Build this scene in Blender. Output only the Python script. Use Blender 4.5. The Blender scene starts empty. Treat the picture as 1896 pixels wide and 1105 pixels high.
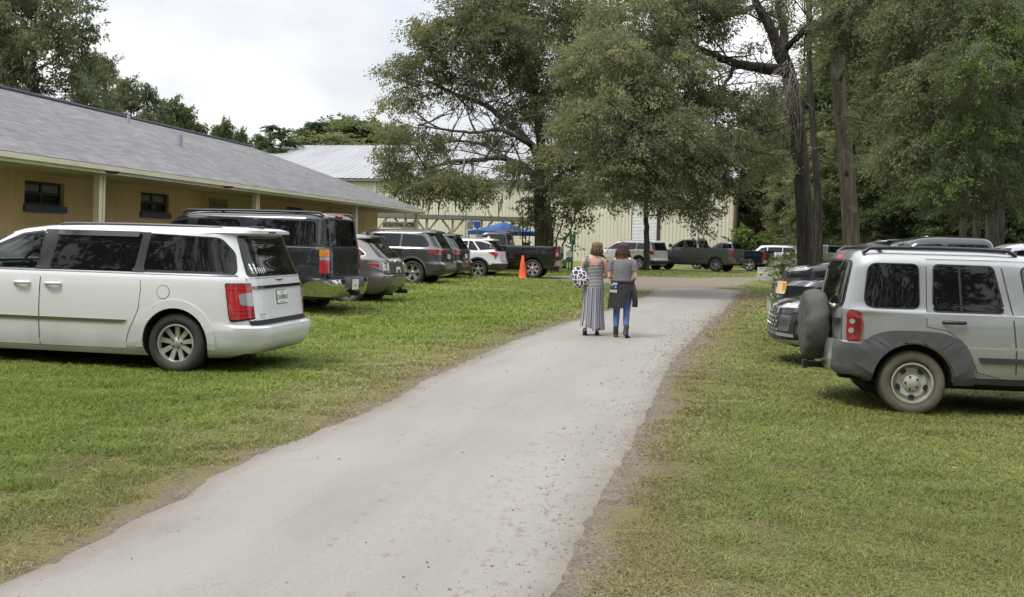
import bpy, bmesh, math, random
import numpy as np
from mathutils import Vector, Matrix
random.seed(7); RNG = np.random.default_rng(11)
PI = math.pi; R = math.radians
scene = bpy.context.scene
COL = scene.collection
# ------------------------------------------------------------------ camera frame
F = 1900.0; CX = 948.0; CY = 446.0; ROLL = 0.027; H = 1.7
CR, SR = math.cos(ROLL), math.sin(ROLL)
def ab(px, py):
    u, v = px - CX, py - CY
    return u*CR + v*SR, -u*SR + v*CR
def gz(x, y):
    t = np.clip((np.asarray(y, dtype=float) - 12.0)/16.0, 0, 1)
    return 0.16*t*t*(3 - 2*t)
def pd(px, py, d):
    a, b = ab(px, py)
    return Vector((a/F*d, d, H - b/F*d))
def at_z(px, py, z):
    a, b = ab(px, py)
    d = (H - z)*F/b
    return Vector((a/F*d, d, z))
def gp(px, py):
    z = 0.0
    for _ in range(12):
        p = at_z(px, py, z); z = float(gz(p.x, p.y))
    return p
def gd(px, d):
    """ground point on pixel column px at depth d"""
    x = (px - CX)/F*d
    z = float(gz(x, d))
    for _ in range(3):
        v = (H - z)/d*F
        a = (px - CX)*CR + (v)*SR
        x = a/F*d
    return Vector((x, d, z))
# ------------------------------------------------------------------ materials
MATS = {}
def mat(name, col=(.5, .5, .5), rough=.6, metal=0., coat=0., spec=.5, **k):
    if name in MATS: return MATS[name]
    m = bpy.data.materials.new(name); m.use_nodes = True
    b = m.node_tree.nodes['Principled BSDF']
    b.inputs['Base Color'].default_value = (*col, 1)
    b.inputs['Roughness'].default_value = rough
    b.inputs['Metallic'].default_value = metal
    b.inputs['Coat Weight'].default_value = coat
    b.inputs['Coat Roughness'].default_value = .04
    b.inputs['Specular IOR Level'].default_value = spec
    MATS[name] = m
    return m
class NT:
    """small node-tree helper"""
    def __init__(s, m):
        s.m = m; s.t = m.node_tree; s.b = s.t.nodes.get('Principled BSDF')
    def n(s, typ, **kw):
        nd = s.t.nodes.new(typ)
        for k, v in kw.items():
            if k.startswith('i_'): nd.inputs[k[2:].replace('_', ' ')].default_value = v
            else: setattr(nd, k, v)
        return nd
    def l(s, a, b): s.t.links.new(a, b)
    def obj(s): return s.n('ShaderNodeTexCoord').outputs['Object']
    def pos(s): return s.n('ShaderNodeNewGeometry').outputs['Position']
    def noise(s, vec, scale, detail=4, rough=.6, stretch=None):
        if stretch:
            mp = s.n('ShaderNodeMapping'); mp.inputs['Scale'].default_value = stretch
            s.l(vec, mp.inputs['Vector']); vec = mp.outputs[0]
        nd = s.n('ShaderNodeTexNoise'); nd.inputs['Scale'].default_value = scale
        nd.inputs['Detail'].default_value = detail; nd.inputs['Roughness'].default_value = rough
        s.l(vec, nd.inputs['Vector']); return nd.outputs['Fac']
    def ramp(s, fac, stops, interp='LINEAR'):
        nd = s.n('ShaderNodeValToRGB'); cr = nd.color_ramp; cr.interpolation = interp
        while len(cr.elements) < len(stops): cr.elements.new(.5)
        for e, (p, c) in zip(cr.elements, stops):
            e.position = p; e.color = (*c, 1) if len(c) == 3 else c
        s.l(fac, nd.inputs['Fac']); return nd.outputs['Color']
    def mask(s, fac, lo, hi):
        nd = s.n('ShaderNodeMapRange'); nd.interpolation_type = 'SMOOTHSTEP'
        nd.inputs['From Min'].default_value = lo; nd.inputs['From Max'].default_value = hi
        s.l(fac, nd.inputs['Value']); return nd.outputs['Result']
    def mix(s, fac, a, b, blend='MIX'):
        nd = s.n('ShaderNodeMix', data_type='RGBA', blend_type=blend)
        for i, v in ((0, fac), (6, a), (7, b)):
            if isinstance(v, (int, float)): nd.inputs[i].default_value = v
            elif isinstance(v, tuple): nd.inputs[i].default_value = (*v, 1)
            else: s.l(v, nd.inputs[i])
        return nd.outputs[2]
    def math(s, op, a, b=0.):
        nd = s.n('ShaderNodeMath', operation=op)
        for i, v in ((0, a), (1, b)):
            if isinstance(v, (int, float)): nd.inputs[i].default_value = v
            else: s.l(v, nd.inputs[i])
        return nd.outputs[0]
    def attr(s, name):
        return s.n('ShaderNodeAttribute', attribute_name=name).outputs['Fac']
    def bump(s, hgt, strength=.3, dist=.02):
        nd = s.n('ShaderNodeBump'); nd.inputs['Strength'].default_value = strength
        nd.inputs['Distance'].default_value = dist
        s.l(hgt, nd.inputs['Height']); s.l(nd.outputs[0], s.b.inputs['Normal'])
    def color(s, c): s.l(c, s.b.inputs['Base Color'])
    def rough(s, c): s.l(c, s.b.inputs['Roughness'])
def noisy(name, c1, c2, scale=4., rough=.8, bump=0., bscale=40., stretch=None, lo=.35, hi=.65, **k):
    if name in MATS: return MATS[name]
    m = mat(name, c1, rough, **k); t = NT(m); p = t.obj()
    f = t.noise(p, scale, 5, .6, stretch)
    t.color(t.ramp(f, [(lo, c1), (hi, c2)]))
    if bump: t.bump(t.noise(p, bscale, 4, .6, stretch), bump, .02)
    return m
# ------------------------------------------------------------------ objects
def tag(o, label=None, cat=None, group=None, kind=None):
    if label: o['label'] = label
    if cat: o['category'] = cat
    if group: o['group'] = group
    if kind: o['kind'] = kind
    return o
def empty(name, loc=(0, 0, 0), rz=0., label=None, cat=None, group=None):
    o = bpy.data.objects.new(name, None); COL.objects.link(o)
    o.location = loc; o.rotation_euler = (0, 0, rz); o.empty_display_size = .2
    return tag(o, label, cat, group)
def link_mesh(name, me, mats, parent=None, smooth=None):
    o = bpy.data.objects.new(name, me); COL.objects.link(o)
    if not isinstance(mats, (list, tuple)): mats = [mats]
    for m in mats: me.materials.append(m)
    if parent is not None: o.parent = parent
    if smooth is not None:
        me.polygons.foreach_set('use_smooth', [True]*len(me.polygons))
        if smooth < 170: me.set_sharp_from_angle(angle=R(smooth))
    return o
def ob(name, bm, mats, parent=None, smooth=None, loc=None, recalc=True):
    if recalc: bmesh.ops.recalc_face_normals(bm, faces=bm.faces[:])
    me = bpy.data.meshes.new(name); bm.to_mesh(me); bm.free()
    o = link_mesh(name, me, mats, parent, smooth)
    if loc is not None: o.location = loc
    return o
def np_mesh(name, V, faces4=None, faces3=None, attrs=None):
    """mesh from numpy arrays: quads then triangles"""
    me = bpy.data.meshes.new(name)
    n4 = 0 if faces4 is None else len(faces4); n3 = 0 if faces3 is None else len(faces3)
    me.vertices.add(len(V)); me.vertices.foreach_set('co', np.ascontiguousarray(V, dtype=np.float32).ravel())
    idx = np.concatenate([np.asarray(f, dtype=np.int32).ravel() for f in (faces4, faces3) if f is not None and len(f)])
    me.loops.add(len(idx)); me.loops.foreach_set('vertex_index', idx)
    me.polygons.add(n4 + n3)
    st = np.concatenate([np.arange(n4, dtype=np.int32)*4, n4*4 + np.arange(n3, dtype=np.int32)*3])
    me.polygons.foreach_set('loop_start', st)
    me.update(calc_edges=True)
    for k, a in (attrs or {}).items():
        at = me.attributes.new(k, 'FLOAT', 'POINT'); at.data.foreach_set('value', np.ascontiguousarray(a, dtype=np.float32))
    return me
def box(bm, lo, hi, mi=0, M=None, bevel=0.):
    (x0, y0, z0), (x1, y1, z1) = lo, hi
    vs = [bm.verts.new(p) for p in ((x0,y0,z0),(x1,y0,z0),(x1,y1,z0),(x0,y1,z0),(x0,y0,z1),(x1,y0,z1),(x1,y1,z1),(x0,y1,z1))]
    fs = [bm.faces.new([vs[i] for i in q]) for q in ((0,3,2,1),(4,5,6,7),(0,1,5,4),(1,2,6,5),(2,3,7,6),(3,0,4,7))]
    for f in fs: f.material_index = mi
    if bevel:
        es = list({e for f in fs for e in f.edges})
        r = bmesh.ops.bevel(bm, geom=es, offset=bevel, segments=2, affect='EDGES', profile=.5)
        vs = list({v for f in r['faces'] for v in f.verts} | {v for v in vs if v.is_valid})
        for f in r['faces']: f.material_index = mi
    if M is not None:
        for v in vs: v.co = M @ v.co
    return vs
def bar(bm, a, b, w, h, mi=0, up=Vector((0, 0, 1))):
    """rectangular bar from a to b"""
    a, b = Vector(a), Vector(b); d = (b - a); L = d.length; d.normalize()
    s = d.cross(up)
    if s.length < 1e-4: s = d.cross(Vector((1, 0, 0)))
    s.normalize(); u = s.cross(d)
    M = Matrix((( *s, 0), (*d, 0), (*u, 0), (0, 0, 0, 1))).transposed()
    M = Matrix.Translation(a) @ M
    return box(bm, (-w/2, 0, -h/2), (w/2, L, h/2), mi, M)
def tube(bm, pts, rad, seg=8, mi=0, cap=True):
    pts = [Vector(p) for p in pts]
    rad = rad if isinstance(rad, (list, tuple)) else [rad]*len(pts)
    rings = []; ref = Vector((0, 0, 1))
    d0 = (pts[1] - pts[0]).normalized()
    if abs(d0.dot(ref)) > .95: ref = Vector((0, 1, 0))
    s = d0.cross(ref).normalized()
    for i, p in enumerate(pts):
        d = (pts[min(i+1, len(pts)-1)] - pts[max(i-1, 0)]).normalized()
        s = (s - d*s.dot(d)).normalized(); u = d.cross(s)
        rings.append([bm.verts.new(p + (s*math.cos(2*PI*k/seg) + u*math.sin(2*PI*k/seg))*rad[i]) for k in range(seg)])
    for A, B in zip(rings, rings[1:]):
        for k in range(seg):
            f = bm.faces.new((A[k], A[(k+1) % seg], B[(k+1) % seg], B[k])); f.material_index = mi; f.smooth = True
    if cap:
        for r_ in (rings[0], rings[-1]):
            try: bm.faces.new(r_).material_index = mi
            except ValueError: pass
    return rings
def lathe(bm, prof, seg=32, mi=0, axis='Y', M=None):
    """prof: (radius, along axis)"""
    rings = []
    for r_, h in prof:
        ring = []
        for k in range(seg):
            c, s = math.cos(2*PI*k/seg)*r_, math.sin(2*PI*k/seg)*r_
            p = Vector((c, h, s)) if axis == 'Y' else Vector((c, s, h))
            ring.append(bm.verts.new(M @ p if M is not None else p))
        rings.append(ring)
    for A, B in zip(rings, rings[1:]):
        for k in range(seg):
            f = bm.faces.new((A[k], A[(k+1) % seg], B[(k+1) % seg], B[k])); f.material_index = mi; f.smooth = True
    return rings
def cap(bm, ring, mi=0):
    f = bm.faces.new(ring); f.material_index = mi; return f
def blob_mesh(bm, c, r, seg=12, mi=0):
    res = bmesh.ops.create_uvsphere(bm, u_segments=seg, v_segments=max(6, seg*2//3), radius=1)
    for v in res['verts']: v.co = Vector((v.co.x*r[0] + c[0], v.co.y*r[1] + c[1], v.co.z*r[2] + c[2]))
    for f in {f for v in res['verts'] for f in v.link_faces}: f.smooth = True; f.material_index = mi
def text_mesh(s, size, align='CENTER', extrude=0., offset=0.):
    cu = bpy.data.curves.new('lettering', 'FONT'); cu.body = s; cu.size = size
    cu.align_x = align; cu.align_y = 'CENTER'; cu.extrude = extrude; cu.resolution_u = 2; cu.offset = offset
    o = bpy.data.objects.new('lettering', cu); COL.objects.link(o)
    bpy.context.view_layer.update()
    dg = bpy.context.evaluated_depsgraph_get()
    me = bpy.data.meshes.new_from_object(o.evaluated_get(dg))
    bpy.data.objects.remove(o); bpy.data.curves.remove(cu)
    me.materials.clear()
    return me
def dup(root, loc=None, rz=None, label=None, group=None, scale=None):
    r = root.copy(); COL.objects.link(r)
    if loc is not None: r.location = loc
    if rz is not None: r.rotation_euler = (0, 0, rz)
    if scale is not None: r.scale = scale if isinstance(scale, (tuple, list)) else (scale,)*3
    if label: r['label'] = label
    if group: r['group'] = group
    for ch in list(root.children):
        c = ch.copy(); COL.objects.link(c); c.parent = r
        for g in list(ch.children):
            q = g.copy(); COL.objects.link(q); q.parent = c
    return r
def applied(o):
    """mesh of o with its modifiers applied"""
    bpy.context.view_layer.update()
    dg = bpy.context.evaluated_depsgraph_get()
    return bpy.data.meshes.new_from_object(o.evaluated_get(dg))
# ------------------------------------------------------------------ camera, world, sun
cam = bpy.data.cameras.new('camera'); cam.sensor_width = 36; cam.lens = 36*F/1896
cam.clip_end = 3000; cam.clip_start = .05
cam.shift_y = -(1105/2 - CY)/1896
co = bpy.data.objects.new('camera', cam); COL.objects.link(co)
co.matrix_world = Matrix(((CR, -SR, 0, 0), (0, 0, -1, 0), (SR, CR, 0, H), (0, 0, 0, 1)))
scene.camera = co
scene.view_settings.view_transform = 'Standard'; scene.view_settings.look = 'None'
scene.view_settings.exposure = EXPOSURE = 0.80; scene.view_settings.gamma = 1
SUN_EL, SUN_AZ = 58., -125.      # azimuth: degrees clockwise from +Y (behind, to the west)
w = bpy.data.worlds.new('World'); scene.world = w; w.use_nodes = True
wt = NT(w); nt = w.node_tree; bg = nt.nodes['Background']
sky = nt.nodes.new('ShaderNodeTexSky'); sky.sky_type = 'NISHITA'; sky.sun_disc = False
sky.sun_elevation = R(SUN_EL); sky.sun_rotation = R(SUN_AZ); sky.dust_density = 2.; sky.air_density = 1.
tc = nt.nodes.new('ShaderNodeTexCoord')
mp = nt.nodes.new('ShaderNodeMapping'); mp.inputs['Scale'].default_value = (1, 1, 2.2); mp.inputs['Location'].default_value = (.35, .1, .3)
nt.links.new(tc.outputs['Generated'], mp.inputs['Vector'])
n1 = wt.noise(mp.outputs[0], 2.6, 7, .55)
cl = wt.ramp(n1, [(.36, (5.9, 6.2, 6.75)), (.47, (7.1, 7.3, 7.6)), (.57, (9.0, 9.0, 8.95))])
# an overcast sky is brighter towards the zenith
sz = nt.nodes.new('ShaderNodeSeparateXYZ'); nt.links.new(tc.outputs['Generated'], sz.inputs[0])
zf = wt.math('ADD', wt.math('MULTIPLY', wt.math('MAXIMUM', sz.outputs[2], 0.), 1.10), .585)
cl = wt.mix(1., cl, zf, 'MULTIPLY')
n2 = wt.noise(mp.outputs[0], 1.5, 4, .5)
cov = wt.mask(n2, .25, .42)
nt.links.new(wt.mix(wt.math('ADD', wt.math('MULTIPLY', cov, .25), .72), sky.outputs[0], cl), bg.inputs['Color'])
bg.inputs['Strength'].default_value = .1
sl = bpy.data.lights.new('sun', 'SUN'); sl.energy = 1.5; sl.angle = R(14); sl.color = (1, .95, .87)
so = bpy.data.objects.new('sun', sl); COL.objects.link(so)
el, az = R(SUN_EL), R(SUN_AZ)
sd = Vector((math.sin(az)*math.cos(el), math.cos(az)*math.cos(el), math.sin(el)))
so.rotation_euler = sd.to_track_quat('Z', 'Y').to_euler(); so.location = (0, 0, 40)
# ------------------------------------------------------------------ road outline
EL = [(0,1075),(82,1038),(219,965),(320,920),(411,874),(516,828),(594,796),(700,748),(800,696),(868,662),(937,634),(1005,609),(1030,602),(1125,574),(1174,556),(1205,544),(1216,531)]
ER = [(1033,1105),(1083,993),(1120,910),(1156,842),(1188,778),(1211,732),(1238,687),(1266,650),(1307,605),(1340,575),(1362,552),(1374,538),(1368,528)]
PL = np.array([gp(*p)[:2] for p in EL]); PR = np.array([gp(*p)[:2] for p in ER])
def back(P, y):
    t = P[0] - P[1]; t = t*(y - P[0][1])/t[1]
    return np.vstack([P[0] + t, P])
dirv = np.array([.20, .98])
PL = np.vstack([PL[0] - dirv*30, PL]); PR = np.vstack([PR[0] - dirv*30, PR])
def resample(P, ys):
    return np.interp(ys, P[:, 1], P[:, 0])
YEND = min(PL[-1][1], PR[-1][1])
def edge_x(y):
    return np.interp(y, PL[:, 1], PL[:, 0]), np.interp(y, PR[:, 1], PR[:, 0])
def road_dist(X, Y):
    """signed distance outside the road: negative on it; second value is 1 on its right side"""
    xl, xr_ = edge_x(Y)
    d = np.maximum(xl - X, X - xr_)*.97
    d = np.maximum(d, (Y - YEND)*1.0)
    return d, (X > (xl + xr_)/2)
def vnoise(X, Y, s, seed=0):
    """cheap value noise"""
    r = np.random.default_rng(seed).random((64, 64))
    x = np.asarray(X)/s + 1000.3; y = np.asarray(Y)/s + 1000.7
    i, j = np.floor(x).astype(int), np.floor(y).astype(int); fx, fy = x - i, y - j
    fx = fx*fx*(3 - 2*fx); fy = fy*fy*(3 - 2*fy)
    g = lambda a, b: r[a % 64, b % 64]
    return (g(i, j)*(1-fx) + g(i+1, j)*fx)*(1-fy) + (g(i, j+1)*(1-fx) + g(i+1, j+1)*fx)*fy
# the junction of bare earth beyond the road
TRACK = [gp(*p)[:2] for p in ((1120,527),(1160,533),(1215,539),(1300,537),(1372,530),(1400,520),(1470,520),(1560,523),(1700,529),(1700,521),(1560,515),(1440,513),(1380,513),(1300,514),(1200,512),(1130,510),(1040,511),(960,514),(960,517),(1060,519))]
def poly_dist(P, X, Y):
    P = np.array(P); n = len(P); X = np.asarray(X, float); Y = np.asarray(Y, float)
    best = np.full(X.shape, 1e9); ins = np.zeros(X.shape, bool)
    for k in range(n):
        a, b = P[k], P[(k+1) % n]; e = b - a
        t = np.clip(((X-a[0])*e[0] + (Y-a[1])*e[1])/(e@e), 0, 1)
        best = np.minimum(best, np.hypot(X - a[0] - t*e[0], Y - a[1] - t*e[1]))
        c = (a[1] > Y) != (b[1] > Y)
        with np.errstate(divide='ignore', invalid='ignore'):
            ins ^= c & (X < (b[0]-a[0])*(Y-a[1])/(b[1]-a[1] if b[1] != a[1] else 1e-9) + a[0])
    return np.where(ins, -best, best)
# ------------------------------------------------------------------ ground
ys = np.concatenate([np.linspace(-60, 0, 20), np.arange(.3, 16, .14), np.geomspace(16, 120, 150)[0:], np.linspace(125, 420, 25)])
us = np.concatenate([np.linspace(-6, -1.02, 18), np.linspace(-1, 1, 220), np.linspace(1.02, 6, 18)])
YY = np.repeat(ys[:, None], len(us), 1)
XX = us[None, :]*(np.abs(YY)*.62 + 3.2)
dist, rside = road_dist(XX, YY)
trk = poly_dist(TRACK, XX, YY)
ZZ = gz(XX, YY) + .012*(vnoise(XX, YY, .5, 3) - .6)*np.clip(dist*2, 0, 1) + .05*(vnoise(XX, YY, 3.1, 4) - .5)*np.clip(dist - .6, 0, 1)
ZZ = np.where(dist < .12, gz(XX, YY), ZZ); ZZ = np.where(dist < -.10, gz(XX, YY) - .03, ZZ)
def grid_faces(nr, nc):
    i = np.arange(nr*nc).reshape(nr, nc)
    return np.stack([i[:-1, :-1], i[:-1, 1:], i[1:, 1:], i[1:, :-1]], -1).reshape(-1, 4)
def ground_z(x, y):
    return float(gz(x, y))
gm = mat('lawn_ground', (.1, .13, .03), .95, spec=.15); t = NT(gm); p = t.pos()
ed = t.attr('edge'); sd_ = t.attr('side'); tr = t.attr('track')
na = t.noise(p, .45, 5, .6); nb = t.noise(p, 6., 6, .7); nc_ = t.noise(p, 38., 5, .7)
lush = t.ramp(nb, [(.3, (.085, .11, .026)), (.55, (.13, .165, .038)), (.75, (.18, .20, .06))])
dull = t.ramp(nb, [(.3, (.085, .10, .035)), (.55, (.13, .14, .05)), (.75, (.19, .18, .085))])
g0 = t.mix(sd_, lush, dull)
g0 = t.mix(t.math('MULTIPLY', t.mask(na, .45, .65), .45), g0, (.17, .17, .05))
dry = t.ramp(nb, [(.3, (.10, .09, .04)), (.6, (.15, .13, .065)), (.8, (.19, .16, .09))])
e2 = t.math('ADD', ed, t.math('MULTIPLY', t.math('SUBTRACT', nb, .5), 1.1))
e2 = t.math('ADD', e2, t.math('MULTIPLY', t.math('SUBTRACT', na, .5), 1.1))
g1 = t.mix(t.mask(e2, .85, .05), g0, dry)
soil = t.ramp(t.math('ADD', t.math('MULTIPLY', nc_, .5), t.math('MULTIPLY', nb, .5)), [(.34, (.085, .070, .053)), (.52, (.155, .134, .108)), (.68, (.23, .208, .178))])
e3 = t.math('SUBTRACT', e2, t.math('MULTIPLY', t.mask(sd_, .3, .9), .16))
g2 = t.mix(t.mask(e3, .20, -.05), g1, soil)
tn = t.math('ADD', tr, t.math('MULTIPLY', t.math('SUBTRACT', na, .5), 2.4))
earth = t.ramp(nb, [(.3, (.15, .13, .10)), (.6, (.22, .197, .16)), (.8, (.29, .27, .23))])
g2 = t.mix(t.mask(tn, .5, -.4), g2, earth)
sh = t.attr('litter')
litter = t.ramp(nb, [(.3, (.055, .042, .028)), (.6, (.11, .085, .055)), (.8, (.17, .14, .09))])
g2 = t.mix(t.mask(t.math('ADD', sh, t.math('MULTIPLY', t.math('SUBTRACT', na, .5), .9)), .35, .7), g2, litter)
nd_ = t.noise(p, 150, 3, .7)
t.color(t.mix(.75, g2, t.ramp(t.math('ADD', t.math('MULTIPLY', nc_, .5), t.math('MULTIPLY', nd_, .5)), [(.36, (.45, .42, .38)), (.5, (.95, .95, .95)), (.64, (1.5, 1.45, 1.3))]), 'MULTIPLY'))
t.bump(t.math('ADD', nb, nc_), .5, .03)
lit = np.clip((YY - 33)/10, 0, 1)*np.clip((XX - (9 + (YY - 33)*.28))/5, 0, 1)
me = np_mesh('ground', np.stack([XX, YY, ZZ], -1).reshape(-1, 3), grid_faces(*XX.shape),
             attrs={'edge': dist.ravel(), 'side': np.clip((XX - edge_x(YY)[0])/3, 0, 1).ravel(), 'track': trk.ravel(), 'litter': lit.ravel()})
ground = link_mesh('ground', me, gm, None, 180); tag(ground, 'mown green lawn with worn brown edges beside the pale road', 'lawn', kind='structure')
# ------------------------------------------------------------------ road
ry = np.concatenate([np.linspace(-28, .4, 60), np.arange(.45, 14, .05), np.arange(14, YEND, .12)])
xl, xr_ = edge_x(ry)
jl = (vnoise(ry, ry*0, .35, 21) - .5)*.07 + (vnoise(ry, ry*0, .09, 22) - .5)*.05 + (vnoise(ry, ry*0, 1.6, 23)-.5)*.18
jr = (vnoise(ry, ry*0, .21, 31) - .5)*.05 + (vnoise(ry, ry*0, .07, 32) - .5)*.03 + (vnoise(ry, ry*0, 2.3, 33)-.5)*.25
endf = np.clip((YEND - ry)/1.6, 0, 1)**.5
mid = (xl + xr_)/2
xl2 = mid + (xl - .05 + jl - mid)*endf; xr2 = mid + (xr_ + .05 + jr - mid)*endf
NC = 15; tt = np.linspace(0, 1, NC)
RX = xl2[:, None]*(1 - tt) + xr2[:, None]*tt; RY = np.repeat(ry[:, None], NC, 1)
RZ = gz(RX, RY) - .005 + .024*np.clip(1 - np.abs(2*tt - 1)**3, 0, 1)[None, :]
rm = mat('worn_pavement', (.4, .39, .37), .92, spec=.2); t = NT(rm); p = t.pos()
lane = t.attr('across')
mpn = t.n('ShaderNodeMapping'); mpn.inputs['Rotation'].default_value = (0, 0, R(11.6)); t.l(p, mpn.inputs['Vector']); q = mpn.outputs[0]
n_s = t.noise(q, 1.1, 6, .6, (1.6, .22, 1)); n_f = t.noise(p, 85, 6, .85); n_m = t.noise(q, 3.5, 6, .7, (1, .4, 1)); n_l = t.noise(p, .5, 3, .5)
c = t.ramp(n_s, [(.28, (.218, .205, .191)), (.5, (.250, .236, .220)), (.72, (.278, .264, .247))])
c = t.mix(t.mask(n_l, .45, .7), c, (.262, .248, .232))
c = t.mix(.5, c, t.ramp(n_f, [(.3, (.45, .44, .42)), (.5, (.96, .96, .96)), (.68, (1.3, 1.3, 1.28))]), 'MULTIPLY')
# mud and leaf crumbs trodden into the surface, mostly towards the right edge
cr_ = t.math('MULTIPLY', t.mask(t.noise(q, 13., 7, .8, (1, .6, 1)), .53, .61), t.mask(t.math('ADD', lane, t.math('MULTIPLY', t.math('SUBTRACT', n_s, .5), 1.3)), .60, .93))
c = t.mix(t.math('MULTIPLY', cr_, .5), c, (.12, .093, .07))
foot = t.math('MULTIPLY', t.mask(t.noise(q, 7.5, 6, .75, (1, .7, 1)), .58, .63), t.mask(t.noise(q, .7, 3, .5, (3, .25, 1)), .54, .6))
c = t.mix(t.math('MULTIPLY', foot, .5), c, (.15, .112, .09))
ej = t.math('ADD', t.attr('rim'), t.math('MULTIPLY', t.math('SUBTRACT', n_m, .5), .5))
tyre = t.math('ADD', t.mask(t.math('ABSOLUTE', t.math('SUBTRACT', lane, .27)), .13, .02), t.mask(t.math('ABSOLUTE', t.math('SUBTRACT', lane, .74)), .13, .02))
c = t.mix(t.math('MULTIPLY', t.math('MULTIPLY', tyre, t.mask(n_l, .35, .6)), .22), c, (.31, .293, .272))
crk = t.n('ShaderNodeTexVoronoi', feature='DISTANCE_TO_EDGE'); crk.inputs['Scale'].default_value = .55
wob = t.n('ShaderNodeMix', data_type='RGBA'); wob.inputs[0].default_value = .12; t.l(p, wob.inputs[6]); nz = t.n('ShaderNodeTexNoise'); nz.inputs['Scale'].default_value = 2.5; nz.inputs['Detail'].default_value = 5; t.l(p, nz.inputs['Vector']); t.l(nz.outputs['Color'], wob.inputs[7]); t.l(wob.outputs[2], crk.inputs['Vector'])
c = t.mix(t.math('MULTIPLY', t.math('MULTIPLY', t.mask(crk.outputs['Distance'], .006, .002), t.mask(n_s, .52, .64)), .2), c, (.15, .135, .12))
c = t.mix(t.math('MULTIPLY', t.mask(ej, .40, -.06), .85), c, (.155, .130, .103))
t.color(c); t.bump(t.math('ADD', n_f, n_m), .25, .012)
rim = np.minimum(RX - xl2[:, None], xr2[:, None] - RX)
me = np_mesh('road', np.stack([RX, RY, RZ], -1).reshape(-1, 3), grid_faces(*RX.shape), attrs={'across': np.repeat(tt[None], len(ry), 0).ravel(), 'rim': rim.ravel()})
road = link_mesh('road', me, rm, None, 180); tag(road, 'narrow pale worn road running up to the junction', 'road', kind='structure')
# ------------------------------------------------------------------ long low building
def face(bm, pts, mi=0):
    f = bm.faces.new([bm.verts.new(p) for p in pts]); f.material_index = mi; return f
ZE = 2.95
E0 = at_z(0, 277, ZE); E1 = at_z(786, 389, ZE)
ax = Vector((E1.x - E0.x, E1.y - E0.y, 0)).normalized(); nl = Vector((-ax.y, ax.x, 0))   # nl points away from the road
BT = Matrix((( *ax, 0), (*nl, 0), (0, 0, 1, 0), (0, 0, 0, 1))).transposed(); BT = Matrix.Translation((E1.x, E1.y, 0)) @ BT
brz = math.atan2(ax.y, ax.x)
# local frame: x along the axis (0 at the far eave end, negative towards us), y away from the road, z up
def bl(px, py, y=None, z=None):
    """local point where pixel ray meets plane y=const"""
    o = Vector((0, 0, H)); d = pd(px, py, 1) - o
    Mi = BT.inverted(); o2 = Mi @ o; d2 = Mi.to_3x3() @ d
    k = (y - o2.y)/d2.y if y is not None else (z - o2.z)/d2.z
    return o2 + d2*k
PORCH = 1.6; X0 = -62.; ZS = 2.78
rz_ = None
wallend = bl(699, 400, y=PORCH).x
# ridge: distance from eave so that it passes through the photographed ridge line
best = min(((abs((bl(0, 163, y=yy).z) - (ZE + yy*.36)), yy) for yy in np.linspace(3, 14, 200)))
RW = best[1]; RZt = bl(0, 163, y=RW).z; hipx = bl(463, 268, y=RW).x
print('long building: eave', E0, E1, 'ridge y', RW, 'z', RZt, 'hip x', hipx, 'wallend', wallend)
long_b = empty('long_building', (E1.x, E1.y, 0), brz, 'long tan building with a deep grey shingle roof over an open porch', 'building')
base = float(gz(0, 40)) - .05
stucco = noisy('tan_stucco', (.53, .385, .18), (.60, .45, .22), .7, .9, .25, 60)
t = NT(stucco); p = t.obj(); c0 = stucco.node_tree.nodes['Principled BSDF'].inputs['Base Color'].links[0].from_socket
blk = t.n('ShaderNodeTexBrick'); mpb = t.n('ShaderNodeMapping'); mpb.inputs['Rotation'].default_value = (R(90), 0, 0); t.l(p, mpb.inputs['Vector']); t.l(mpb.outputs[0], blk.inputs['Vector'])
for k_, v_ in (('Scale', 1.), ('Brick Width', .4), ('Row Height', .2), ('Mortar Size', .006)): blk.inputs[k_].default_value = v_
c1 = t.mix(t.math('MULTIPLY', blk.outputs['Fac'], .22), c0, (.20, .15, .07))
zz = t.n('ShaderNodeSeparateXYZ'); t.l(p, zz.inputs[0])
stn = t.math('MULTIPLY', t.mask(t.noise(p, 1.6, 6, .7, (1, 1, .3)), .5, .72), .35)
t.color(t.mix(t.math('MAXIMUM', stn, t.math('MULTIPLY', t.mask(zz.outputs[2], .7, .15), .4)), c1, (.19, .15, .08)))
shing = mat('grey_shingles', (.2, .2, .22), .9, spec=.25); t = NT(shing); p = t.obj()
bk = t.n('ShaderNodeTexBrick'); bk.inputs['Scale'].default_value = 1; bk.offset = .37; bk.inputs['Brick Width'].default_value = .33; bk.inputs['Row Height'].default_value = .145
bk.inputs['Mortar Size'].default_value = .008; bk.inputs['Color1'].default_value = (.15, .15, .157, 1); bk.inputs['Color2'].default_value = (.225, .225, .234, 1); bk.inputs['Mortar'].default_value = (.10, .10, .107, 1); bk.inputs['Bias'].default_value = -.1
t.l(p, bk.inputs['Vector'])
c = t.mix(.6, bk.outputs[0], t.ramp(t.noise(p, .5, 6, .65, (.5, 1.5, 1)), [(.3, (.7, .7, .72)), (.7, (1.12, 1.12, 1.12))]), 'MULTIPLY')
c = t.mix(.5, c, t.ramp(t.noise(p, 70, 3, .8), [(.3, (.6, .6, .6)), (.7, (1.2, 1.2, 1.2))]), 'MULTIPLY')
t.color(c); t.bump(bk.outputs['Fac'], -.35, .02)
cream = noisy('cream_trim', (.56, .53, .38), (.64, .61, .47), 2., .6)
soff = noisy('porch_soffit', (.5, .46, .30), (.56, .52, .35), 1.2, .85)
bm = bmesh.new()                                                   # wall: front with openings, far end, back
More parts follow.
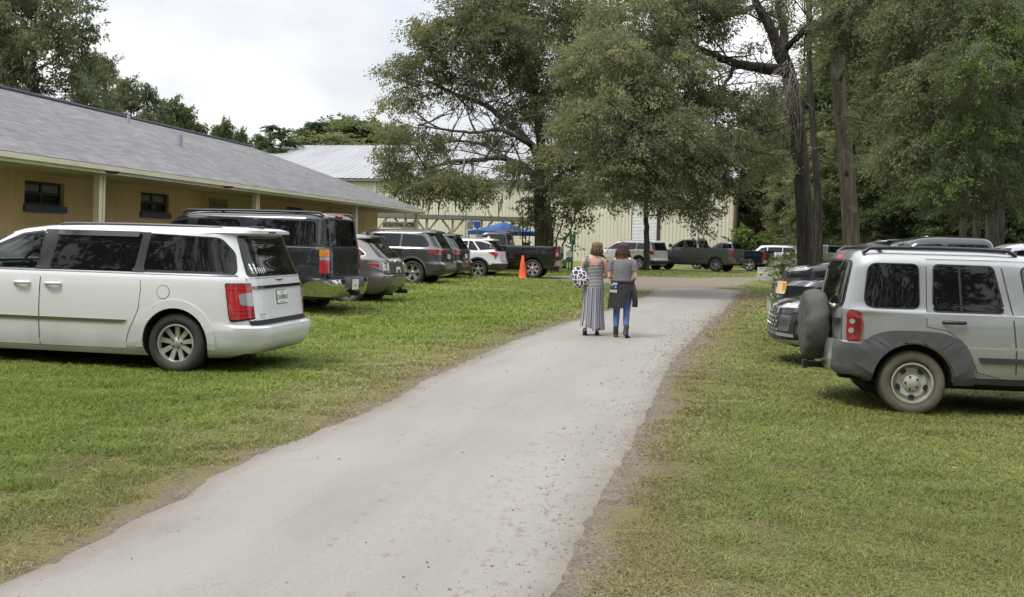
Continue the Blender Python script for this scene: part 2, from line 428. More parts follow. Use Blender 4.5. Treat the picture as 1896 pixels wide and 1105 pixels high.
def wall_open(bm, xs, x0, x1, z0, z1, y, holes, depth, mi=0, mr=0):
    """front wall in plane y with rectangular holes (x0,x1,z0,z1), reveals going to y+depth"""
    cx = sorted({x0, x1, *[h[0] for h in holes], *[h[1] for h in holes]}); cz = sorted({z0, z1, *[h[2] for h in holes], *[h[3] for h in holes]})
    for a, b in zip(cx, cx[1:]):
        for c_, d in zip(cz, cz[1:]):
            if any(h[0] <= a and b <= h[1] and h[2] <= c_ and d <= h[3] for h in holes): continue
            face(bm, ((a, y, c_), (b, y, c_), (b, y, d), (a, y, d)), mi)
    for h in holes:
        a, b, c_, d = h; e = y + depth
        face(bm, ((a, y, c_), (a, e, c_), (b, e, c_), (b, y, c_)), mr); face(bm, ((a, y, d), (b, y, d), (b, e, d), (a, e, d)), mr)
        face(bm, ((a, y, c_), (a, y, d), (a, e, d), (a, e, c_)), mr); face(bm, ((b, y, c_), (b, e, c_), (b, e, d), (b, y, d)), mr)
def rect(px0, py0, px1, py1):
    a = bl(px0, py0, y=PORCH); b = bl(px1, py1, y=PORCH); return (a.x, b.x, b.z, a.z)
w1 = rect(46, 333, 118, 385); w2 = rect(261, 357, 312, 402); d1 = rect(381, 371, 426, 440); w3 = rect(529, 388, 560, 410); d2 = rect(614, 395, 629, 445)
w1 = (w1[0], w1[1], w1[2]+.03, w1[3]); zt = w1[3]
w2 = (w2[0], w2[1], w1[2], zt); w3 = (w3[0], w3[1], w1[2], zt); d1 = (d1[0], d1[1], base, 2.12+base); d2 = (d2[0], d2[1], base, 2.12+base)
w0 = (w1[0]-7.5, w1[1]-7.5, w1[2], zt)
wall_open(bm, None, X0, wallend, base, ZS, PORCH, [w0, w1, w2, w3, d1, d2], .14)
BK = RW*2
face(bm, ((wallend, PORCH, base), (wallend, BK - PORCH, base), (wallend, BK - PORCH, ZS), (wallend, PORCH, ZS)))
face(bm, ((X0, BK - PORCH, base), (X0, BK - PORCH, ZS), (wallend, BK - PORCH, ZS), (wallend, BK - PORCH, base)))
face(bm, ((X0, PORCH, base), (X0, PORCH, ZS), (X0, BK - PORCH, ZS), (X0, BK - PORCH, base)))
ob('wall', bm, stucco, long_b)
bm = bmesh.new(); o_ = .0                                          # hipped roof, ridge cap
rp = [(X0, 0, ZE), (0, 0, ZE), (hipx, RW, RZt), (X0, RW, RZt), (0, BK, ZE), (X0, BK, ZE)]
face(bm, (rp[0], rp[1], rp[2], rp[3])); face(bm, (rp[1], rp[4], rp[2])); face(bm, (rp[3], rp[2], rp[4], rp[5])); face(bm, (rp[0], rp[3], rp[5]))
roof = ob('roof', bm, shing, long_b)
bm = bmesh.new(); tube(bm, [(X0, RW, RZt + .02), (hipx, RW, RZt + .02)], .07, 6); ob('ridge_cap', bm, mat('ridge_dark', (.05, .05, .07), .8), roof)
bm = bmesh.new()
for q, zz, rr in (((238, 228), .26, .05), ((332, 268), .3, .09)):
    yy = RW*.55
    pt = min((bl(*q, y=y_) for y_ in np.linspace(.2, RW, 120)), key=lambda v: abs(v.z - (ZE + (RZt - ZE)*v.y/RW)))
    b2 = bmesh.new(); tube(b2, [(pt.x, pt.y, pt.z - .1), (pt.x, pt.y, pt.z + zz)], rr, 10)
    ob('vent_pipe', b2, mat('vent_grey', (.3, .31, .36), .5), roof, 40)
bm.free()
bm = bmesh.new()                                                   # soffit and fascia with gutter
face(bm, ((X0, .02, ZS), (-.02, .02, ZS), (-.02, BK-.02, ZS), (X0, BK-.02, ZS)))
ob('soffit', bm, soff, long_b)
bm = bmesh.new()
box(bm, (X0, -.03, ZE - .17), (0, .01, ZE - .012)); box(bm, (-.01, .01, ZE - .17), (.03, BK, ZE - .012)); box(bm, (X0, -.10, ZE - .11), (0.0, -.032, ZE - .02))
ob('gutter', bm, cream, long_b)
bm = bmesh.new()
for k, q in enumerate(((178, 360), (470, 370), (655, 390), (779, 400), (-260, 380))):
    x_ = bl(*q, y=.32).x
    if k == 3: x_ = -.38
    b2 = bmesh.new(); box(b2, (x_ - .06, .22, base), (x_ + .06, .34, ZS - .002)); box(b2, (x_ + .063, .20, base), (x_ + .125, .265, ZS - .004))
    ob('porch_post', b2, cream, long_b)
bm.free()
gdark = mat('window_glass_dark', (.015, .016, .018), .06, spec=.6); alu = mat('bronze_frame', (.035, .033, .03), .45, .3)
blindm = noisy('pale_blind', (.16, .155, .13), (.2, .19, .16), 1., .8, stretch=(1, 1, 30))
sill = mat('slate_sill', (.07, .085, .11), .8)
for h in (w0, w1, w2, w3):
    a, b, c_, d = h; m_ = (a + b)/2; y = PORCH + .12; zm = (c_ + d)/2
    bm = bmesh.new()
    for q in ((a, b, c_, c_+.05), (a, b, d-.05, d), (a, a+.05, c_+.05, d-.05), (b-.05, b, c_+.05, d-.05), (m_-.035, m_+.035, c_+.05, d-.05), (a+.05, m_-.035, zm-.025, zm+.025), (m_+.035, b-.05, zm-.025, zm+.025)):
        box(bm, (q[0], y - .04, q[2]), (q[1], y + .02, q[3]))
    wo = ob('window', bm, alu, long_b)
    bm = bmesh.new(); face(bm, ((a, y, c_), (b, y, c_), (b, y, d), (a, y, d))); ob('pane', bm, gdark, wo)
    bm = bmesh.new(); box(bm, (a - .04, PORCH - .06, c_ - .14), (b + .04, PORCH + .04, c_ - .002)); ob('sill', bm, sill, wo)
    bm = bmesh.new(); box(bm, (a + .05, y - .012, zm + .03), (m_ - .04, y - .006, d - .06)); box(bm, (m_ + .04, y - .012, zm + .03), (b - .05, y - .006, d - .06)); ob('blind', bm, blindm, wo)
brown = noisy('brown_door', (.055, .04, .028), (.075, .055, .035), 3., .6)
for h, mm in ((d1, brown), (d2, mat('slate_door', (.035, .045, .055), .5))):
    a, b, c_, d = h; y = PORCH + .10
    bm = bmesh.new(); box(bm, (a + .05, y, c_), (b - .05, y + .05, d - .05), bevel=.006)
    box(bm, (a, y - .03, c_), (a + .048, y + .06, d)); box(bm, (b - .048, y - .03, c_), (b, y + .06, d)); box(bm, (a + .048, y - .03, d - .048), (b - .048, y + .06, d))
    do = ob('door', bm, mm, long_b)
    bm = bmesh.new(); tube(bm, [(b - .16, y - .06, c_ + 1.0), (b - .16, y - .06, c_ + 1.14)], .015); tube(bm, [(b - .16, y - .06, c_ + 1.0), (b - .16, y, c_ + 1.0)], .01); ob('handle', bm, mat('chrome_handle', (.6, .6, .6), .25, 1.), do)
bm = bmesh.new()                                                   # round lamps in the soffit
for q in ((208, 320), (422, 347)):
    pt = bl(*q, z=ZS - .03); b2 = bmesh.new(); lathe(b2, [(.001, -.05), (.09, -.045), (.13, -.02), (.13, 0)], 14, axis='Z', M=Matrix.Translation((pt.x, min(pt.y, PORCH - .3), ZS)))
    ob('porch_lamp', b2, mat('lamp_bronze', (.05, .045, .035), .5), long_b, 60)
bm.free()
s_ = bl(404, 363.5, y=PORCH)                                       # small board above the brown door
bm = bmesh.new(); bw, bh = .56, .3
zc_ = 2.12 + base + .26
box(bm, (s_.x - bw, PORCH - .03, zc_ - bh/2), (s_.x + bw, PORCH - .004, zc_ + bh/2), bevel=.012)
sg = ob('door_sign', bm, noisy('faded_sign_board', (.24, .2, .13), (.28, .235, .15), 3.), long_b)
me = text_mesh('Animal Center', .19); mo = link_mesh('lettering', me, mat('sign_ink', (.09, .06, .035), .8), sg)
mo.matrix_local = Matrix.Translation((s_.x, PORCH - .033, zc_)) @ Matrix.Rotation(PI/2, 4, 'X')
# ------------------------------------------------------------------ metal barn
ZB = 7.0
B0 = at_z(690, 329.5, ZB); B1 = at_z(1358, 337, ZB)
bx = Vector((B1.x - B0.x, B1.y - B0.y, 0)).normalized(); bn = Vector((-bx.y, bx.x, 0))
BM = Matrix.Translation((B1.x, B1.y, 0)) @ Matrix((( *bx, 0), (*bn, 0), (0, 0, 1, 0), (0, 0, 0, 1))).transposed()
BMi = BM.inverted()
def bb(px, py, y=0.):
    o = BMi @ Vector((0, 0, H)); d = BMi.to_3x3() @ (pd(px, py, 1) - Vector((0, 0, H))); k = (y - o.y)/d.y; return o + d*k
best = min(((abs(bb(700, 270, y=yy).z - (ZB + yy*.26)), yy) for yy in np.linspace(4, 30, 300)))
BRY = best[1]; BRZ = bb(700, 270, y=BRY).z; BX0 = -62.
print('barn', B0, B1, 'angle', math.degrees(math.atan2(bx.y, bx.x)), 'ridge', BRY, BRZ)
barn = empty('metal_barn', (B1.x, B1.y, 0), math.atan2(bx.y, bx.x), 'tall cream ribbed metal barn with a pale metal roof and a roll-up door', 'barn')
def ribbed(bm, x0, x1, z0, z1, y, pitch=.305, d=.035, mi=0):
    n = int((x1 - x0)/pitch); prof = []
    for k in range(n):
        a = x0 + k*pitch
        prof += [(a, 0), (a + .03, -d), (a + .085, -d), (a + .115, 0)]
    prof.append((x1, 0))
    lo = [bm.verts.new((a, y + b, z0)) for a, b in prof]; hi = [bm.verts.new((a, y + b, z1)) for a, b in prof]
    for k in range(len(prof) - 1):
        bm.faces.new((lo[k], lo[k+1], hi[k+1], hi[k])).material_index = mi
metal = mat('cream_metal_siding', (.5, .47, .35), .55, .0, spec=.4); t = NT(metal); p = t.obj()
c = t.ramp(t.noise(p, .35, 5, .6, (1, 1, .4)), [(.3, (.50, .48, .385)), (.7, (.585, .57, .475))])
c = t.mix(t.math('MULTIPLY', t.mask(t.noise(p, 1.2, 6, .7, (1, 1, .25)), .55, .8), .5), c, (.33, .285, .17)); t.color(c)
D0 = bb(1168, 450).x; D1 = bb(1222, 450).x; DZ = 4.6
DB = .1
bm = bmesh.new()
ribbed(bm, BX0, D0, DB, ZB, 0); ribbed(bm, D1, 0, DB, ZB, 0); ribbed(bm, D0 + .002, D1 - .002, DZ, ZB, 0)
ob('wall', bm, metal, barn, recalc=False)
bm = bmesh.new(); face(bm, ((0, 0, DB), (0, 2*BRY, DB), (0, 2*BRY, ZB), (0, BRY, BRZ), (0, 0, ZB))); ob('end_wall', bm, metal, barn)
bm = bmesh.new(); face(bm, ((BX0, 2*BRY, DB), (0, 2*BRY, DB), (0, 2*BRY, ZB), (BX0, 2*BRY, ZB))); ob('back_wall', bm, metal, barn)
rmet = mat('galvanised_roof', (.4, .41, .43), .6, .2, spec=.35); t = NT(rmet); p = t.obj()
c = t.ramp(t.noise(p, .5, 5, .6, (2.2, .25, 1)), [(.3, (.27, .277, .295)), (.7, (.36, .366, .38))]); t.color(c)
bm = bmesh.new()
k = 0; sl_ = (BRZ - ZB)/BRY
prof = []
a = BX0
while a < .4: prof += [(a, 0), (a + .04, .05), (a + .09, .05), (a + .13, 0)]; a += .61
for (y0, y1, z0, z1) in ((-.35, BRY, ZB - .35*sl_, BRZ), (BRY, 2*BRY + .35, BRZ, ZB - .35*sl_)):
    lo = [bm.verts.new((x_, y0, z0 + h_ + .05)) for x_, h_ in prof]; hi = [bm.verts.new((x_, y1, z1 + h_ + .05)) for x_, h_ in prof]
    for i in range(len(prof) - 1): bm.faces.new((lo[i], lo[i+1], hi[i+1], hi[i]))
ob('roof', bm, rmet, barn)
bm = bmesh.new(); box(bm, (BX0, -.42, ZB - .30), (.3, -.06, ZB - .10)); ob('gutter', bm, mat('gutter_grey', (.13, .135, .14), .5), barn)
for px_ in (695, 862): 
    bm = bmesh.new(); x_ = bb(px_, 370).x; box(bm, (x_ - .06, -.15, DB), (x_ + .06, -.04, ZB - .3))
    ob('downspout', bm, mat('downspout_cream', (.5, .48, .40), .5), barn)
bm = bmesh.new(); zz = DB; n = 0
lo_prev = None
prof = []
while zz < DZ: prof += [(0, zz), (-.03, zz + .03), (-.03, zz + .07), (0, zz + .1)]; zz += .12
va = [bm.verts.new((D0 + .06, .06 + a, z_)) for a, z_ in prof]; vb = [bm.verts.new((D1 - .30, .06 + a, z_)) for a, z_ in prof]
for i in range(len(prof) - 1): bm.faces.new((va[i], vb[i], vb[i+1], va[i+1]))
ob('roll_up_door', bm, mat('white_door_slats', (.62, .63, .64), .5), barn, recalc=False)
bm = bmesh.new(); box(bm, (D1 - .30, -.05, DB), (D1, .1, DZ)); ob('door_jamb', bm, mat('dark_red_jamb', (.045, .022, .02), .6), barn)
bm = bmesh.new(); box(bm, (.003, -.03, DB), (.1, .06, ZB)); ob('corner_trim', bm, noisy('rusty_trim', (.28, .15, .07), (.42, .32, .2), 2.), barn)
lp = bb(906, 353, y=-.3)                                           # floodlight on the wall
bm = bmesh.new(); box(bm, (lp.x - .22, -.5, lp.z - .16), (lp.x + .22, -.25, lp.z + .16), M=None, bevel=.03); bar(bm, (lp.x, -.25, lp.z), (lp.x, 0, lp.z + .1), .08, .08); box(bm, (lp.x - .17, -.512, lp.z - .11), (lp.x + .17, -.502, lp.z + .11), 1)
ob('floodlight', bm, [mat('lamp_black', (.02, .02, .02), .5), mat('lamp_lens', (.35, .38, .36), .2)], barn)
# ------------------------------------------------------------------ covered walkway
wk = empty('covered_walkway', (0, 0, 0), 0, 'low flat grey walkway roof on cream posts with angled braces, before the barn', 'walkway')
A = at_z(640, 396.5, 2.98); B = at_z(1010, 407, 2.98); wx = (B - A).normalized()
wz = Vector((-wx.y, wx.x, 0)); gzz = float(gz(0, 50))
fascia_m = noisy('weathered_fascia', (.20, .195, .18), (.26, .25, .23), 1.)
bm = bmesh.new(); bar(bm, A, B, .06, .24); ob('front_beam', bm, fascia_m, wk); bm = bmesh.new(); bar(bm, A + wz*2.6, B + wz*2.6, .06, .22); ob('rear_beam', bm, fascia_m, wk)
bm = bmesh.new()
top = [A + Vector((0, 0, .123)), B + Vector((0, 0, .123)), B + wz*2.6 + Vector((0, 0, .123)), A + wz*2.6 + Vector((0, 0, .123))]
fv = [bm.verts.new(q) for q in top]; fw = [bm.verts.new(q - Vector((0, 0, .07))) for q in top]
bm.faces.new(fv); bm.faces.new(fw[::-1])
for i in range(4): bm.faces.new((fv[i], fw[i], fw[(i+1) % 4], fv[(i+1) % 4]))
ob('walkway_roof', bm, noisy('weathered_fascia', (.20, .195, .18), (.26, .25, .23), 1.), wk)
for px_ in (697, 751, 790, 838, 892, 950):
    P = pd(px_, 420, (A.y + B.y)/2); tt_ = (P.x - A.x)/(B.x - A.x); P = A + (B - A)*tt_ + wz*.15
    bm = bmesh.new(); zt_ = 2.98 - .125
    box(bm, (P.x - .07, P.y - .07, gzz - .05), (P.x + .07, P.y + .07, zt_))
    for s in (-1, 1): bar(bm, (P.x + s*.07, P.y, zt_ - .72), (P.x + s*.62, P.y, zt_ - .02), .09, .12)
    ob('walkway_post', bm, noisy('walkway_timber', (.36, .34, .26), (.43, .41, .32), 2.), wk)
p0 = at_z(711, 415.5, 2.36); p1 = at_z(772, 417.5, 2.36)
SQ = (p0 + p1)/2; sa = math.atan2(wx.y, wx.x)
hs = empty('hanging_sign', SQ - Vector((0, .1, 0)), sa, 'long cream sign with dark capital letters under the walkway roof', 'sign')
bm = bmesh.new(); Ls = (p1 - p0).length*.52; box(bm, (-Ls, -.02, -.17), (Ls, .02, .17)); 
for s in (-1, 1): bar(bm, (s*Ls*.8, 0, .17), (s*Ls*.8, 0, .52), .015, .015)
ob('board', bm, mat('cream_sign_board', (.50, .48, .38), .6), hs)
me = text_mesh('RECREATIONAL ACTIVITY', .29, offset=.014); 
xs_ = [v.co.x for v in me.vertices]; sc_ = 2*Ls*.96/(max(xs_) - min(xs_))
mo = link_mesh('lettering', me, mat('dark_brown_ink', (.045, .03, .028), .7), hs); mo.matrix_local = Matrix.Translation((0, -.026, 0)) @ Matrix.Rotation(PI/2, 4, 'X') @ Matrix.Diagonal((sc_, 1, 1, 1))
# ------------------------------------------------------------------ blue canopy tent
tc_ = gd(930, 53); tent = empty('canopy_tent', tc_, R(38), 'blue pop-up canopy tent with thin legs, beside the oak trunk', 'tent')
TW = 1.32; zE, zV, zP = 2.02, 1.82, 2.52
bm = bmesh.new(); N = 8
pk = bm.verts.new((0, 0, zP)); ring = []
for k in range(4):
    a, b = [(-TW, -TW), (TW, -TW), (TW, TW), (-TW, TW)][k], [(TW, -TW), (TW, TW), (-TW, TW), (-TW, -TW)][k]
    for j in range(N):
        f_ = j/N; ring.append((a[0]*(1-f_) + b[0]*f_, a[1]*(1-f_) + b[1]*f_, -.05*math.sin(PI*f_)*0))
rings = []
for tt_ in (.3, .65, 1.0): rings.append([bm.verts.new((x_*tt_, y_*tt_, zP + (zE - zP)*tt_ - .06*math.sin(PI*tt_))) for x_, y_, _ in ring])
rings.append([bm.verts.new((x_, y_, zV)) for x_, y_, _ in ring])
for k in range(4*N): bm.faces.new((pk, rings[0][k], rings[0][(k+1) % (4*N)]))
for Ra, Rb in zip(rings, rings[1:]):
    for k in range(4*N): bm.faces.new((Ra[k], Rb[k], Rb[(k+1) % (4*N)], Ra[(k+1) % (4*N)]))
ob('canopy', bm, noisy('blue_canvas', (.03, .14, .52), (.045, .18, .62), 1.5, .7), tent)
for sx, sy in ((-1,-1),(1,-1),(1,1),(-1,1)):
    bm = bmesh.new(); box(bm, (sx*(TW-.05) - .02, sy*(TW-.05) - .02, 0), (sx*(TW-.05) + .02, sy*(TW-.05) + .02, zE - .03)); box(bm, (sx*(TW-.05) - .06, sy*(TW-.05) - .06, 0), (sx*(TW-.05) + .06, sy*(TW-.05) + .06, .02))
    ob('leg', bm, mat('tent_leg_dark', (.06, .06, .07), .4, .5), tent)
# red framed board under the tent
q = gd(973, 56); sgn = empty('framed_board', q, 0, 'small red framed board standing beneath the blue canopy', 'board')
bm = bmesh.new(); box(bm, (-.22, -.02, 1.25), (.22, .02, 1.48)); box(bm, (-.22, -.02, .0), (-.17, .02, 1.25)); box(bm, (.17, -.02, 0), (.22, .02, 1.25)); ob('frame', bm, mat('dark_red_paint', (.16, .02, .03), .5), sgn)
bm = bmesh.new(); box(bm, (-.168, -.012, .55), (.168, .012, 1.246)); ob('panel', bm, mat('panel_cream', (.55, .52, .42), .6), sgn)
# accessible parking sign post
q = gd(1058.5, 56); ps = empty('parking_sign', q, 0, 'green parking sign post with a smaller plate, before the barn wall', 'sign')
bm = bmesh.new(); box(bm, (-.05, -.05, 0), (.05, .05, 1.95), bevel=.008); ob('post', bm, mat('dark_green_post', (.015, .05, .035), .6), ps)
bm = bmesh.new(); box(bm, (-.16, -.075, 1.45), (.16, -.055, 2.0), bevel=.006); sp = ob('sign_plate', bm, mat('green_sign', (.03, .17, .12), .4), ps)
me = text_mesh('P', .34); mo = link_mesh('lettering', me, mat('white_ink', (.7, .72, .72), .5), sp); mo.matrix_local = Matrix.Translation((0, -.079, 1.73)) @ Matrix.Rotation(PI/2, 4, 'X')
q = gd(1053, 55); ps2 = empty('low_sign', q, 0, 'low pair of small green plates on a stake by the black pickup tailgate', 'sign')
bm = bmesh.new(); box(bm, (-.03, -.03, 0), (.03, .03, 1.15)); ob('stake', bm, MATS['dark_green_post'], ps2)
for z_, mm in ((.92, 'white_ink'), (.62, 'green_sign')):
    bm = bmesh.new(); box(bm, (-.17, -.05, z_ - .13), (.17, -.035, z_ + .13)); ob('plate', bm, MATS[mm], ps2)
# blue notice on the walkway wall
q = at_z(883.5, 421, 2.25); nb_ = empty('notice_board', (q.x, q.y, float(gz(0, 60))), 0, 'small blue notice with a grey box beside it, on a stake left of the tent', 'sign')
bm = bmesh.new(); box(bm, (-.14, -.02, 2.08), (.14, .02, 2.36)); ob('plate', bm, mat('notice_blue', (.02, .07, .3), .4), nb_)
bm = bmesh.new(); box(bm, (-.03, .025, 0), (.03, .08, 2.3)); ob('stake', bm, MATS['gutter_grey'], nb_)
bm = bmesh.new(); box(bm, (-.44, .0, 2.0), (-.19, .1, 2.36), bevel=.01); bar(bm, (-.2, .05, 2.1), (.0, .05, 2.1), .03, .03); ob('meter_box', bm, mat('meter_grey', (.16, .165, .17), .5), nb_)
# traffic cone
q = gp(967, 515.5); cone = empty('traffic_cone', q, .2, 'tall plain orange traffic cone beside the black pickup rear wheel', 'cone')
om = noisy('cone_orange', (.78, .115, .03), (.85, .15, .04), 3., .5)
bm = bmesh.new(); r_ = lathe(bm, [(.185, .03), (.17, .06), (.115, .45), (.07, .78), (.042, .93), (.032, .955), (.02, .955)], 24, axis='Z'); ob('cone_body', bm, om, cone, 50)
bm = bmesh.new(); box(bm, (-.2, -.2, 0), (.2, .2, .03), bevel=.01); ob('cone_base', bm, om, cone)
# white yard sign
q = gd(1417, 47); ys_ = empty('yard_sign', q, 0, 'white printed yard sign on wire legs at the junction', 'sign')
wS, hS, z0_ = .37, .53, .12
bm = bmesh.new(); box(bm, (-wS, -.008, z0_), (wS, .008, z0_ + hS)); yb = ob('panel', bm, mat('sign_white', (.52, .55, .57), .5), ys_)
for s in (-1, 1):
    bm = bmesh.new(); tube(bm, [(s*.25, .016, -.1), (s*.25, .016, z0_ + .2)], .006, 6); ob('wire_leg', bm, MATS['tent_leg_dark'], ys_)
for txt, sz, z_, col, x_ in (('PARKING AREA', .088, .465, (.1, .12, .22), 0), ('EVENT ENTRANCE', .066, .36, (.2, .22, .28), 0), ('ALL VISITORS WELCOME', .055, .06, (.3, .28, .1), .0)):
    me = text_mesh(txt, sz); mo = link_mesh('lettering', me, mat('ink_%d' % int(z_*1000), col, .6), yb); mo.matrix_local = Matrix.Translation((x_, -.011, z0_ + z_)) @ Matrix.Rotation(PI/2, 4, 'X')
for (cx_, cz_, rr, col) in ((-.22, .24, .085, (.55, .5, .1)), (.17, .2, .07, (.16, .17, .1)), (.27, .17, .05, (.1, .1, .13))):
    bm = bmesh.new(); r_ = lathe(bm, [(.001, -.004), (rr, -.004), (rr, 0)], 16, M=Matrix.Translation((cx_, -.009, z0_ + cz_))); ob('emblem', bm, mat('emblem_%d' % int(rr*1000), col, .6), yb)
# ------------------------------------------------------------------ vehicles
def rpoly(pts, r, seg=4):
    """2D polygon with rounded corners; r: one radius or one per corner"""
    out = []; n = len(pts)
    for i, p in enumerate(pts):
        a, b, c = Vector(pts[i-1]), Vector(p), Vector(pts[(i+1) % n])
        rr = r[i] if isinstance(r, (list, tuple)) else r
        u, v = (a - b), (c - b)
        if rr <= 0 or u.length < 1e-6 or v.length < 1e-6: out.append(tuple(b)); continue
        lu, lv = u.length, v.length; u.normalize(); v.normalize()
        ang = math.acos(max(-1, min(1, u.dot(v))))
        if ang > 3.05: out.append(tuple(b)); continue
        t_ = min(rr/math.tan(ang/2), lu*.48, lv*.48)
        p0, p1 = b + u*t_, b + v*t_
        for k in range(seg + 1):
            f = k/seg; q = p0*(1-f)**2 + b*2*f*(1-f) + p1*f*f; out.append(tuple(q))
    return out
def rect2(u0, v0, u1, v1, r=.0): return rpoly([(u0, v0), (u1, v0), (u1, v1), (u0, v1)], r) if r else [(u0, v0), (u1, v0), (u1, v1), (u0, v1)]
def grow(poly, d):
    """polygon pushed outwards by d"""
    P = [Vector(p) for p in poly]; n = len(P)
    A = sum(P[i].x*P[(i+1) % n].y - P[(i+1) % n].x*P[i].y for i in range(n)); s = 1 if A > 0 else -1
    out = []
    for i in range(n):
        e0, e1 = P[i] - P[i-1], P[(i+1) % n] - P[i]
        n0 = Vector((e0.y, -e0.x)); n1 = Vector((e1.y, -e1.x))
        n0 = n0.normalized() if n0.length > 1e-9 else n1.normalized(); n1 = n1.normalized() if n1.length > 1e-9 else n0
        m_ = (n0 + n1); m_ = m_.normalized() if m_.length > 1e-6 else n0
        k = max(.5, m_.dot(n0)); out.append(tuple(P[i] + m_*(s*d/k)))
    return out
class Shell:
    """closed shell: horizontal slices (z, rear x, front x, half width), superelliptic in plan"""
    def __init__(s, sl, nr=7., nf=4.5):
        s.sl = np.array(sl, float); s.nr, s.nf = nr, nf
        keep = [0]
        for i in range(1, len(sl)):
            if s.sl[i][0] > s.sl[keep[-1]][0] + 1e-5: keep.append(i)
            else: break
        s.m = s.sl[keep]
    def ev(s, z):
        m = s.m; return [float(np.interp(z, m[:, 0], m[:, k])) for k in (1, 2, 3)]
    def side(s, x, z, sd):
        xr, xf, w = s.ev(z); c, h = (xr+xf)/2, (xf-xr)/2; u = max(-.9995, min(.9995, (x-c)/h)); n = s.nf if u > 0 else s.nr
        return Vector((x, sd*w*(1 - abs(u)**n)**(1/n), z))
    def end(s, y, z, rear):
        xr, xf, w = s.ev(z); c, h = (xr+xf)/2, (xf-xr)/2; n = s.nr if rear else s.nf
        k = (1 - min(.9995, abs(y)/w)**n)**(1/n)
        return Vector((c - h*k if rear else c + h*k, y, z))
    def wrap(s, q, z, sd, rear):
        xr, xf, w = s.ev(z); c, h = (xr+xf)/2, (xf-xr)/2; n = s.nr if rear else s.nf
        th = np.linspace(0, PI/2, 240); th = np.sin(th/(PI/2)*PI/2)**1*PI/2 if False else th
        cx, sy = np.cos(th)**(2/n), np.sin(th)**(2/n)
        X = (c - h*cx) if rear else (c + h*cx); Y = w*sy
        ds = np.hypot(np.diff(X), np.diff(Y)); L = np.concatenate([[0], np.cumsum(ds)])
        k = int(np.argmin(np.abs(np.abs(np.diff(X)) - np.abs(np.diff(Y))) + 10*(ds < 1e-9))); L = L - L[k]
        return Vector((float(np.interp(q, L, X)), sd*float(np.interp(q, L, Y)), z))
    def fn(s, kind, sd=1):
        if kind == 'side': return lambda u, v: s.side(u, v, sd)
        if kind == 'rear': return lambda u, v: s.end(u, v, True)
        if kind == 'front': return lambda u, v: s.end(u, v, False)
        if kind == 'wrapr': return lambda u, v: s.wrap(u, v, sd, True)
        if kind == 'wrapf': return lambda u, v: s.wrap(u, v, sd, False)
    def mesh(s, M=72, dz=.05):
        rows = []
        for a, b in zip(s.sl, s.sl[1:]):
            n = max(1, int(max(abs(b[0]-a[0])/dz, max(abs(b[1:]-a[1:]))/.25)))
            rows += [a + (b - a)*k/n for k in range(n)]
        rows.append(s.sl[-1]); V = []; bm = bmesh.new(); R_ = []
        for z, xr, xf, w in rows:
            c, h = (xr+xf)/2, (xf-xr)/2; ring = []
            for k in range(M):
                th = 2*PI*k/M; cc, ss = math.cos(th), math.sin(th); n = s.nf if cc > 0 else s.nr
                ring.append(bm.verts.new((c + h*math.copysign(abs(cc)**(2/n), cc), w*math.copysign(abs(ss)**(2/n), ss), z)))
            R_.append(ring)
        for A, B in zip(R_, R_[1:]):
            for k in range(M): bm.faces.new((A[k], A[(k+1) % M], B[(k+1) % M], B[k]))
        bm.faces.new(R_[0][::-1]); bm.faces.new(R_[-1])
        return bm
def patch(bm, fn, poly, off=.004, mi=0, step=.09, skirt=.012, inward=False):
    """raise a panel with outline poly (2D) on the surface fn"""
    b = bmesh.new()
    f = b.faces.new([b.verts.new((p[0], p[1], 0)) for p in poly])
    us_ = [p[0] for p in poly]; vs_ = [p[1] for p in poly]
    for lo, hi, no in ((min(us_), max(us_), (1, 0, 0)), (min(vs_), max(vs_), (0, 1, 0))):
        n = int((hi - lo)/step)
        for k in range(1, n + 1):
            c = lo + (hi - lo)*k/(n + 1)
            bmesh.ops.bisect_plane(b, geom=b.verts[:] + b.edges[:] + b.faces[:], plane_co=(c*no[0], c*no[1], 0), plane_no=no)
    bmesh.ops.triangulate(b, faces=b.faces[:])
    e = 2e-3; mp = {}; nrm = {}
    for v in b.verts:
        u, w_ = v.co.x, v.co.y
        p = fn(u, w_); du = fn(u + e, w_) - fn(u - e, w_); dv = fn(u, w_ + e) - fn(u, w_ - e)
        n = du.cross(dv)
        n = n.normalized() if n.length > 1e-12 else Vector((0, 0, 1))
        mp[v] = p; nrm[v] = n
    c = sum((mp[v] for v in mp), Vector())/len(mp)
    # outward: away from the car's axis
    ref = sum((nrm[v] for v in mp), Vector()); outw = Vector((c.x - PATCH_C[0], c.y, (c.z - .8)*.2)) if PATCH_KIND == 'end' else Vector((0, c.y, 0))
    sgn_ = 1 if ref.dot(outw) > 0 else -1
    nv = {v: bm.verts.new(mp[v] + nrm[v]*sgn_*off) for v in b.verts}
    for f in b.faces:
        vs = [nv[v] for v in f.verts]
        nf = bm.faces.new(vs if sgn_ > 0 else vs[::-1]); nf.material_index = mi; nf.smooth = True
    if skirt:
        low = {}
        for ed_ in b.edges:
            if ed_.is_boundary:
                for v in ed_.verts:
                    if v not in low: low[v] = bm.verts.new(mp[v] + nrm[v]*sgn_*(off - skirt))
                a, c_ = ed_.verts
                nf = bm.faces.new((nv[a], nv[c_], low[c_], low[a])); nf.material_index = mi
    b.free()
PATCH_C = [1.3]; PATCH_KIND = 'side'
def setk(kind):
    global PATCH_KIND
    PATCH_KIND = 'side' if kind == 'side' else 'end'
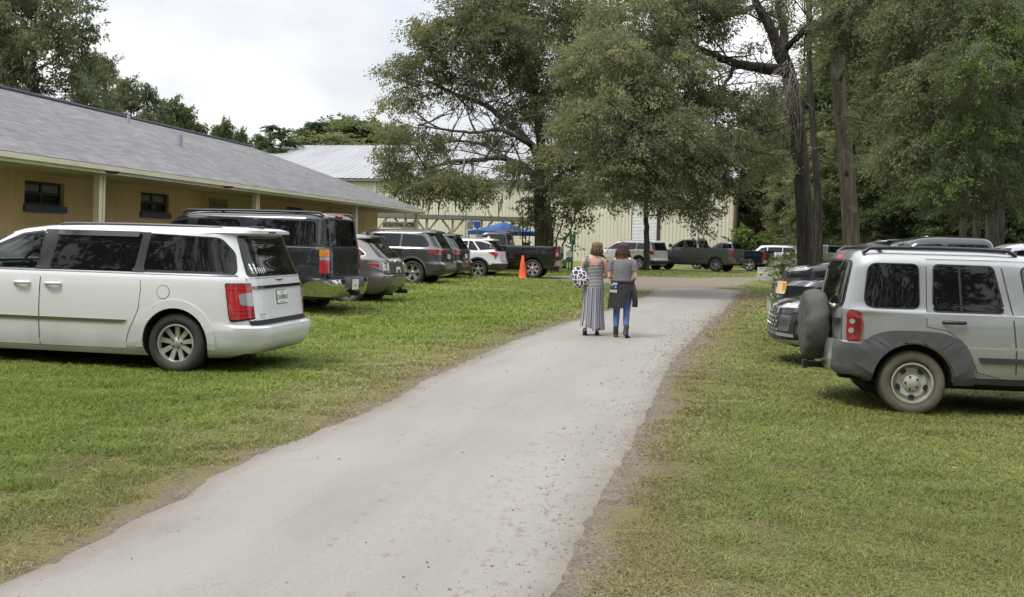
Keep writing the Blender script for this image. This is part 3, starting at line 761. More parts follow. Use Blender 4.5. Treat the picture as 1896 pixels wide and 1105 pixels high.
def paint(name, col, metal=0., rough=.35, coat=1.):
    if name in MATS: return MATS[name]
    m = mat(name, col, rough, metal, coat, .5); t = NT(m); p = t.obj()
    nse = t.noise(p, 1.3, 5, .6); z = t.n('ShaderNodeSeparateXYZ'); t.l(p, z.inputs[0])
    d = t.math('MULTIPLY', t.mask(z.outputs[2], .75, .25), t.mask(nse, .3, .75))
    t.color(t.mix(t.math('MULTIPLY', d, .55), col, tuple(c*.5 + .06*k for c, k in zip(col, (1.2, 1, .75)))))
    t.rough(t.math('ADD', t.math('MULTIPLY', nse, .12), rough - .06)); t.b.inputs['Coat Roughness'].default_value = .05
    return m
GLASS = mat('tinted_glass', (.006, .0065, .007), .02, spec=.42)
TRIM = noisy('black_trim', (.018, .018, .02), (.028, .028, .03), 8., .45)
PLASTIC = noisy('grey_plastic', (.06, .062, .068), (.085, .087, .093), 6., .6)
SEAM = mat('seam_dark', (.006, .006, .007), .8)
UNDER = mat('underbody_dark', (.012, .012, .012), .9)
INT = noisy('cabin_grey', (.075, .08, .08), (.11, .115, .115), 2., .8)
TYRE = noisy('tyre_rubber', (.022, .021, .021), (.045, .042, .04), 3., .8)
CHROME = mat('chrome', (.62, .62, .64), .12, 1.)
ALLOY = noisy('silver_alloy', (.46, .46, .47), (.56, .56, .57), 6., .34, metal=.75)
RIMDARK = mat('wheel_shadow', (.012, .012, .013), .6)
RED = mat('red_lens', (.42, .012, .018), .12, coat=1.); REDD = mat('dark_red_lens', (.11, .008, .012), .15, coat=1.)
AMBER = mat('amber_lens', (.75, .24, .02), .12, coat=1.); CLEAR = mat('clear_lens', (.34, .35, .36), .1, .3, coat=1.)
PLATE = mat('plate_white', (.62, .66, .64), .4); PINK = mat('plate_green', (.02, .12, .07), .5); PORG = mat('plate_orange', (.75, .22, .04), .5); WHITE = mat('white_decal', (.72, .73, .74), .5)
def glass_clear():
    if 'clear_glass' in MATS: return MATS['clear_glass']
    m = bpy.data.materials.new('clear_glass'); m.use_nodes = True; nt_ = m.node_tree; nt_.nodes.clear()
    o = nt_.nodes.new('ShaderNodeOutputMaterial'); mx = nt_.nodes.new('ShaderNodeMixShader'); tr = nt_.nodes.new('ShaderNodeBsdfTransparent'); gl = nt_.nodes.new('ShaderNodeBsdfGlossy'); fr = nt_.nodes.new('ShaderNodeFresnel')
    tr.inputs[0].default_value = (.86, .92, .90, 1); gl.inputs['Roughness'].default_value = .02; fr.inputs[0].default_value = 1.5
    nt_.links.new(fr.outputs[0], mx.inputs[0]); nt_.links.new(tr.outputs[0], mx.inputs[1]); nt_.links.new(gl.outputs[0], mx.inputs[2]); nt_.links.new(mx.outputs[0], o.inputs[0])
    MATS['clear_glass'] = m; return m
def make_wheel(root, name_x, y, r, wd, rimr, style, side, rim_m=None, tyre_m=None, rz=.35):
    """wheel: tyre mesh with the rim as its child; side +1: outer face towards +y"""
    bm = bmesh.new(); h = wd/2; s = side
    prof = [(rimr, .30*wd), (rimr + .012, .44*wd), (rimr + .05, .50*wd), (r - .06, .50*wd), (r - .022, .46*wd), (r - .006, .38*wd), (r, .28*wd), (r, .10*wd), (r - .009, .09*wd), (r - .009, .05*wd), (r, .04*wd)]
    prof = prof + [(a, -b) for a, b in prof[::-1]]
    rg = lathe(bm, prof, 48, 0, 'Y'); 
    wh = ob('wheel', bm, tyre_m or TYRE, root, 50)
    wh.location = (name_x, y, r)
    bm = bmesh.new(); f = .30*wd*s
    lathe(bm, [(rimr + .006, f + .028*s), (rimr - .012, f + .03*s), (rimr - .02, f - .01*s), (rimr - .028, f - .09*s), (rimr*.4, f - .11*s), (.001, f - .11*s)], 40, 0, 'Y')
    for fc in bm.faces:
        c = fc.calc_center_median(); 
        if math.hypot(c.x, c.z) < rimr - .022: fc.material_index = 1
    n, w0, w1, dbl = style['n'], style.get('w0', .06), style.get('w1', .05), style.get('dbl', 0)
    inner = style.get('hub', .07); R1 = rimr - .012; fo = f - .005*s; bk = f - .05*s; hubf = f - style.get('dish', .02)*s
    for k in range(n):
        a0 = 2*PI*k/n + style.get('ph', PI/2)
        for dd in ((-dbl, dbl) if dbl else (0,)):
            pts = []
            for rad, wq, yy in ((inner*.6, w0, hubf), (R1*.55, w0*.45 + w1*.5, (hubf + fo)/2), (R1, w1, fo)):
                a = a0 + dd*(rad/R1)**.5
                ca, sa_ = math.cos(a), math.sin(a)
                pts.append([(Vector((ca*rad - sa_*e*wq/2, yy - dpt*s, sa_*rad + ca*e*wq/2))) for e in (-1, 1) for dpt in (0, .03)])
            rows = [[bm.verts.new(q) for q in p] for p in pts]
            for A, B in zip(rows, rows[1:]):
                for i, j in ((0, 2), (2, 3), (1, 0), (3, 1)): 
                    bm.faces.new((A[i], A[j], B[j], B[i])).material_index = 0
    lathe(bm, [(inner, hubf - .03*s), (inner, hubf), (inner*.55, hubf + .012*s), (inner*.5, hubf + .014*s), (.001, hubf + .016*s)], 20, 0, 'Y')
    for k in range(style.get('lug', 5)):
        a = 2*PI*k/style.get('lug', 5) + PI/2 + .3; q = inner*1.02
        lathe(bm, [(.011, -.002*s), (.011, .007*s), (.001, .007*s)], 8, 1, 'Y', Matrix.Translation((math.cos(a)*q*.78, hubf + .012*s, math.sin(a)*q*.78)))
    if style.get('steel'):
        # pressed steel wheel: dish with windows
        lathe(bm, [(rimr - .02, f - .02*s), (rimr*.86, f - .035*s), (rimr*.70, f - .012*s), (rimr*.45, f - .02*s), (rimr*.3, f - .035*s)], 40, 0, 'Y')
        for k in range(style['steel']):
            a = 2*PI*k/style['steel'] + PI/2 + PI/style['steel']; hh = []
            for e in range(12):
                t_ = 2*PI*e/12; rr_ = rimr*.70 + math.cos(t_)*rimr*.125; aa = a + math.sin(t_)*.25; hh.append(bm.verts.new((math.cos(aa)*rr_, f - .004*s, math.sin(aa)*rr_)))
            bm.faces.new(hh).material_index = 1
    ri = ob('rim', bm, [rim_m or ALLOY, RIMDARK], wh, 40, recalc=True)
    return wh
class Car:
    def __init__(s, name, label, cat, loc, heading, shells, body_m, wb, W, tr, tw, rimr, style, arch=None, arch_dx=(0, 0), thru=(), thru_front=(), rim_m=None, tyre_m=None, scale=1., group=None, under=None, track=None, well=None):
        s.root = empty(name, loc, heading, label, cat, group); s.root.scale = (scale,)*3
        s.sh = shells[0]; s.wb = wb; s.W = W; s.paint = body_m; s.tr = tr
        arch = arch or tr + .055
        bms = []
        s.body = None
        for i, sh in enumerate(shells):
            bm = sh.mesh(); bmesh.ops.recalc_face_normals(bm, faces=bm.faces[:])
            for f in bm.faces:
                if f.normal.z < -.93 and f.calc_center_median().z < .45: f.material_index = 1
            o = ob('body' if i == 0 else 'cab', bm, [body_m, UNDER, well or UNDER, INT], s.root)
            if i == 0: s.body = o
            else: s.cab = o
            cut = []
            if i == 0:
                for xw in (0, wb):
                    for sd in (-1, 1):
                        b2 = bmesh.new(); ri = arch
                        r1 = lathe(b2, [(ri, W - .40), (ri, W + .4)], 40, 0, 'Y'); cap(b2, r1[0][::-1]); cap(b2, r1[1])
                        M = Matrix.Translation((xw, 0, tr + .01)) @ Matrix.Scale(sd, 4, (0, 1, 0))
                        for v in b2.verts: v.co = M @ v.co
                        cut.append((b2, 2))
            if (i == len(shells) - 1):
                for poly in thru:
                    b2 = bmesh.new(); A = [b2.verts.new((p[0], -1.6, p[1])) for p in poly]; B = [b2.verts.new((p[0], 1.6, p[1])) for p in poly]; n = len(poly)
                    for k in range(n): b2.faces.new((A[k], A[(k+1) % n], B[(k+1) % n], B[k]))
                    b2.faces.new(A); b2.faces.new(B[::-1]); cut.append((b2, 3))
            if (i == len(shells) - 1):
                for x0, poly in thru_front:
                    b2 = bmesh.new(); A = [b2.verts.new((x0, p[0], p[1])) for p in poly]; B = [b2.verts.new((x0 + 3, p[0], p[1])) for p in poly]; n = len(poly)
                    for k in range(n): b2.faces.new((A[k], A[(k+1) % n], B[(k+1) % n], B[k]))
                    b2.faces.new(A); b2.faces.new(B[::-1]); cut.append((b2, 3))
            tmp = []
            for b2, mi in cut:
                bmesh.ops.recalc_face_normals(b2, faces=b2.faces[:])
                for f in b2.faces: f.material_index = mi
                me = bpy.data.meshes.new('cutter'); b2.to_mesh(me); b2.free()
                for m in (body_m, UNDER, well or UNDER, INT): me.materials.append(m)
                c = bpy.data.objects.new('cutter', me); COL.objects.link(c); c.parent = s.root; tmp.append(c)
                md = o.modifiers.new('cut', 'BOOLEAN'); md.operation = 'DIFFERENCE'; md.object = c; md.solver = 'EXACT'
            if tmp:
                me = applied(o); o.modifiers.clear(); old = o.data; o.data = me; bpy.data.meshes.remove(old)
                for c in tmp: m_ = c.data; bpy.data.objects.remove(c); bpy.data.meshes.remove(m_)
            o.data.polygons.foreach_set('use_smooth', [True]*len(o.data.polygons)); o.data.set_sharp_from_angle(angle=R(32))
        trk = track or (W - tw/2 - .03)
        s.wheels = []
        for xw in (0, wb):
            for sd in (-1, 1): s.wheels.append(make_wheel(s.root, xw, sd*trk, tr, tw, rimr, style, sd, rim_m, tyre_m))
        bm = bmesh.new(); box(bm, (-.3, -trk*.9, tr - .06), (wb + .3, trk*.9, tr + .10)); tube(bm, [(0, -trk, tr), (0, trk, tr)], .05); blob_mesh(bm, (0, 0, tr), (.14, .2, .13)); ob('chassis', bm, UNDER, s.root)
        PATCH_C[0] = wb/2
    def P(s, name, kind, polys, mats, sd=1, off=.004, parent=None, sh=None, step=.09, skirt=.012):
        """one part made of raised panels: polys [(poly, material index, offset)]"""
        setk(kind); bm = bmesh.new(); fn = (sh or s.sh).fn(kind, sd)
        if polys and not isinstance(polys[0][0], (list, tuple)) : polys = [polys]
        for it in polys:
            if isinstance(it, tuple) and len(it) == 3 and isinstance(it[0], list): poly, mi, of = it
            else: poly, mi, of = it, 0, off
            patch(bm, fn, poly, of, mi, step, skirt)
        return ob(name, bm, mats, parent or s.root, 40, recalc=False)
    def door(s, poly, sd, hx=None, hz=None, hl=.2, hm=None, name='door', m=None, mold=None):
        d = s.P(name, 'side', [(grow(poly, .006), 1, .0012), (poly, 0, .0035)], [m or s.paint, SEAM], sd, skirt=.006)
        if hx is not None:
            bm = bmesh.new(); c = s.sh.side(hx, hz, sd); 
            p = [(hx - hl/2, c.y + sd*.006, hz), (hx - hl/2 + .03, c.y + sd*.042, hz), (hx, c.y + sd*.05, hz), (hx + hl/2 - .03, c.y + sd*.042, hz), (hx + hl/2, c.y + sd*.006, hz)]
            tube(bm, p, [.016, .018, .018, .018, .016], 8)
            for v in bm.verts: v.co.z = hz + (v.co.z - hz)*1.1
            ob('handle', bm, hm or s.paint, d, 60)
        return d
    def window(s, poly, sd, m=None, frame=.016, sh=None, fm=None, kind='side', name='window', off=.008, parent=None, step=.09):
        mats = [m or GLASS, fm or TRIM]
        ps = ([(grow(poly, frame), 1, off - .003)] if frame else []) + [(poly, 0, off)]
        if m is not None and frame:  # see-through pane: ring frame only
            wo = s.P(name, kind, [(poly, 0, off - .002)], [m], sd, sh=sh, skirt=0, parent=parent, step=step)
            setk(kind); bm = bmesh.new(); fn = (sh or s.sh).fn(kind, sd); out = grow(poly, frame); n = len(poly)
            for k in range(n): patch(bm, fn, [poly[k], poly[(k+1) % n], out[(k+1) % n], out[k]], off, 0, .2, .01)
            ob('frame', bm, fm or TRIM, wo, 40, recalc=False); return wo
        return s.P(name, kind, ps, mats, sd, sh=sh, parent=parent, step=step)
    def lettering(s, txt, size, kind, u, v, m, sd=1, off=.012, flip=1, parent=None, sh=None, name='lettering', sx=1.):
        me = text_mesh(txt, size); fn = (sh or s.sh).fn(kind, sd)
        for vv in me.vertices:
            p = fn(u + flip*vv.co.x*sx, v + vv.co.y); p0 = fn(u, v)
            o_ = Vector((-off, 0, 0)) if kind in ('rear',) else (Vector((off, 0, 0)) if kind == 'front' else Vector((0, sd*off, 0)))
            vv.co = p + o_
        o = link_mesh(name, me, m, parent or s.root); return o
    def plate(s, u, v, txt='', wd=.305, ht=.155, kind='rear', off=.012):
        p = s.P('licence_plate', kind, [(rect2(u - wd/2 - .008, v - ht/2 - .008, u + wd/2 + .008, v + ht/2 + .008, .01), 1, off - .004), (rect2(u - wd/2, v - ht/2, u + wd/2, v + ht/2, .012), 0, off), ([(u - .03, v - .03), (u + .03, v - .03), (u + .035, v + .02), (u, v + .035), (u - .035, v + .02)], 2, off + .001)], [PLATE, TRIM, PORG], step=.3, skirt=.02)
        if txt:
            fl = -1 if kind == 'rear' else 1
            s.lettering(txt, .085, kind, u, v - .005, PINK, off=off + .004, flip=fl, parent=p)
            s.lettering('FLORIDA', .032, kind, u, v + ht*.36, PINK, off=off + .004, flip=fl, parent=p)
            s.lettering('SUNSHINE STATE', .022, kind, u, v - ht*.38, PINK, off=off + .004, flip=fl, parent=p)
        return p
    def rails(s, x0, x1, y, z, r=.018, m=None, lift=.05, cross=(), sides=(1, -1)):
        for sd in sides:
            bm = bmesh.new(); pts = [(x0, sd*y, z), (x0 + .08, sd*y, z + lift)] + [(x0 + (x1 - x0)*k/6, sd*y, z + lift + .012*math.sin(PI*k/6)) for k in range(1, 6)] + [(x1 - .08, sd*y, z + lift), (x1, sd*y, z)]
            tube(bm, pts, r, 8); ob('roof_rail', bm, m or TRIM, s.root, 60)
        for x_ in cross:
            bm = bmesh.new(); bar(bm, (x_, -y, z + lift + .01), (x_, y, z + lift + .01), .05, .022); ob('roof_bar', bm, m or TRIM, s.root)
    def mirror(s, x, y, z, m=None, sides=(1, -1), sc=1.):
        for sd in sides:
            bm = bmesh.new(); blob_mesh(bm, (x, sd*(y + .13*sc), z), (.055*sc, .12*sc, .085*sc), 14); bar(bm, (x + .03, sd*(y - .03), z - .04), (x + .01, sd*(y + .08), z - .03), .05, .04)
            ob('mirror', bm, m or s.paint, s.root, 50)
    def antenna(s, x, y, z, m=None):
        bm = bmesh.new(); r0 = [(0, 0), (-.10, 0), (-.13, .0)]
        v = [bm.verts.new(p) for p in ((x, y, z - .02), (x - .17, y - .028, z - .02), (x - .17, y + .028, z - .02), (x - .12, y, z + .065), (x - .17, y, z + .06))]
        for f in ((0, 1, 3), (0, 3, 2), (1, 4, 3), (2, 3, 4), (1, 2, 4)): bm.faces.new([v[i] for i in f])
        ob('antenna', bm, m or s.paint, s.root)
def place(px, py, heading, side, track, dist=None):
    """root location so that the near rear tyre touches the ground seen at (px,py); side: local y sign of that tyre"""
    p = gp(px, py) if dist is None else gd(px, dist)
    off = Vector((-math.sin(heading)*side*track, math.cos(heading)*side*track, 0))
    q = p - off; return (q.x, q.y, float(gz(q.x, q.y)))
def arc_pts(cx, cz, r, a0, a1, n=12):
    return [(cx + r*math.cos(R(a0 + (a1 - a0)*k/n)), cz + r*math.sin(R(a0 + (a1 - a0)*k/n))) for k in range(n + 1)]
def suv(W, Hh, ro, fo, wb, zg=.24, bz=.60, zh=.95, zc=1.08, xc=None, zb=1.12, belt_w=.965, xw=None, xt=None, rr=(.03, .06, .5), roofw=.76, bump=.07, lip=.12, zroof_r=None, capw=.55, hood_f=.16, tuck=.06):
    """slices of a two-box body. rr: how far the rear leans in at belt, roof edge"""
    xc = xc if xc is not None else wb - .05; xt = xt if xt is not None else xc - .95
    F_ = wb + fo
    return [(zg, -ro + .22, F_ - .28, W*.90), (zg + .07, -ro + .07, F_ - .07, W*.95), (zg + .16, -ro + .015, F_ - .02, W*.975), (bz - .04, -ro, F_, W*.995), (bz, -ro + .02, F_, W), (bz + .035, -ro + bump, F_ - .005, W*1.0),
            (zh - .12, -ro + bump + rr[0]*.4, F_ - .03, W*.998), (zh - .03, -ro + bump + rr[0]*.7, F_ - hood_f*.6, W*.992), (zh, -ro + bump + rr[0]*.8, F_ - hood_f - .1, W*.988), ((zh*.4 + zc*.6), -ro + bump + rr[0], xc + (F_ - xc)*.36, W*.98), (zc, -ro + bump + rr[0], xc + .02, W*.972),
            (zb, -ro + bump + rr[0] + .02, xc - (zb - zc)*1.3, W*belt_w), (zb + .02, -ro + bump + rr[0] + .03, xc - (zb - zc + .02)*1.4, W*(belt_w - .022)),
            (Hh - .14, -ro + bump + rr[1], xt + .12, W*(roofw + .05)), (Hh - .085, -ro + bump + rr[1] + .03, xt, W*roofw), (Hh - .05, -ro + bump + rr[1] + .07, xt - .14, W*(roofw - .06)), (Hh - .02, -ro + bump + rr[2] - .1, xt - .4, W*(roofw - .16)), (Hh, -ro + bump + rr[2] + .1, xt - .8, W*.3)]
CG = glass_clear()
HL = math.atan2(.979*math.sin(0) + .0, 1)  # unused
def heading(deg): return R(deg)
# left row noses away to the left: heading 180 - a degrees (a: turn away from us)
# ------------------------------------------------------------------ white minivan
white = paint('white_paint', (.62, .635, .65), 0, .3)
va = Shell([(.19,-.70,3.8,.88),(.25,-.92,3.98,.935),(.33,-1.00,4.04,.962),(.50,-1.05,4.08,.98),(.555,-1.04,4.08,.985),(.59,-.925,4.075,.988),(.75,-.905,4.03,.99),(.86,-.89,3.98,.99),(.93,-.88,3.90,.985),(1.0,-.87,3.72,.98),(1.08,-.855,3.52,.972),(1.14,-.84,3.42,.958),(1.165,-.83,3.36,.936),(1.36,-.738,3.0,.893),(1.60,-.64,2.50,.84),(1.64,-.635,2.36,.825),(1.652,-.745,2.30,.815),(1.69,-.745,2.05,.765),(1.715,-.66,1.6,.66),(1.73,-.4,1.1,.4)], 7.5, 4.)
h_v = R(180 - 10.5)
fw_ = rpoly([(1.80, 1.165), (3.02, 1.165), (2.97, 1.20), (2.60, 1.37), (2.12, 1.565), (1.80, 1.61)], [.03, .03, .06, .2, .15, .04])
WS_ = [(-.74, 1.195), (.74, 1.195), (.66, 1.555), (-.66, 1.555)]
van = Car('minivan', 'white minivan with tinted rear windows parked nearest on the grass', 'minivan', place(331, 690, h_v, 1, .87), h_v, [va], white, 3.08, .985, .35, .22, .222, dict(n=9, w0=.045, w1=.062, hub=.075, lug=5, dish=.015, ph=PI/2), thru=[fw_], thru_front=[(1.86, WS_)], arch=.405, rim_m=noisy('dusty_alloy', (.40, .40, .37), (.52, .52, .50), 8., .4, metal=.6), scale=1.03)
sl_poly = [(.46, 1.15), (.44, .95), (.46, .74), (.52, .60), (.58, .48), (.615, .36), (.615, .27), (1.735, .265), (1.735, 1.15)]
fd_poly = [(1.75, 1.15), (1.75, .265), (2.60, .265), (2.66, .40), (2.76, .62), (2.92, .82), (3.02, 1.0), (3.02, 1.15)]
for sd in (1, -1):
    van.door(sl_poly, sd, 1.57, 1.0, .21, name='sliding_door'); van.door(fd_poly, sd, 1.98, 1.0, .21, name='front_door')
    van.window(rpoly([(.44, 1.165), (-.69, 1.165), (-.62, 1.42), (-.46, 1.585), (.40, 1.615)], [.03, .06, .2, .16, .03]), sd, frame=.010)
    van.window(rpoly([(.56, 1.165), (1.66, 1.165), (1.58, 1.615), (.50, 1.615)], .035), sd, frame=0)
    bmq = van.P('pillar_trim', 'side', [([(.42, 1.15), (.58, 1.15), (.52, 1.635), (.40, 1.635)], 0, .006), ([(1.64, 1.15), (1.83, 1.15), (1.80, 1.64), (1.56, 1.64)], 0, .006), ([(.52, 1.618), (1.6, 1.618), (1.6, 1.64), (.52, 1.64)], 0, .006)], [TRIM], sd)
    van.window(fw_, sd, CG, frame=.02)
    dv = van.P('rain_visor', 'side', [(rpoly([(.54, 1.575), (1.62, 1.575), (1.605, 1.632), (.53, 1.632)], .015), 0, .022)], [mat('smoked_visor', (.035, .036, .045), .12, coat=1.)], sd, skirt=.02)
    van.P('chrome_strip', 'side', [([(.66, .575), (2.6, .575), (2.6, .607), (.60, .607)], 0, .016)], [mat('strip_metal', (.30, .29, .26), .3, .9)], sd, skirt=.016)
    van.P('belt_strip', 'side', [([(-.7, 1.145), (3.0, 1.145), (3.0, 1.160), (-.7, 1.160)], 0, .009)], [mat('belt_metal', (.14, .14, .16), .3, .8)], sd)
    cpt = [(.15 + .075*math.cos(2*PI*k/28), .945 + .075*math.sin(2*PI*k/28)) for k in range(28)]
    fdr = van.P('fuel_door', 'side', [(grow(cpt, .006), 1, .0014), (cpt, 0, .003)], [white, SEAM], sd, skirt=.004)
    # flared lip over the arch
    A = arc_pts(0, .36, .405, -8, 188, 22); B = arc_pts(0, .36, .50, -8, 188, 22)
    setk('side'); bm = bmesh.new(); f_ = va.fn('side', sd)
    for k in range(22): patch(bm, f_, [A[k], A[k+1], B[k+1], B[k]], .012, 0, .2, .02)
    ob('arch_lip', bm, white, van.root, 60, recalc=False)
    tl = van.P('taillight', 'wrapr', [(rpoly([(-.115, .655), (.200, .62), (.21, 1.07), (-.10, 1.07)], [.02, .04, .03, .02]), 2, .008), (rpoly([(-.100, .672), (.188, .642), (.198, 1.057), (-.088, 1.057)], [.02, .04, .03, .02]), 0, .016), (rpoly([(-.10, .80), (.06, .82), (.07, .945), (-.096, .965)], .03), 1, .020)], [RED, CLEAR, SEAM], sd, step=.05)
    for hq in (.70, .745, .99, 1.03):
        van.P('lens_rib', 'wrapr', [([(-.09, hq), (.185, hq), (.185, hq + .006), (-.09, hq + .006)], 0, .018)], [REDD], sd, parent=tl, step=.05)
van.P('liftgate', 'rear', [(grow([(-.80, .585), (.80, .585), (.775, 1.12), (-.775, 1.12)], .006), 1, .0012), ([(-.80, .585), (.80, .585), (.775, 1.12), (-.775, 1.12)], 0, .004)], [white, SEAM])
van.window(rpoly([(-.755, 1.145), (.755, 1.145), (.66, 1.625), (-.66, 1.625)], .04), 1, kind='rear', frame=.0, name='rear_window', step=.06)
cb = van.P('chrome_bar', 'rear', [(rpoly([(-.72, 1.0), (.72, 1.0), (.72, 1.035), (-.72, 1.035)], .012), 0, .02)], [mat('dark_chrome', (.22, .22, .27), .15, 1.)], step=.05, skirt=.03)
van.P('wing_badge', 'rear', [([(-.14, 1.105), (-.05, 1.088), (0, 1.078), (.05, 1.088), (.14, 1.105), (.05, 1.102), (0, 1.098), (-.05, 1.102)], 0, .012)], [CHROME], step=.4)
van.P('plate_recess', 'rear', [(rpoly([(-.25, .745), (.25, .745), (.27, .985), (-.27, .985)], .05), 0, .006)], [noisy('white_shade', (.52, .53, .54), (.55, .56, .57), 3., .4)], step=.2)
van.plate(0, .885, 'ZA4 8NE', off=.016)
van.lettering('XLB ATX', .035, 'rear', .58, .70, mat('badge_grey', (.1, .1, .11), .4), flip=-1, off=.009)
van.lettering('FLEX FUEL', .022, 'rear', .58, .665, MATS['badge_grey'], flip=-1, off=.009)
van.lettering('TOWING', .03, 'rear', .62, .615, MATS['badge_grey'], flip=-1, off=.009)
van.P('bumper_step', 'rear', [], [PLASTIC]) if False else None
bm = bmesh.new()
pts = [va.end(y, .57, True) for y in np.linspace(-.80, .80, 24)]
for a, b in zip(pts, pts[1:]): face(bm, (a + Vector((.02, 0, .012)), b + Vector((.02, 0, .012)), b + Vector((.115, 0, .024)), a + Vector((.115, 0, .024))))
ob('bumper_step', bm, noisy('step_pad', (.16, .165, .19), (.21, .215, .24), 10., .5), van.root)
# stick-figure family and dots on the rear glass
st = bmesh.new(); setk('rear'); fr_ = va.fn('rear')
def disc2(u, v, r, n=12): return [(u + r*math.cos(2*PI*k/n), v + r*math.sin(2*PI*k/n)) for k in range(n)]
for k, (u, sc) in enumerate(((.66, 1.), (.585, 1.), (.52, .62), (.47, .58), (.42, .58), (.365, .62))):
    z0 = 1.175; 
    patch(st, fr_, disc2(u, z0 + .098*sc, .02*sc), .013, 0, .4, 0)
    patch(st, fr_, [(u - .012*sc, z0 + .03*sc), (u + .012*sc, z0 + .03*sc), (u + .022*sc, z0 + .076*sc), (u - .022*sc, z0 + .076*sc)], .013, 0, .4, 0)
    for e in (-1, 1):
        patch(st, fr_, [(u + e*.004*sc, z0 + .03*sc), (u + e*.014*sc, z0 + .03*sc), (u + e*.018*sc, z0), (u + e*.008*sc, z0)], .013, 0, .4, 0)
        patch(st, fr_, [(u + e*.02*sc, z0 + .076*sc), (u + e*.024*sc, z0 + .066*sc), (u + e*.042*sc, z0 + .045*sc), (u + e*.038*sc, z0 + .053*sc)], .013, 0, .4, 0)
ob('window_decal', st, WHITE, van.root, recalc=False)
van.window(WS_, 1, CG, frame=.03, kind='front', name='windshield', step=.06)
van.P('brake_lamp', 'rear', [(rect2(-.10, 1.662, .10, 1.678), 0, .01)], [REDD])
van.rails(-.45, 1.75, .655, 1.672, .022, mat('rail_grey', (.045, .045, .055), .35), .038)
van.mirror(2.80, .92, 1.22, white)
bm = bmesh.new(); v8 = box(bm, (-.62, -.08, 1.715), (-.48, .08, 1.745), bevel=.01); ob('antenna', bm, TRIM, van.root)
# cabin seen through the front door glass: dash, wheel, screen, mirror
cab_ = bmesh.new(); box(cab_, (2.45, -.72, 1.158), (2.75, .72, 1.225), bevel=.02); box(cab_, (2.55, -.72, 1.16), (2.78, .72, 1.265), bevel=.02); ob('dashboard', cab_, mat('dash_grey', (.10, .125, .12), .6), van.root)
cab_ = bmesh.new(); M = Matrix.Translation((2.28, .40, 1.20)) @ Matrix.Rotation(R(-24), 4, 'Y')
rr_ = [M @ Vector((0, math.cos(2*PI*k/24)*.185, math.sin(2*PI*k/24)*.185)) for k in range(25)]
tube(cab_, rr_, .017, 8, cap=False); bar(cab_, M @ Vector((0, -.18, 0)), M @ Vector((0, .18, 0)), .03, .02); bar(cab_, M @ Vector((0, 0, 0)), M @ Vector((0, 0, -.18)), .03, .03); blob_mesh(cab_, M @ Vector((0, 0, -.01)), (.03, .06, .06)); ob('steering_wheel', cab_, mat('wheel_dark', (.03, .045, .045), .5), van.root)
cab_ = bmesh.new(); box(cab_, (2.30, -.14, 1.17), (2.34, .10, 1.29), bevel=.012); box(cab_, (2.296, -.11, 1.19), (2.299, .07, 1.27), 1); tube(cab_, [(2.34, -.08, 1.28), (2.34, -.08, 1.34), (2.30, -.10, 1.365)], .014); ob('dash_screen', cab_, [mat('dash_black', (.02, .02, .022), .5), mat('screen_grey', (.10, .14, .13), .2)], van.root)
cab_ = bmesh.new(); box(cab_, (2.30, -.14, 1.42), (2.33, .16, 1.50), bevel=.015); ob('inner_mirror', cab_, MATS['dash_black'], van.root)
# ------------------------------------------------------------------ silver off-roader (right, nearest)
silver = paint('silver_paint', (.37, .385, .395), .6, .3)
je = Shell([(.36,-.60,3.2,.84),(.40,-.73,3.4,.87),(.44,-.79,3.42,.885),(.70,-.80,3.42,.90),(.735,-.79,3.42,.90),(.75,-.735,3.41,.895),(.85,-.735,3.36,.895),(.98,-.73,3.28,.89),(1.03,-.73,3.1,.885),(1.065,-.725,2.3,.88),(1.085,-.72,2.0,.868),(1.12,-.715,1.97,.855),(1.54,-.62,1.62,.795),(1.60,-.60,1.52,.78),(1.655,-.575,1.40,.745),(1.69,-.53,1.2,.69),(1.715,-.40,.9,.55),(1.725,-.2,.5,.3)], 8., 5.)
h_j = R(-7.0)
jf = rpoly([(1.13, 1.095), (1.92, 1.095), (1.58, 1.545), (1.06, 1.56)], [.05, .05, .1, .05])
dirt_t = noisy('muddy_tyre', (.19, .165, .125), (.27, .24, .19), 5., .95); 
if True:
    t = NT(dirt_t); p = t.obj(); sp_ = t.n('ShaderNodeSeparateXYZ'); t.l(p, sp_.inputs[0])
    ay = t.math('ABSOLUTE', sp_.outputs[1]); c0 = t.ramp(t.noise(p, 5, 5), [(.35, (.085, .076, .056)), (.65, (.135, .122, .095))])
    t.color(t.mix(t.mask(ay, .095, .108), (.045, .042, .038), c0))
jeep = Car('off_road_suv', 'silver boxy off-road SUV with covered spare wheel and muddy tyre', 'SUV', place(1683, 767, h_j, -1, .76), h_j, [je], silver, 2.65, .90, .338, .225, .208, dict(n=0, hub=.085, steel=5, lug=5, dish=.0), thru=[jf], arch=.40, rim_m=noisy('dusty_steel_rim', (.33, .32, .285), (.47, .465, .43), 7., .5, metal=.35), tyre_m=dirt_t, track=.765, well=noisy('muddy_well', (.05, .045, .035), (.10, .09, .07), 4., .95))
J = jeep
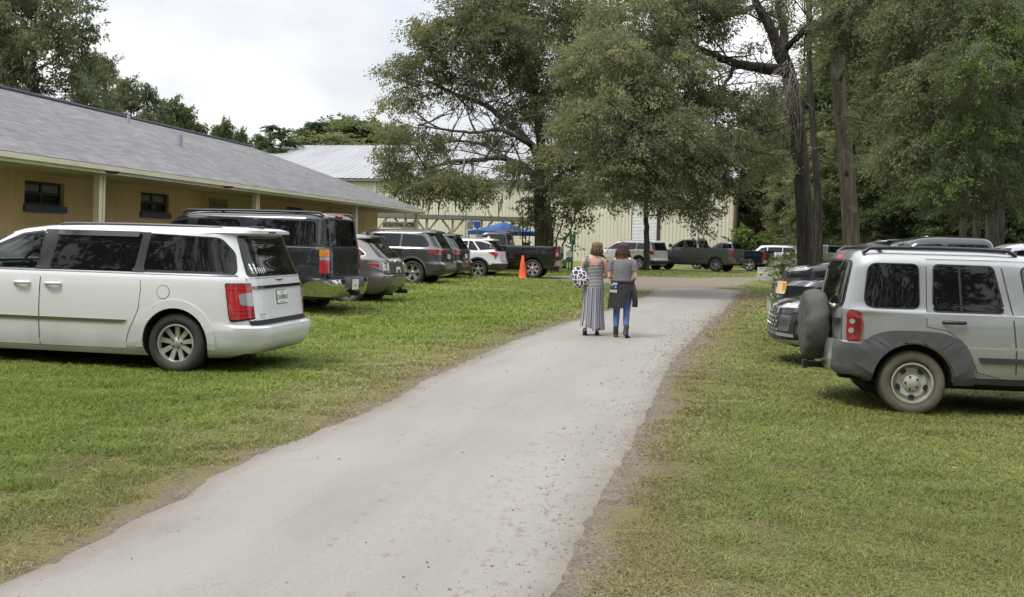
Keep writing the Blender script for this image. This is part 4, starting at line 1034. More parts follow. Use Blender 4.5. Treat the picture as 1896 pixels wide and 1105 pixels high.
for sd in (-1, 1):
    # rear door with the wheel arch cut out of its corner
    J.door([(.125, 1.625), (.125, .93), (.33, .90), (.47, .80), (.56, .66), (.63, .48), (1.00, .40), (.995, .7), (.96, 1.08), (.90, 1.35), (.845, 1.625)], sd, .39, .985, .22, TRIM, name='rear_door')
    J.door([(1.015, .40), (1.95, .40), (2.02, .7), (2.02, 1.06), (1.92, 1.085), (1.56, 1.60), (.86, 1.625), (.975, 1.08), (1.01, .7)], sd, 1.26, .985, .22, TRIM, name='front_door')
    J.window(rpoly([(.045, 1.115), (-.50, 1.115), (-.445, 1.565), (.04, 1.565)], [.07, .10, .10, .06]), sd, frame=.012)
    J.window(rpoly([(.19, 1.095), (.885, 1.095), (.78, 1.56), (.20, 1.565)], [.04, .04, .06, .05]), sd, frame=.014)
    J.P('window_divider', 'side', [([(.455, 1.10), (.478, 1.10), (.455, 1.56), (.432, 1.56)], 0, .012)], [TRIM], sd)
    J.window(jf, sd, CG, frame=.016)
    # grey plastic arch flares and rear corner cladding
    for xc_, nm in ((0, 1), (2.65, 2)):
        A = arc_pts(xc_, .35, .41, -2, 182, 26)
        B = [(xc_ + .60*math.copysign(abs(math.cos(R(-2 + 184*k/26)))**.62, math.cos(R(-2 + 184*k/26))), .34 + .545*max(0, math.sin(R(-2 + 184*k/26)))**.70) for k in range(27)]
        sq = lambda q, cx_: (cx_ + max(-.60, min(.56, (q[0]-cx_)*1.30)), min(.905, max(.40 if q[0] < cx_ else .40, .385 + (q[1]-.385)*1.16)))
        setk('side'); bm = bmesh.new(); f_ = je.fn('side', sd)
        for k in range(26): patch(bm, f_, [A[k], A[k+1], B[k+1], B[k]], .038, 0, .2, .05)
        ob('arch_flare', bm, PLASTIC, J.root, 70, recalc=False)
    J.P('corner_cladding', 'side', [([(-.765, .42), (-.50, .42), (-.43, .55), (-.38, .725), (-.76, .735)], 0, .03)], [PLASTIC], sd, step=.04, skirt=.04)
    J.P('rocker_trim', 'side', [([(.52, .365), (2.1, .365), (2.1, .43), (.52, .43)], 0, .02)], [PLASTIC], sd, skirt=.04)
    J.P('door_moulding', 'side', [(rpoly([(.66, .575), (.995, .575), (.995, .635), (.63, .635)], .01), 0, .02), (rpoly([(1.015, .575), (1.98, .575), (1.98, .635), (1.015, .635)], .01), 0, .02)], [noisy('dark_moulding', (.035, .036, .04), (.05, .051, .055), 6., .5)], sd, skirt=.022)
    tl = J.P('taillight', 'wrapr', [(rpoly([(.01, .745), (.155, .745), (.175, .92), (.145, 1.06), (.05, 1.075), (.005, 1.06)], .035), 0, .022), (rpoly([(.03, .93), (.145, .93), (.15, .985), (.1, 1.0), (.03, .985)], .02), 2, .026), (disc2(.065, .955, .028), 1, .03), (disc2(.06, .86, .028), 1, .03), (rpoly([(.09, .80), (.15, .80), (.155, .97), (.10, .97)], .02), 2, .0255)], [mat('jeep_red_lens', (.24, .012, .016), .12, coat=1.), CLEAR, REDD], sd, step=.05, skirt=.03)
J.P('rear_bumper', 'rear', [(rect2(-.80, .42, .80, .735, .03), 0, .02), ], [silver], skirt=.03)
J.P('tailgate', 'rear', [(grow([(-.70, .76), (.70, .76), (.69, 1.08), (-.69, 1.08)], .006), 1, .0012), ([(-.70, .76), (.70, .76), (.69, 1.08), (-.69, 1.08)], 0, .004)], [silver, SEAM])
J.window(rpoly([(-.68, 1.11), (.68, 1.11), (.62, 1.575), (-.62, 1.575)], .05), 1, kind='rear', frame=.018, name='rear_window', m=None, step=.06)
J.P('brake_lamp', 'rear', [(rect2(-.14, 1.60, .14, 1.645), 0, .012)], [noisy('faded_lens', (.55, .12, .11), (.6, .16, .14), 4., .3)])
bm = bmesh.new()
bm.free()
for y_ in (-.34, .34):
    bm = bmesh.new(); bar(bm, (-.585, y_, 1.60), (-.665, y_, 1.485), .045, .03); ob('glass_hinge', bm, TRIM, J.root)
bm = bmesh.new(); 
for y_ in (-.72,): bar(bm, (-.735, y_ + .03, .95), (-.735, y_ + .20, .95), .05, .06)
ob('gate_handle', bm, TRIM, J.root)
bm = bmesh.new(); blob_mesh(bm, (-.74, -.5, 1.095), (.03, .05, .03)); tube(bm, [(-.745, -.5, 1.095), (-.77, -.2, 1.13)], .01); ob('rear_wiper', bm, silver, J.root)
# spare wheel in its soft cover
bm = bmesh.new(); prof = [(.0015, -.005), (.20, 0), (.32, .0), (.365, .03), (.385, .08), (.388, .15), (.380, .21), (.35, .24), (.20, .245), (.0015, .245)]
rg = lathe(bm, [(r_, -h_) for r_, h_ in prof], 64, 0, 'Y', Matrix.Translation((-1.01, -.10, .86)) @ Matrix.Rotation(R(90), 4, 'Z'))
rs = random.Random(3)
for v in bm.verts:
    a = math.atan2(v.co.z - .86, v.co.y + .10); rr_ = math.hypot(v.co.z - .86, v.co.y + .10)
    if rr_ > .3:
        k = 1 + .016*math.sin(a*9 + v.co.x*21) + .011*math.sin(a*17 - v.co.x*40) + .006*math.sin(a*31)
        v.co.y = -.10 + (v.co.y + .10)*k; v.co.z = .86 + (v.co.z - .86)*k; v.co.x += .008*math.sin(a*13 + rr_*30)
cm = noisy('spare_cover_cloth', (.042, .045, .038), (.068, .071, .062), 5., .75, .5, 14)
ob('spare_wheel', bm, cm, J.root, 60)
bm = bmesh.new(); bar(bm, (-.80, -.10, .86), (-.72, -.10, .86), .25, .25); ob('spare_bracket', bm, UNDER, J.root)
bm = bmesh.new(); bar(bm, (-.98, 0, .405), (-.5, 0, .405), .065, .065); bar(bm, (-.98, -.0, .405), (-.93, 0, .405), .09, .09); ob('tow_hitch', bm, TRIM, J.root)
bm = bmesh.new(); bar(bm, (-.7, -.62, .40), (-.35, -.62, .38), .16, .1); tube(bm, [(-.45, -.5, .36), (.6, -.45, .34)], .05); ob('exhaust', bm, UNDER, J.root)
J.rails(-.50, 1.05, .685, 1.675, .021, mat('rail_black', (.02, .02, .024), .4), .055, cross=(-.3,), sides=(-1, 1))
J.mirror(1.88, .85, 1.12, TRIM, sc=1.1)
cab_ = bmesh.new(); M = Matrix.Translation((1.55, .36, 1.14)) @ Matrix.Rotation(R(-24), 4, 'Y')
rr_ = [M @ Vector((0, math.cos(2*PI*k/24)*.185, math.sin(2*PI*k/24)*.185)) for k in range(25)]
tube(cab_, rr_, .016, 8, cap=False); bar(cab_, M @ Vector((0, -.18, 0)), M @ Vector((0, .18, 0)), .03, .02); ob('steering_wheel', cab_, MATS['dash_black'], J.root)
cab_ = bmesh.new(); box(cab_, (1.66, -.7, 1.09), (1.9, .7, 1.16), bevel=.02); ob('dashboard', cab_, MATS['dash_grey'], J.root)
# ------------------------------------------------------------------ shared details for the other vehicles
def wins(c, polys, sides=(1, -1), sh=None, frame=.014, fm=None):
    for sd in sides:
        for q in polys:
            pl, mm, rr_ = q if len(q) == 3 else (*q, .05)
            c.window(rpoly(pl, rr_), sd, mm, frame=frame, sh=sh, fm=fm)
def doors(c, polys, sides=(1, -1), hm=None):
    for sd in sides:
        for k, (pl, hx, hz) in enumerate(polys): c.door(pl, sd, hx, hz, .2, hm, name='door')
def clad(c, sh, z0, z1, xs, m, sides=(1, -1), off=.012, arch=None, wb=None):
    """lower cladding between and behind the wheels plus arch rings"""
    for sd in sides:
        setk('side'); bm = bmesh.new(); f_ = sh.fn('side', sd)
        for a, b in xs: patch(bm, f_, rect2(a, z0, b, z1), off, 0, .12, .02)
        if arch:
            for xc_ in (0, wb):
                A = arc_pts(xc_, c.tr + .01, arch, 2, 178, 18); B = arc_pts(xc_, c.tr + .01, arch + .07, 2, 178, 18)
                for k in range(18): patch(bm, f_, [A[k], A[k+1], B[k+1], B[k]], off, 0, .2, .02)
        ob('lower_cladding', bm, m, c.root, 60, recalc=False)
W5 = dict(n=5, w0=.09, w1=.05, dbl=.16, hub=.06, dish=.02); W6 = dict(n=6, w0=.10, w1=.11, hub=.08, dish=.0, lug=6); W10 = dict(n=10, w0=.03, w1=.045, hub=.065, dish=.02); W5F = dict(n=5, w0=.08, w1=.10, hub=.07, dish=.015)
# ------------------------------------------------------------------ navy full-size SUV
navy = paint('navy_paint', (.012, .0145, .021), .2, .28)
ta = Shell(suv(.99, 1.93, 1.16, 1.0, 3.25, zg=.32, bz=.68, zh=1.10, zc=1.22, xc=2.92, zb=1.26, xt=2.05, rr=(.02, .13, .55), roofw=.80, bump=.13, hood_f=.08), 9., 6.)
h = R(180 - 13)
tahoe = Car('full_size_suv', 'dark navy full-size SUV with louvred rear pillar and chrome bumper', 'SUV', place(578, 573, h, -1, .86), h, [ta], navy, 3.25, .99, .39, .265, .235, W6, thru=[rpoly([(1.80, 1.32), (2.60, 1.32), (2.10, 1.70), (1.80, 1.74)], .05)], scale=1.08)
T_ = tahoe
doors(T_, [([(.50, 1.78), (.53, .85), (.70, .5), (1.66, .5), (1.66, 1.80)], .72, 1.17), ([(1.68, 1.80), (1.68, .5), (2.58, .5), (2.72, 1.0), (2.72, 1.25), (2.15, 1.78)], 1.85, 1.17)])
wins(T_, [([(.40, 1.30), (-.78, 1.30), (-.74, 1.74), (.40, 1.76)], None, .06), ([(.58, 1.30), (1.62, 1.30), (1.62, 1.74), (.76, 1.76)], None, [.05, .05, .05, .2])])
wins(T_, [([(1.80, 1.32), (2.60, 1.32), (2.10, 1.70), (1.80, 1.74)], CG, .05)])
for sd in (1, -1):
    T_.P('pillar_louvre', 'side', [(rpoly([(-.82, 1.31), (-1.02, 1.31), (-.96, 1.76), (-.78, 1.76)], .02), 0, .008)] + [([(-.84, z_), (-1.0, z_), (-1.0, z_ + .015), (-.84, z_ + .015)], 1, .014) for z_ in np.arange(1.34, 1.73, .035)], [PLASTIC, TRIM], sd, step=.06)
    T_.P('taillight', 'wrapr', [(rect2(-.10, .80, .09, 1.23, .02), 0, .016), (rect2(-.10, 1.115, .09, 1.225, .015), 1, .020), (rect2(-.095, 1.04, .085, 1.108, .01), 2, .020)], [RED, AMBER, CLEAR], sd, step=.04, skirt=.02)
T_.P('tailgate', 'rear', [(grow(rect2(-.80, .70, .80, 1.27), .006), 1, .0012), (rect2(-.80, .70, .80, 1.27), 0, .004)], [navy, SEAM])
T_.window(rpoly([(-.83, 1.28), (.83, 1.28), (.76, 1.78), (-.76, 1.78)], .08), 1, kind='rear', frame=.02, name='rear_window', step=.06)
T_.P('rear_bumper', 'rear', [(rect2(-.965, .40, .965, .67, .03), 0, .05), (rect2(-.45, .53, .45, .68), 1, .06)], [CHROME, PLASTIC], skirt=.09, step=.05)
T_.plate(0.02, .575, '', off=.075)
T_.P('badge', 'rear', [(rect2(.40, .78, .66, .805), 0, .01)], [CHROME]); T_.lettering('LT', .06, 'rear', -.6, .80, CHROME, flip=-1)
T_.P('brake_lamp', 'rear', [(rect2(-.16, 1.835, .16, 1.87), 0, .03)], [RED])
T_.rails(-.85, 2.0, .72, 1.845, .024, TRIM, .06, cross=(-.3, 1.2)); T_.mirror(2.55, .97, 1.34, TRIM)
bm = bmesh.new(); bar(bm, (-1.3, 0, .42), (-.6, 0, .42), .09, .09); ob('tow_hitch', bm, UNDER, T_.root)
# ------------------------------------------------------------------ taupe crossover
taupe = paint('taupe_paint', (.165, .15, .15), .55, .3)
mz = Shell([(.24,-.70,3.4,.84),(.32,-.86,3.55,.89),(.42,-.93,3.62,.92),(.60,-.96,3.66,.935),(.68,-.95,3.66,.935),(.72,-.90,3.65,.935),(.85,-.885,3.55,.93),(.95,-.87,3.3,.925),(1.03,-.83,2.75,.915),(1.06,-.80,2.6,.905),(1.09,-.77,2.5,.885),(1.45,-.36,1.65,.765),(1.50,-.30,1.5,.745),(1.53,-.42,1.38,.715),(1.575,-.42,1.1,.65),(1.61,-.2,.8,.5),(1.625,.1,.5,.25)], 5.5, 4.)
h = R(180 - 12)
mazda = Car('crossover', 'taupe grey crossover with round clear tail lamps', 'crossover', place(646, 563, h, 1, .80), h, [mz], taupe, 2.75, .935, .365, .235, .245, W5, scale=1.0)
wins(mazda, [([(.55, 1.11), (-.42, 1.13), (-.22, 1.28), (.10, 1.42), (.52, 1.455)], None, [.03, .06, .2, .2, .03]), ([(.62, 1.11), (1.42, 1.10), (1.36, 1.45), (.59, 1.465)], None, .03), ([(1.52, 1.10), (2.34, 1.09), (1.6, 1.41), (1.44, 1.44)], None, .04)], frame=.022, fm=CHROME)
doors(mazda, [([(.42, 1.06), (.46, .75), (.62, .4), (1.42, .35), (1.46, 1.07)], .72, .95), ([(1.48, 1.07), (1.44, .35), (2.25, .35), (2.36, .9), (2.36, 1.05)], 1.68, .95)])
for sd in (1, -1): mazda.P('taillight', 'wrapr', [(rpoly([(-.20, .80), (.0, .78), (.36, .93), (.30, .97), (-.20, .98)], .04), 1, .010), (disc2(-.10, .88, .085, 18), 2, .014), (disc2(-.10, .88, .06, 18), 1, .018), (rpoly([(.08, .86), (.34, .93), (.28, .955), (.09, .955)], .02), 0, .014)], [RED, CLEAR, CHROME], sd, step=.06)
mazda.window(rpoly([(-.70, 1.085), (.70, 1.085), (.58, 1.485), (-.58, 1.485)], .05), 1, kind='rear', frame=0, name='rear_window', step=.06)
mazda.plate(-.05, .79, '', off=.012); mazda.P('badge', 'rear', [(disc2(0, .98, .055, 20), 0, .014), (disc2(0, .98, .04, 20), 1, .016)], [CHROME, TRIM]); mazda.lettering('CX-7', .05, 'rear', .52, .93, CHROME, flip=-1)
mazda.P('tailgate', 'rear', [(grow(rect2(-.70, .70, .70, 1.06), .006), 1, .0012), (rect2(-.70, .70, .70, 1.06), 0, .003)], [taupe, SEAM])
mazda.P('reflector', 'rear', [(rect2(.3, .40, .62, .44, .01), 0, .012)], [REDD]); mazda.P('reflector', 'rear', [(rect2(-.62, .40, -.3, .44, .01), 0, .012)], [REDD])
mazda.P('brake_lamp', 'rear', [(rect2(-.15, 1.535, .15, 1.555), 0, .012)], [REDD])
bm = bmesh.new()
bm.free()
for s_ in (-1, 1):
    bm = bmesh.new(); tube(bm, [(-.97, s_*.55, .27), (-.6, s_*.55, .27)], .05, 12); ob('exhaust_tip', bm, UNDER, mazda.root)
mazda.antenna(.1, 0, 1.62, taupe); mazda.mirror(2.2, .9, 1.14, taupe)
# ------------------------------------------------------------------ pickups
def pickup_shells(W, Hh, ro, fo, wb, bedz, hoodz, cabr, xc, xt, zg=.40, bump=.13):
    F_ = wb + fo; r = -ro + bump
    low = Shell([(zg,-ro+.35,F_-.25,W*.88),(zg+.07,-ro+.10,F_-.07,W*.95),(zg+.12,-ro,F_,W*.97),(.78,-ro,F_,W*.985),(.80,r,F_-.02,W*.995),(1.0,r,F_-.05,W),(hoodz-.08,r,F_-.10,W*.995),(hoodz,r,F_-.28,W*.985),(hoodz+.08,r,xc+.02,W*.98),(bedz-.03,r,xc-.12,W*.975),(bedz,r+.01,xc-.16,W*.96),(bedz+.001,r+.09,xc-.24,W*.86),(bedz-.38,r+.09,xc-.24,W*.84)], 12., 6.)
    cabs = Shell([(hoodz+.02,cabr,xc+.06,W*.95),(bedz-.02,cabr,xc-.12,W*.945),(bedz+.0,cabr,xc-.15,W*.93),(Hh-.13,cabr+.13,xt+.05,W*.80),(Hh-.07,cabr+.17,xt-.08,W*.765),(Hh-.03,cabr+.25,xt-.25,W*.70),(Hh,cabr+.5,xt-.6,W*.4)], 9., 6.)
    return [low, cabs]
def pickup(name, label, loc, h, mt, W, Hh, ro, fo, wb, bedz, hoodz, cabr, xc, xt, style, rimr=.25, tr=.41, bumper_m=None, scale=1., crew=True, lamp='tall', light_m=None, group=None, thru=True, rim_m=None):
    shs = pickup_shells(W, Hh, ro, fo, wb, bedz, hoodz, cabr, xc, xt)
    zt_ = Hh - .15; zb_ = bedz + .03; xm = cabr + (xc - cabr)*.44
    fwp = rpoly([(xm + .05, zb_ - .02), (xc - .32, zb_ - .04), (xt - .10, zt_ - .03), (xm + .05, zt_)], .04)
    c = Car(name, label, 'pickup truck', loc, h, shs, mt, wb, W, tr, .28, rimr, style, scale=scale, thru=[fwp] if thru else [], group=group, rim_m=rim_m)
    rw = rpoly([(cabr + .16, zb_ - .02), (xm - .05, zb_ - .02), (xm - .05, zt_), (cabr + .26, zt_)], .04)
    for sd in (1, -1):
        c.window(rw, sd, None, frame=.014, sh=shs[1]); c.window(fwp, sd, CG if thru else None, frame=.014, sh=shs[1])
        dz = bedz - .03
        c.door([(cabr + .10, dz), (cabr + .12, .55), (xm, .55), (xm, dz)], sd, cabr + .3, bedz - .17, .2, name='door'); c.door([(xm + .02, dz), (xm + .02, .55), (xc - .42, .55), (xc - .18, .9), (xc - .2, dz - .04)], sd, xm + .2, bedz - .17, .2, name='door')
        c.P('bed_seam', 'side', [([(cabr - .025, .5), (cabr - .005, .5), (cabr - .005, bedz - .01), (cabr - .025, bedz - .01)], 0, .002)], [SEAM], sd)
        if light_m:
            c.P('headlight', 'wrapf', [(rpoly([(-.36, .85), (.03, .85), (.035, 1.07), (-.36, 1.07)], .04), 0, .012), (rpoly([(-.045, .92), (.022, .90), (.026, 1.05), (-.045, 1.045)], .02), 1, .016)], [light_m, AMBER], sd, step=.05)
        else: c.P('headlight', 'wrapf', [(rpoly([(-.36, .93), (.11, .95), (.12, 1.09), (-.36, 1.11)], .03), 0, .012)], [CLEAR], sd, step=.06)
        if lamp == 'tall': c.P('taillight', 'wrapr', [(rpoly([(-.09, .93), (.09, .90), (.11, bedz - .12), (-.09, bedz - .10)], .02), 0, .014), (rpoly([(-.08, .97), (.07, .95), (.075, 1.08), (-.08, 1.09)], .02), 1, .018)], [RED, CLEAR], sd, step=.05)
        else: c.P('taillight', 'wrapr', [(rpoly([(-.09, .86), (.09, .86), (.10, bedz - .08), (-.09, bedz - .07)], .03), 0, .014), (rect2(-.08, .99, .085, 1.05, .01), 1, .018), (rect2(-.08, 1.15, .085, 1.19, .01), 1, .018)], [RED, REDD], sd, step=.05)
    c.window(rpoly([(-.68*W, zb_ + .0), (.68*W, zb_ + .0), (.62*W, zt_ - .02), (-.62*W, zt_ - .02)], .05), 1, kind='rear', sh=shs[1], frame=.02, name='rear_window')
    c.window(rpoly([(-.86*W, bedz + .02), (.86*W, bedz + .02), (.72*W, zt_ - .02), (-.72*W, zt_ - .02)], .06), 1, kind='front', sh=shs[1], frame=.02, name='windshield')
    c.P('tailgate', 'rear', [(grow(rect2(-.80*W, .84, .80*W, bedz - .03), .006), 1, .0012), (rect2(-.80*W, .84, .80*W, bedz - .03, .02), 0, .004), (rect2(-.13, bedz - .15, .13, bedz - .09, .01), 2, .01)], [mt, SEAM, TRIM])
    c.P('rear_bumper', 'rear', [(rect2(-.95*W, .53, .95*W, .765, .02), 0, .04), (rect2(-.35, .62, .35, .78), 1, .05)], [bumper_m or CHROME, PLASTIC], skirt=.07, step=.05)
    c.P('front_bumper', 'front', [(rect2(-.95*W, .53, .95*W, .765, .02), 0, .06)], [bumper_m or CHROME], skirt=.09, step=.05)
    c.P('grille', 'front', [(rect2(-.55, .82, .55, 1.10, .03), 0, .012)] + [(rect2(-.53, z_, .53, z_ + .02), 1, .02) for z_ in (.88, .95, 1.02)], [TRIM, CHROME])
    c.P('brake_lamp', 'rear', [(rect2(-.12, Hh - .085, .12, Hh - .05), 0, .03)], [REDD], sh=shs[1])
    c.mirror(xc - .38, W*.93, bedz + .10, TRIM, sc=1.4)
    bm = bmesh.new(); bar(bm, (-ro - .10, 0, .48), (-ro + .5, 0, .48), .08, .08); ob('tow_hitch', bm, UNDER, c.root)
    return c
h = R(180 - 12)
olive = paint('dark_olive_paint', (.018, .02, .016), .3, .3)
pickup('pickup_truck', 'dark olive pickup mostly hidden between taupe crossover and grey SUV', gd(746, 29.2) + Vector((-1.35, .9, 0)), h, olive, .96, 1.80, 1.15, .9, 3.2, 1.22, 1.05, .9, 2.75, 2.05, W6, lamp='tall', tr=.38, thru=False)
# ------------------------------------------------------------------ charcoal SUV with red lamp
char = paint('charcoal_paint', (.10, .102, .108), .6, .28)
gc = Shell([(.28,-.72,3.5,.87),(.36,-.92,3.75,.92),(.48,-.98,3.80,.945),(.66,-.99,3.82,.96),(.70,-.95,3.82,.96),(.74,-.90,3.8,.96),(.95,-.89,3.74,.955),(1.05,-.88,3.5,.95),(1.12,-.86,2.85,.94),(1.15,-.83,2.6,.925),(1.18,-.80,2.5,.90),(1.58,-.52,1.78,.79),(1.62,-.50,1.66,.775),(1.64,-.62,1.6,.76),(1.69,-.60,1.3,.70),(1.73,-.4,1.0,.55),(1.75,-.1,.5,.3)], 7., 5.)
h = R(180 - 14)
def charcoal_suv(name, label, loc, h, mt, scale=1., group=None, lampc=True):
    c = Car(name, label, 'SUV', loc, h, [gc], mt, 2.92, .96, .385, .265, .25, W5, scale=scale, thru=[rpoly([(1.52, 1.205), (2.30, 1.19), (1.75, 1.54), (1.50, 1.57)], .05)], group=group)
    wins(c, [([(.38, 1.20), (-.56, 1.21), (-.30, 1.54), (.36, 1.57)], None, [.03, .08, .12, .03]), ([(.46, 1.20), (1.40, 1.20), (1.36, 1.575), (.44, 1.575)], None, .03)])
    wins(c, [([(1.52, 1.205), (2.30, 1.19), (1.75, 1.54), (1.50, 1.57)], CG, .05)])
    doors(c, [([(.32, 1.16), (.42, .9), (.60, .45), (1.42, .42), (1.46, 1.17)], .62, 1.05), ([(1.48, 1.17), (1.44, .42), (2.3, .42), (2.46, .9), (2.46, 1.13)], 1.66, 1.05)])
    for sd in (1, -1):
        c.P('taillight', 'wrapr', [(rpoly([(-.30, .985), (.30, 1.0), (.36, 1.08), (-.28, 1.085)], .03), 0, .012), (rpoly([(-.2, .965), (.1, .975), (.1, .99), (-.2, .985)], .005), 1, .012)], [RED, CLEAR], sd, step=.05)
        c.P('fuel_door', 'side', [(grow(rect2(-.10, 1.0, .07, 1.12, .03), .006), 1, .0012), (rect2(-.10, 1.0, .07, 1.12, .03), 0, .003)], [mt, SEAM], sd)
    clad(c, gc, .36, .46, [(-.9, -.44), (.45, 2.46)], PLASTIC, arch=.445, wb=2.92, off=.016)
    c.window(rpoly([(-.70, 1.17), (.70, 1.17), (.62, 1.60), (-.62, 1.60)], .05), 1, kind='rear', frame=0, name='rear_window', step=.06)
    c.P('tailgate', 'rear', [(grow(rect2(-.72, .76, .72, 1.15), .006), 1, .0012), (rect2(-.72, .76, .72, 1.15), 0, .003)], [mt, SEAM]); c.plate(-.02, .90, '', off=.014)
    c.P('reflector', 'rear', [(rect2(.45, .52, .75, .56, .01), 0, .012)], [REDD]); c.P('reflector', 'rear', [(rect2(-.75, .52, -.45, .56, .01), 0, .012)], [REDD])
    c.P('lower_bumper', 'rear', [(rect2(-.88, .37, .88, .50, .02), 0, .012)], [PLASTIC]); c.P('badge', 'rear', [(rect2(.30, .945, .62, .965), 0, .008)], [CHROME])
    c.rails(-.35, 1.5, .655, 1.665, .018, TRIM, .03); c.mirror(2.25, .94, 1.24, mt); c.antenna(-.1, 0, 1.74, mt)
    return c
charcoal_suv('charcoal_suv', 'charcoal grey SUV with wide red tail lamp behind the taupe crossover', place(765, 527, h, 1, .81), h, char, 1.06)
slate = paint('slate_paint', (.045, .055, .062), .55, .25)
charcoal_suv('slate_suv', 'dark slate SUV partly hidden between the charcoal SUV and white crossover', gd(800, 39.4) + Vector((.40, 0, 0)), R(180 - 15), slate, 1.02)
# ------------------------------------------------------------------ white crossover
te = Shell([(.28,-.68,3.3,.84),(.36,-.84,3.5,.90),(.48,-.89,3.56,.92),(.64,-.90,3.58,.925),(.70,-.86,3.58,.925),(.86,-.82,3.5,.92),(.96,-.80,3.25,.915),(1.04,-.77,2.75,.905),(1.09,-.74,2.5,.89),(1.12,-.71,2.4,.87),(1.48,-.42,1.65,.76),(1.52,-.38,1.55,.745),(1.54,-.52,1.5,.73),(1.585,-.50,1.2,.67),(1.625,-.3,.9,.5),(1.645,0,.5,.3)], 6., 4.5)
h = R(180 - 14)
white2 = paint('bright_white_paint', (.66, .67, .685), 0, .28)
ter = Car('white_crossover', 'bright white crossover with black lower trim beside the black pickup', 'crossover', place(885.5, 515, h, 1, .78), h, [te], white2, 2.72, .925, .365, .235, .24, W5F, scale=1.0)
wins(ter, [([(.42, 1.14), (.02, 1.135), (.30, 1.50), (.42, 1.51)], None, .02), ([(-.08, 1.15), (-.62, 1.20), (-.40, 1.38), (-.1, 1.47), (.20, 1.49)], None, [.02, .03, .1, .1, .02]), ([(.5, 1.14), (1.34, 1.13), (1.28, 1.49), (.48, 1.50)], None, .03), ([(1.42, 1.13), (2.25, 1.11), (1.55, 1.44), (1.36, 1.48)], None, .04)], frame=.01)
doors(ter, [([(.38, 1.10), (.46, .75), (.62, .5), (1.36, .48), (1.40, 1.10)], .62, 1.0), ([(1.42, 1.10), (1.38, .48), (2.2, .48), (2.32, .9), (2.32, 1.08)], 1.62, 1.0)])
for sd in (1, -1): ter.P('taillight', 'wrapr', [(rpoly([(-.22, 1.0), (-.05, .90), (.10, .78), (.06, .93), (.30, 1.06), (-.1, 1.09)], .015), 0, .012), (rpoly([(-.05, .93), (.07, .83), (.03, .95), (-.05, 1.0)], .01), 1, .016)], [RED, REDD], sd, step=.05)
clad(ter, te, .36, .56, [(-.84, -.42), (.42, 2.3)], noisy('black_cladding', (.025, .025, .027), (.04, .04, .042), 5., .55), arch=.42, wb=2.72, off=.014)
ter.P('lower_bumper', 'rear', [(rect2(-.86, .36, .86, .60, .02), 0, .012)], [MATS['black_cladding']], step=.05); ter.P('rear_trim', 'rear', [(rect2(-.85, .605, .85, .63), 0, .012)], [noisy('tan_reflector', (.4, .3, .26), (.45, .35, .3), 4.)])
ter.window(rpoly([(-.68, 1.10), (.68, 1.10), (.60, 1.50), (-.60, 1.50)], .05), 1, kind='rear', frame=0, name='rear_window', step=.06)
ter.P('tailgate', 'rear', [(grow(rect2(-.70, .68, .70, 1.07), .006), 1, .0012), (rect2(-.70, .68, .70, 1.07), 0, .003)], [white2, SEAM]); ter.plate(0, .82, '', off=.012); ter.antenna(-.05, 0, 1.635, white2); ter.mirror(2.1, .9, 1.16, white2); ter.rails(-.2, 1.3, .63, 1.57, .016, TRIM, .03)
# ------------------------------------------------------------------ black pickup with the cone in front
black = paint('black_paint', (.008, .009, .011), .2, .22)
h = R(180 - 10)
pickup('pickup_truck', 'black pickup with chrome bumper and clear-centred lamp, behind the orange cone', place(986, 515, h, 1, .86), h, black, 1.01, 1.95, 1.22, .98, 3.57, 1.36, 1.16, 1.06, 3.05, 2.25, W6, rimr=.27, tr=.405, thru=False, lamp='tall')
# ------------------------------------------------------------------ far row across the junction
pearl = paint('pearl_paint', (.52, .53, .52), .15, .3)
pi = Shell(suv(.99, 1.75, 1.02, .92, 2.82, zg=.28, bz=.66, zh=1.02, zc=1.14, xc=2.70, zb=1.17, xt=1.80, rr=(.03, .20, .6), roofw=.77, bump=.06), 6., 5.)
h = R(180 - 42)
pil = Car('silver_white_suv', 'pearl white three-row SUV in front of the roll-up barn door', 'SUV', place(1185, 499.5, h, 1, .83), h, [pi], pearl, 2.82, .99, .37, .25, .25, W10, scale=1.04)
wins(pil, [([(.2, 1.20), (-.72, 1.24), (-.50, 1.52), (.18, 1.55)], None, [.03, .08, .12, .03]), ([(.28, 1.20), (1.24, 1.19), (1.2, 1.55), (.26, 1.55)], None, .03), ([(1.32, 1.19), (2.45, 1.17), (1.8, 1.49), (1.3, 1.55)], None, .05)])
doors(pil, [([(.35, 1.16), (.42, .9), (.55, .45), (1.28, .42), (1.28, 1.16)], .5, 1.05), ([(1.30, 1.16), (1.30, .42), (2.2, .42), (2.36, .9), (2.36, 1.13)], 1.5, 1.05)])
for sd in (1, -1): pil.P('taillight', 'wrapr', [(rpoly([(-.12, .86), (.02, .90), (.42, 1.08), (.30, 1.12), (-.12, 1.12)], .02), 0, .012)], [RED], sd, step=.06)
clad(pil, pi, .36, .48, [(-.95, -.44), (.44, 2.38)], MATS['black_cladding'], arch=.43, wb=2.82); pil.P('lower_bumper', 'rear', [(rect2(-.90, .36, .90, .56, .02), 0, .012)], [MATS['black_cladding']], step=.05)
pil.window(rpoly([(-.74, 1.17), (.74, 1.17), (.66, 1.58), (-.66, 1.58)], .05), 1, kind='rear', frame=.02, name='rear_window', step=.06); pil.plate(0, .85); pil.rails(-.5, 1.6, .67, 1.67, .018, TRIM, .03); pil.mirror(2.3, .96, 1.22, pearl); pil.antenna(-.1, 0, 1.745, pearl)
grey = paint('gunmetal_paint', (.12, .125, .125), .5, .3)
h = R(180 - 32)
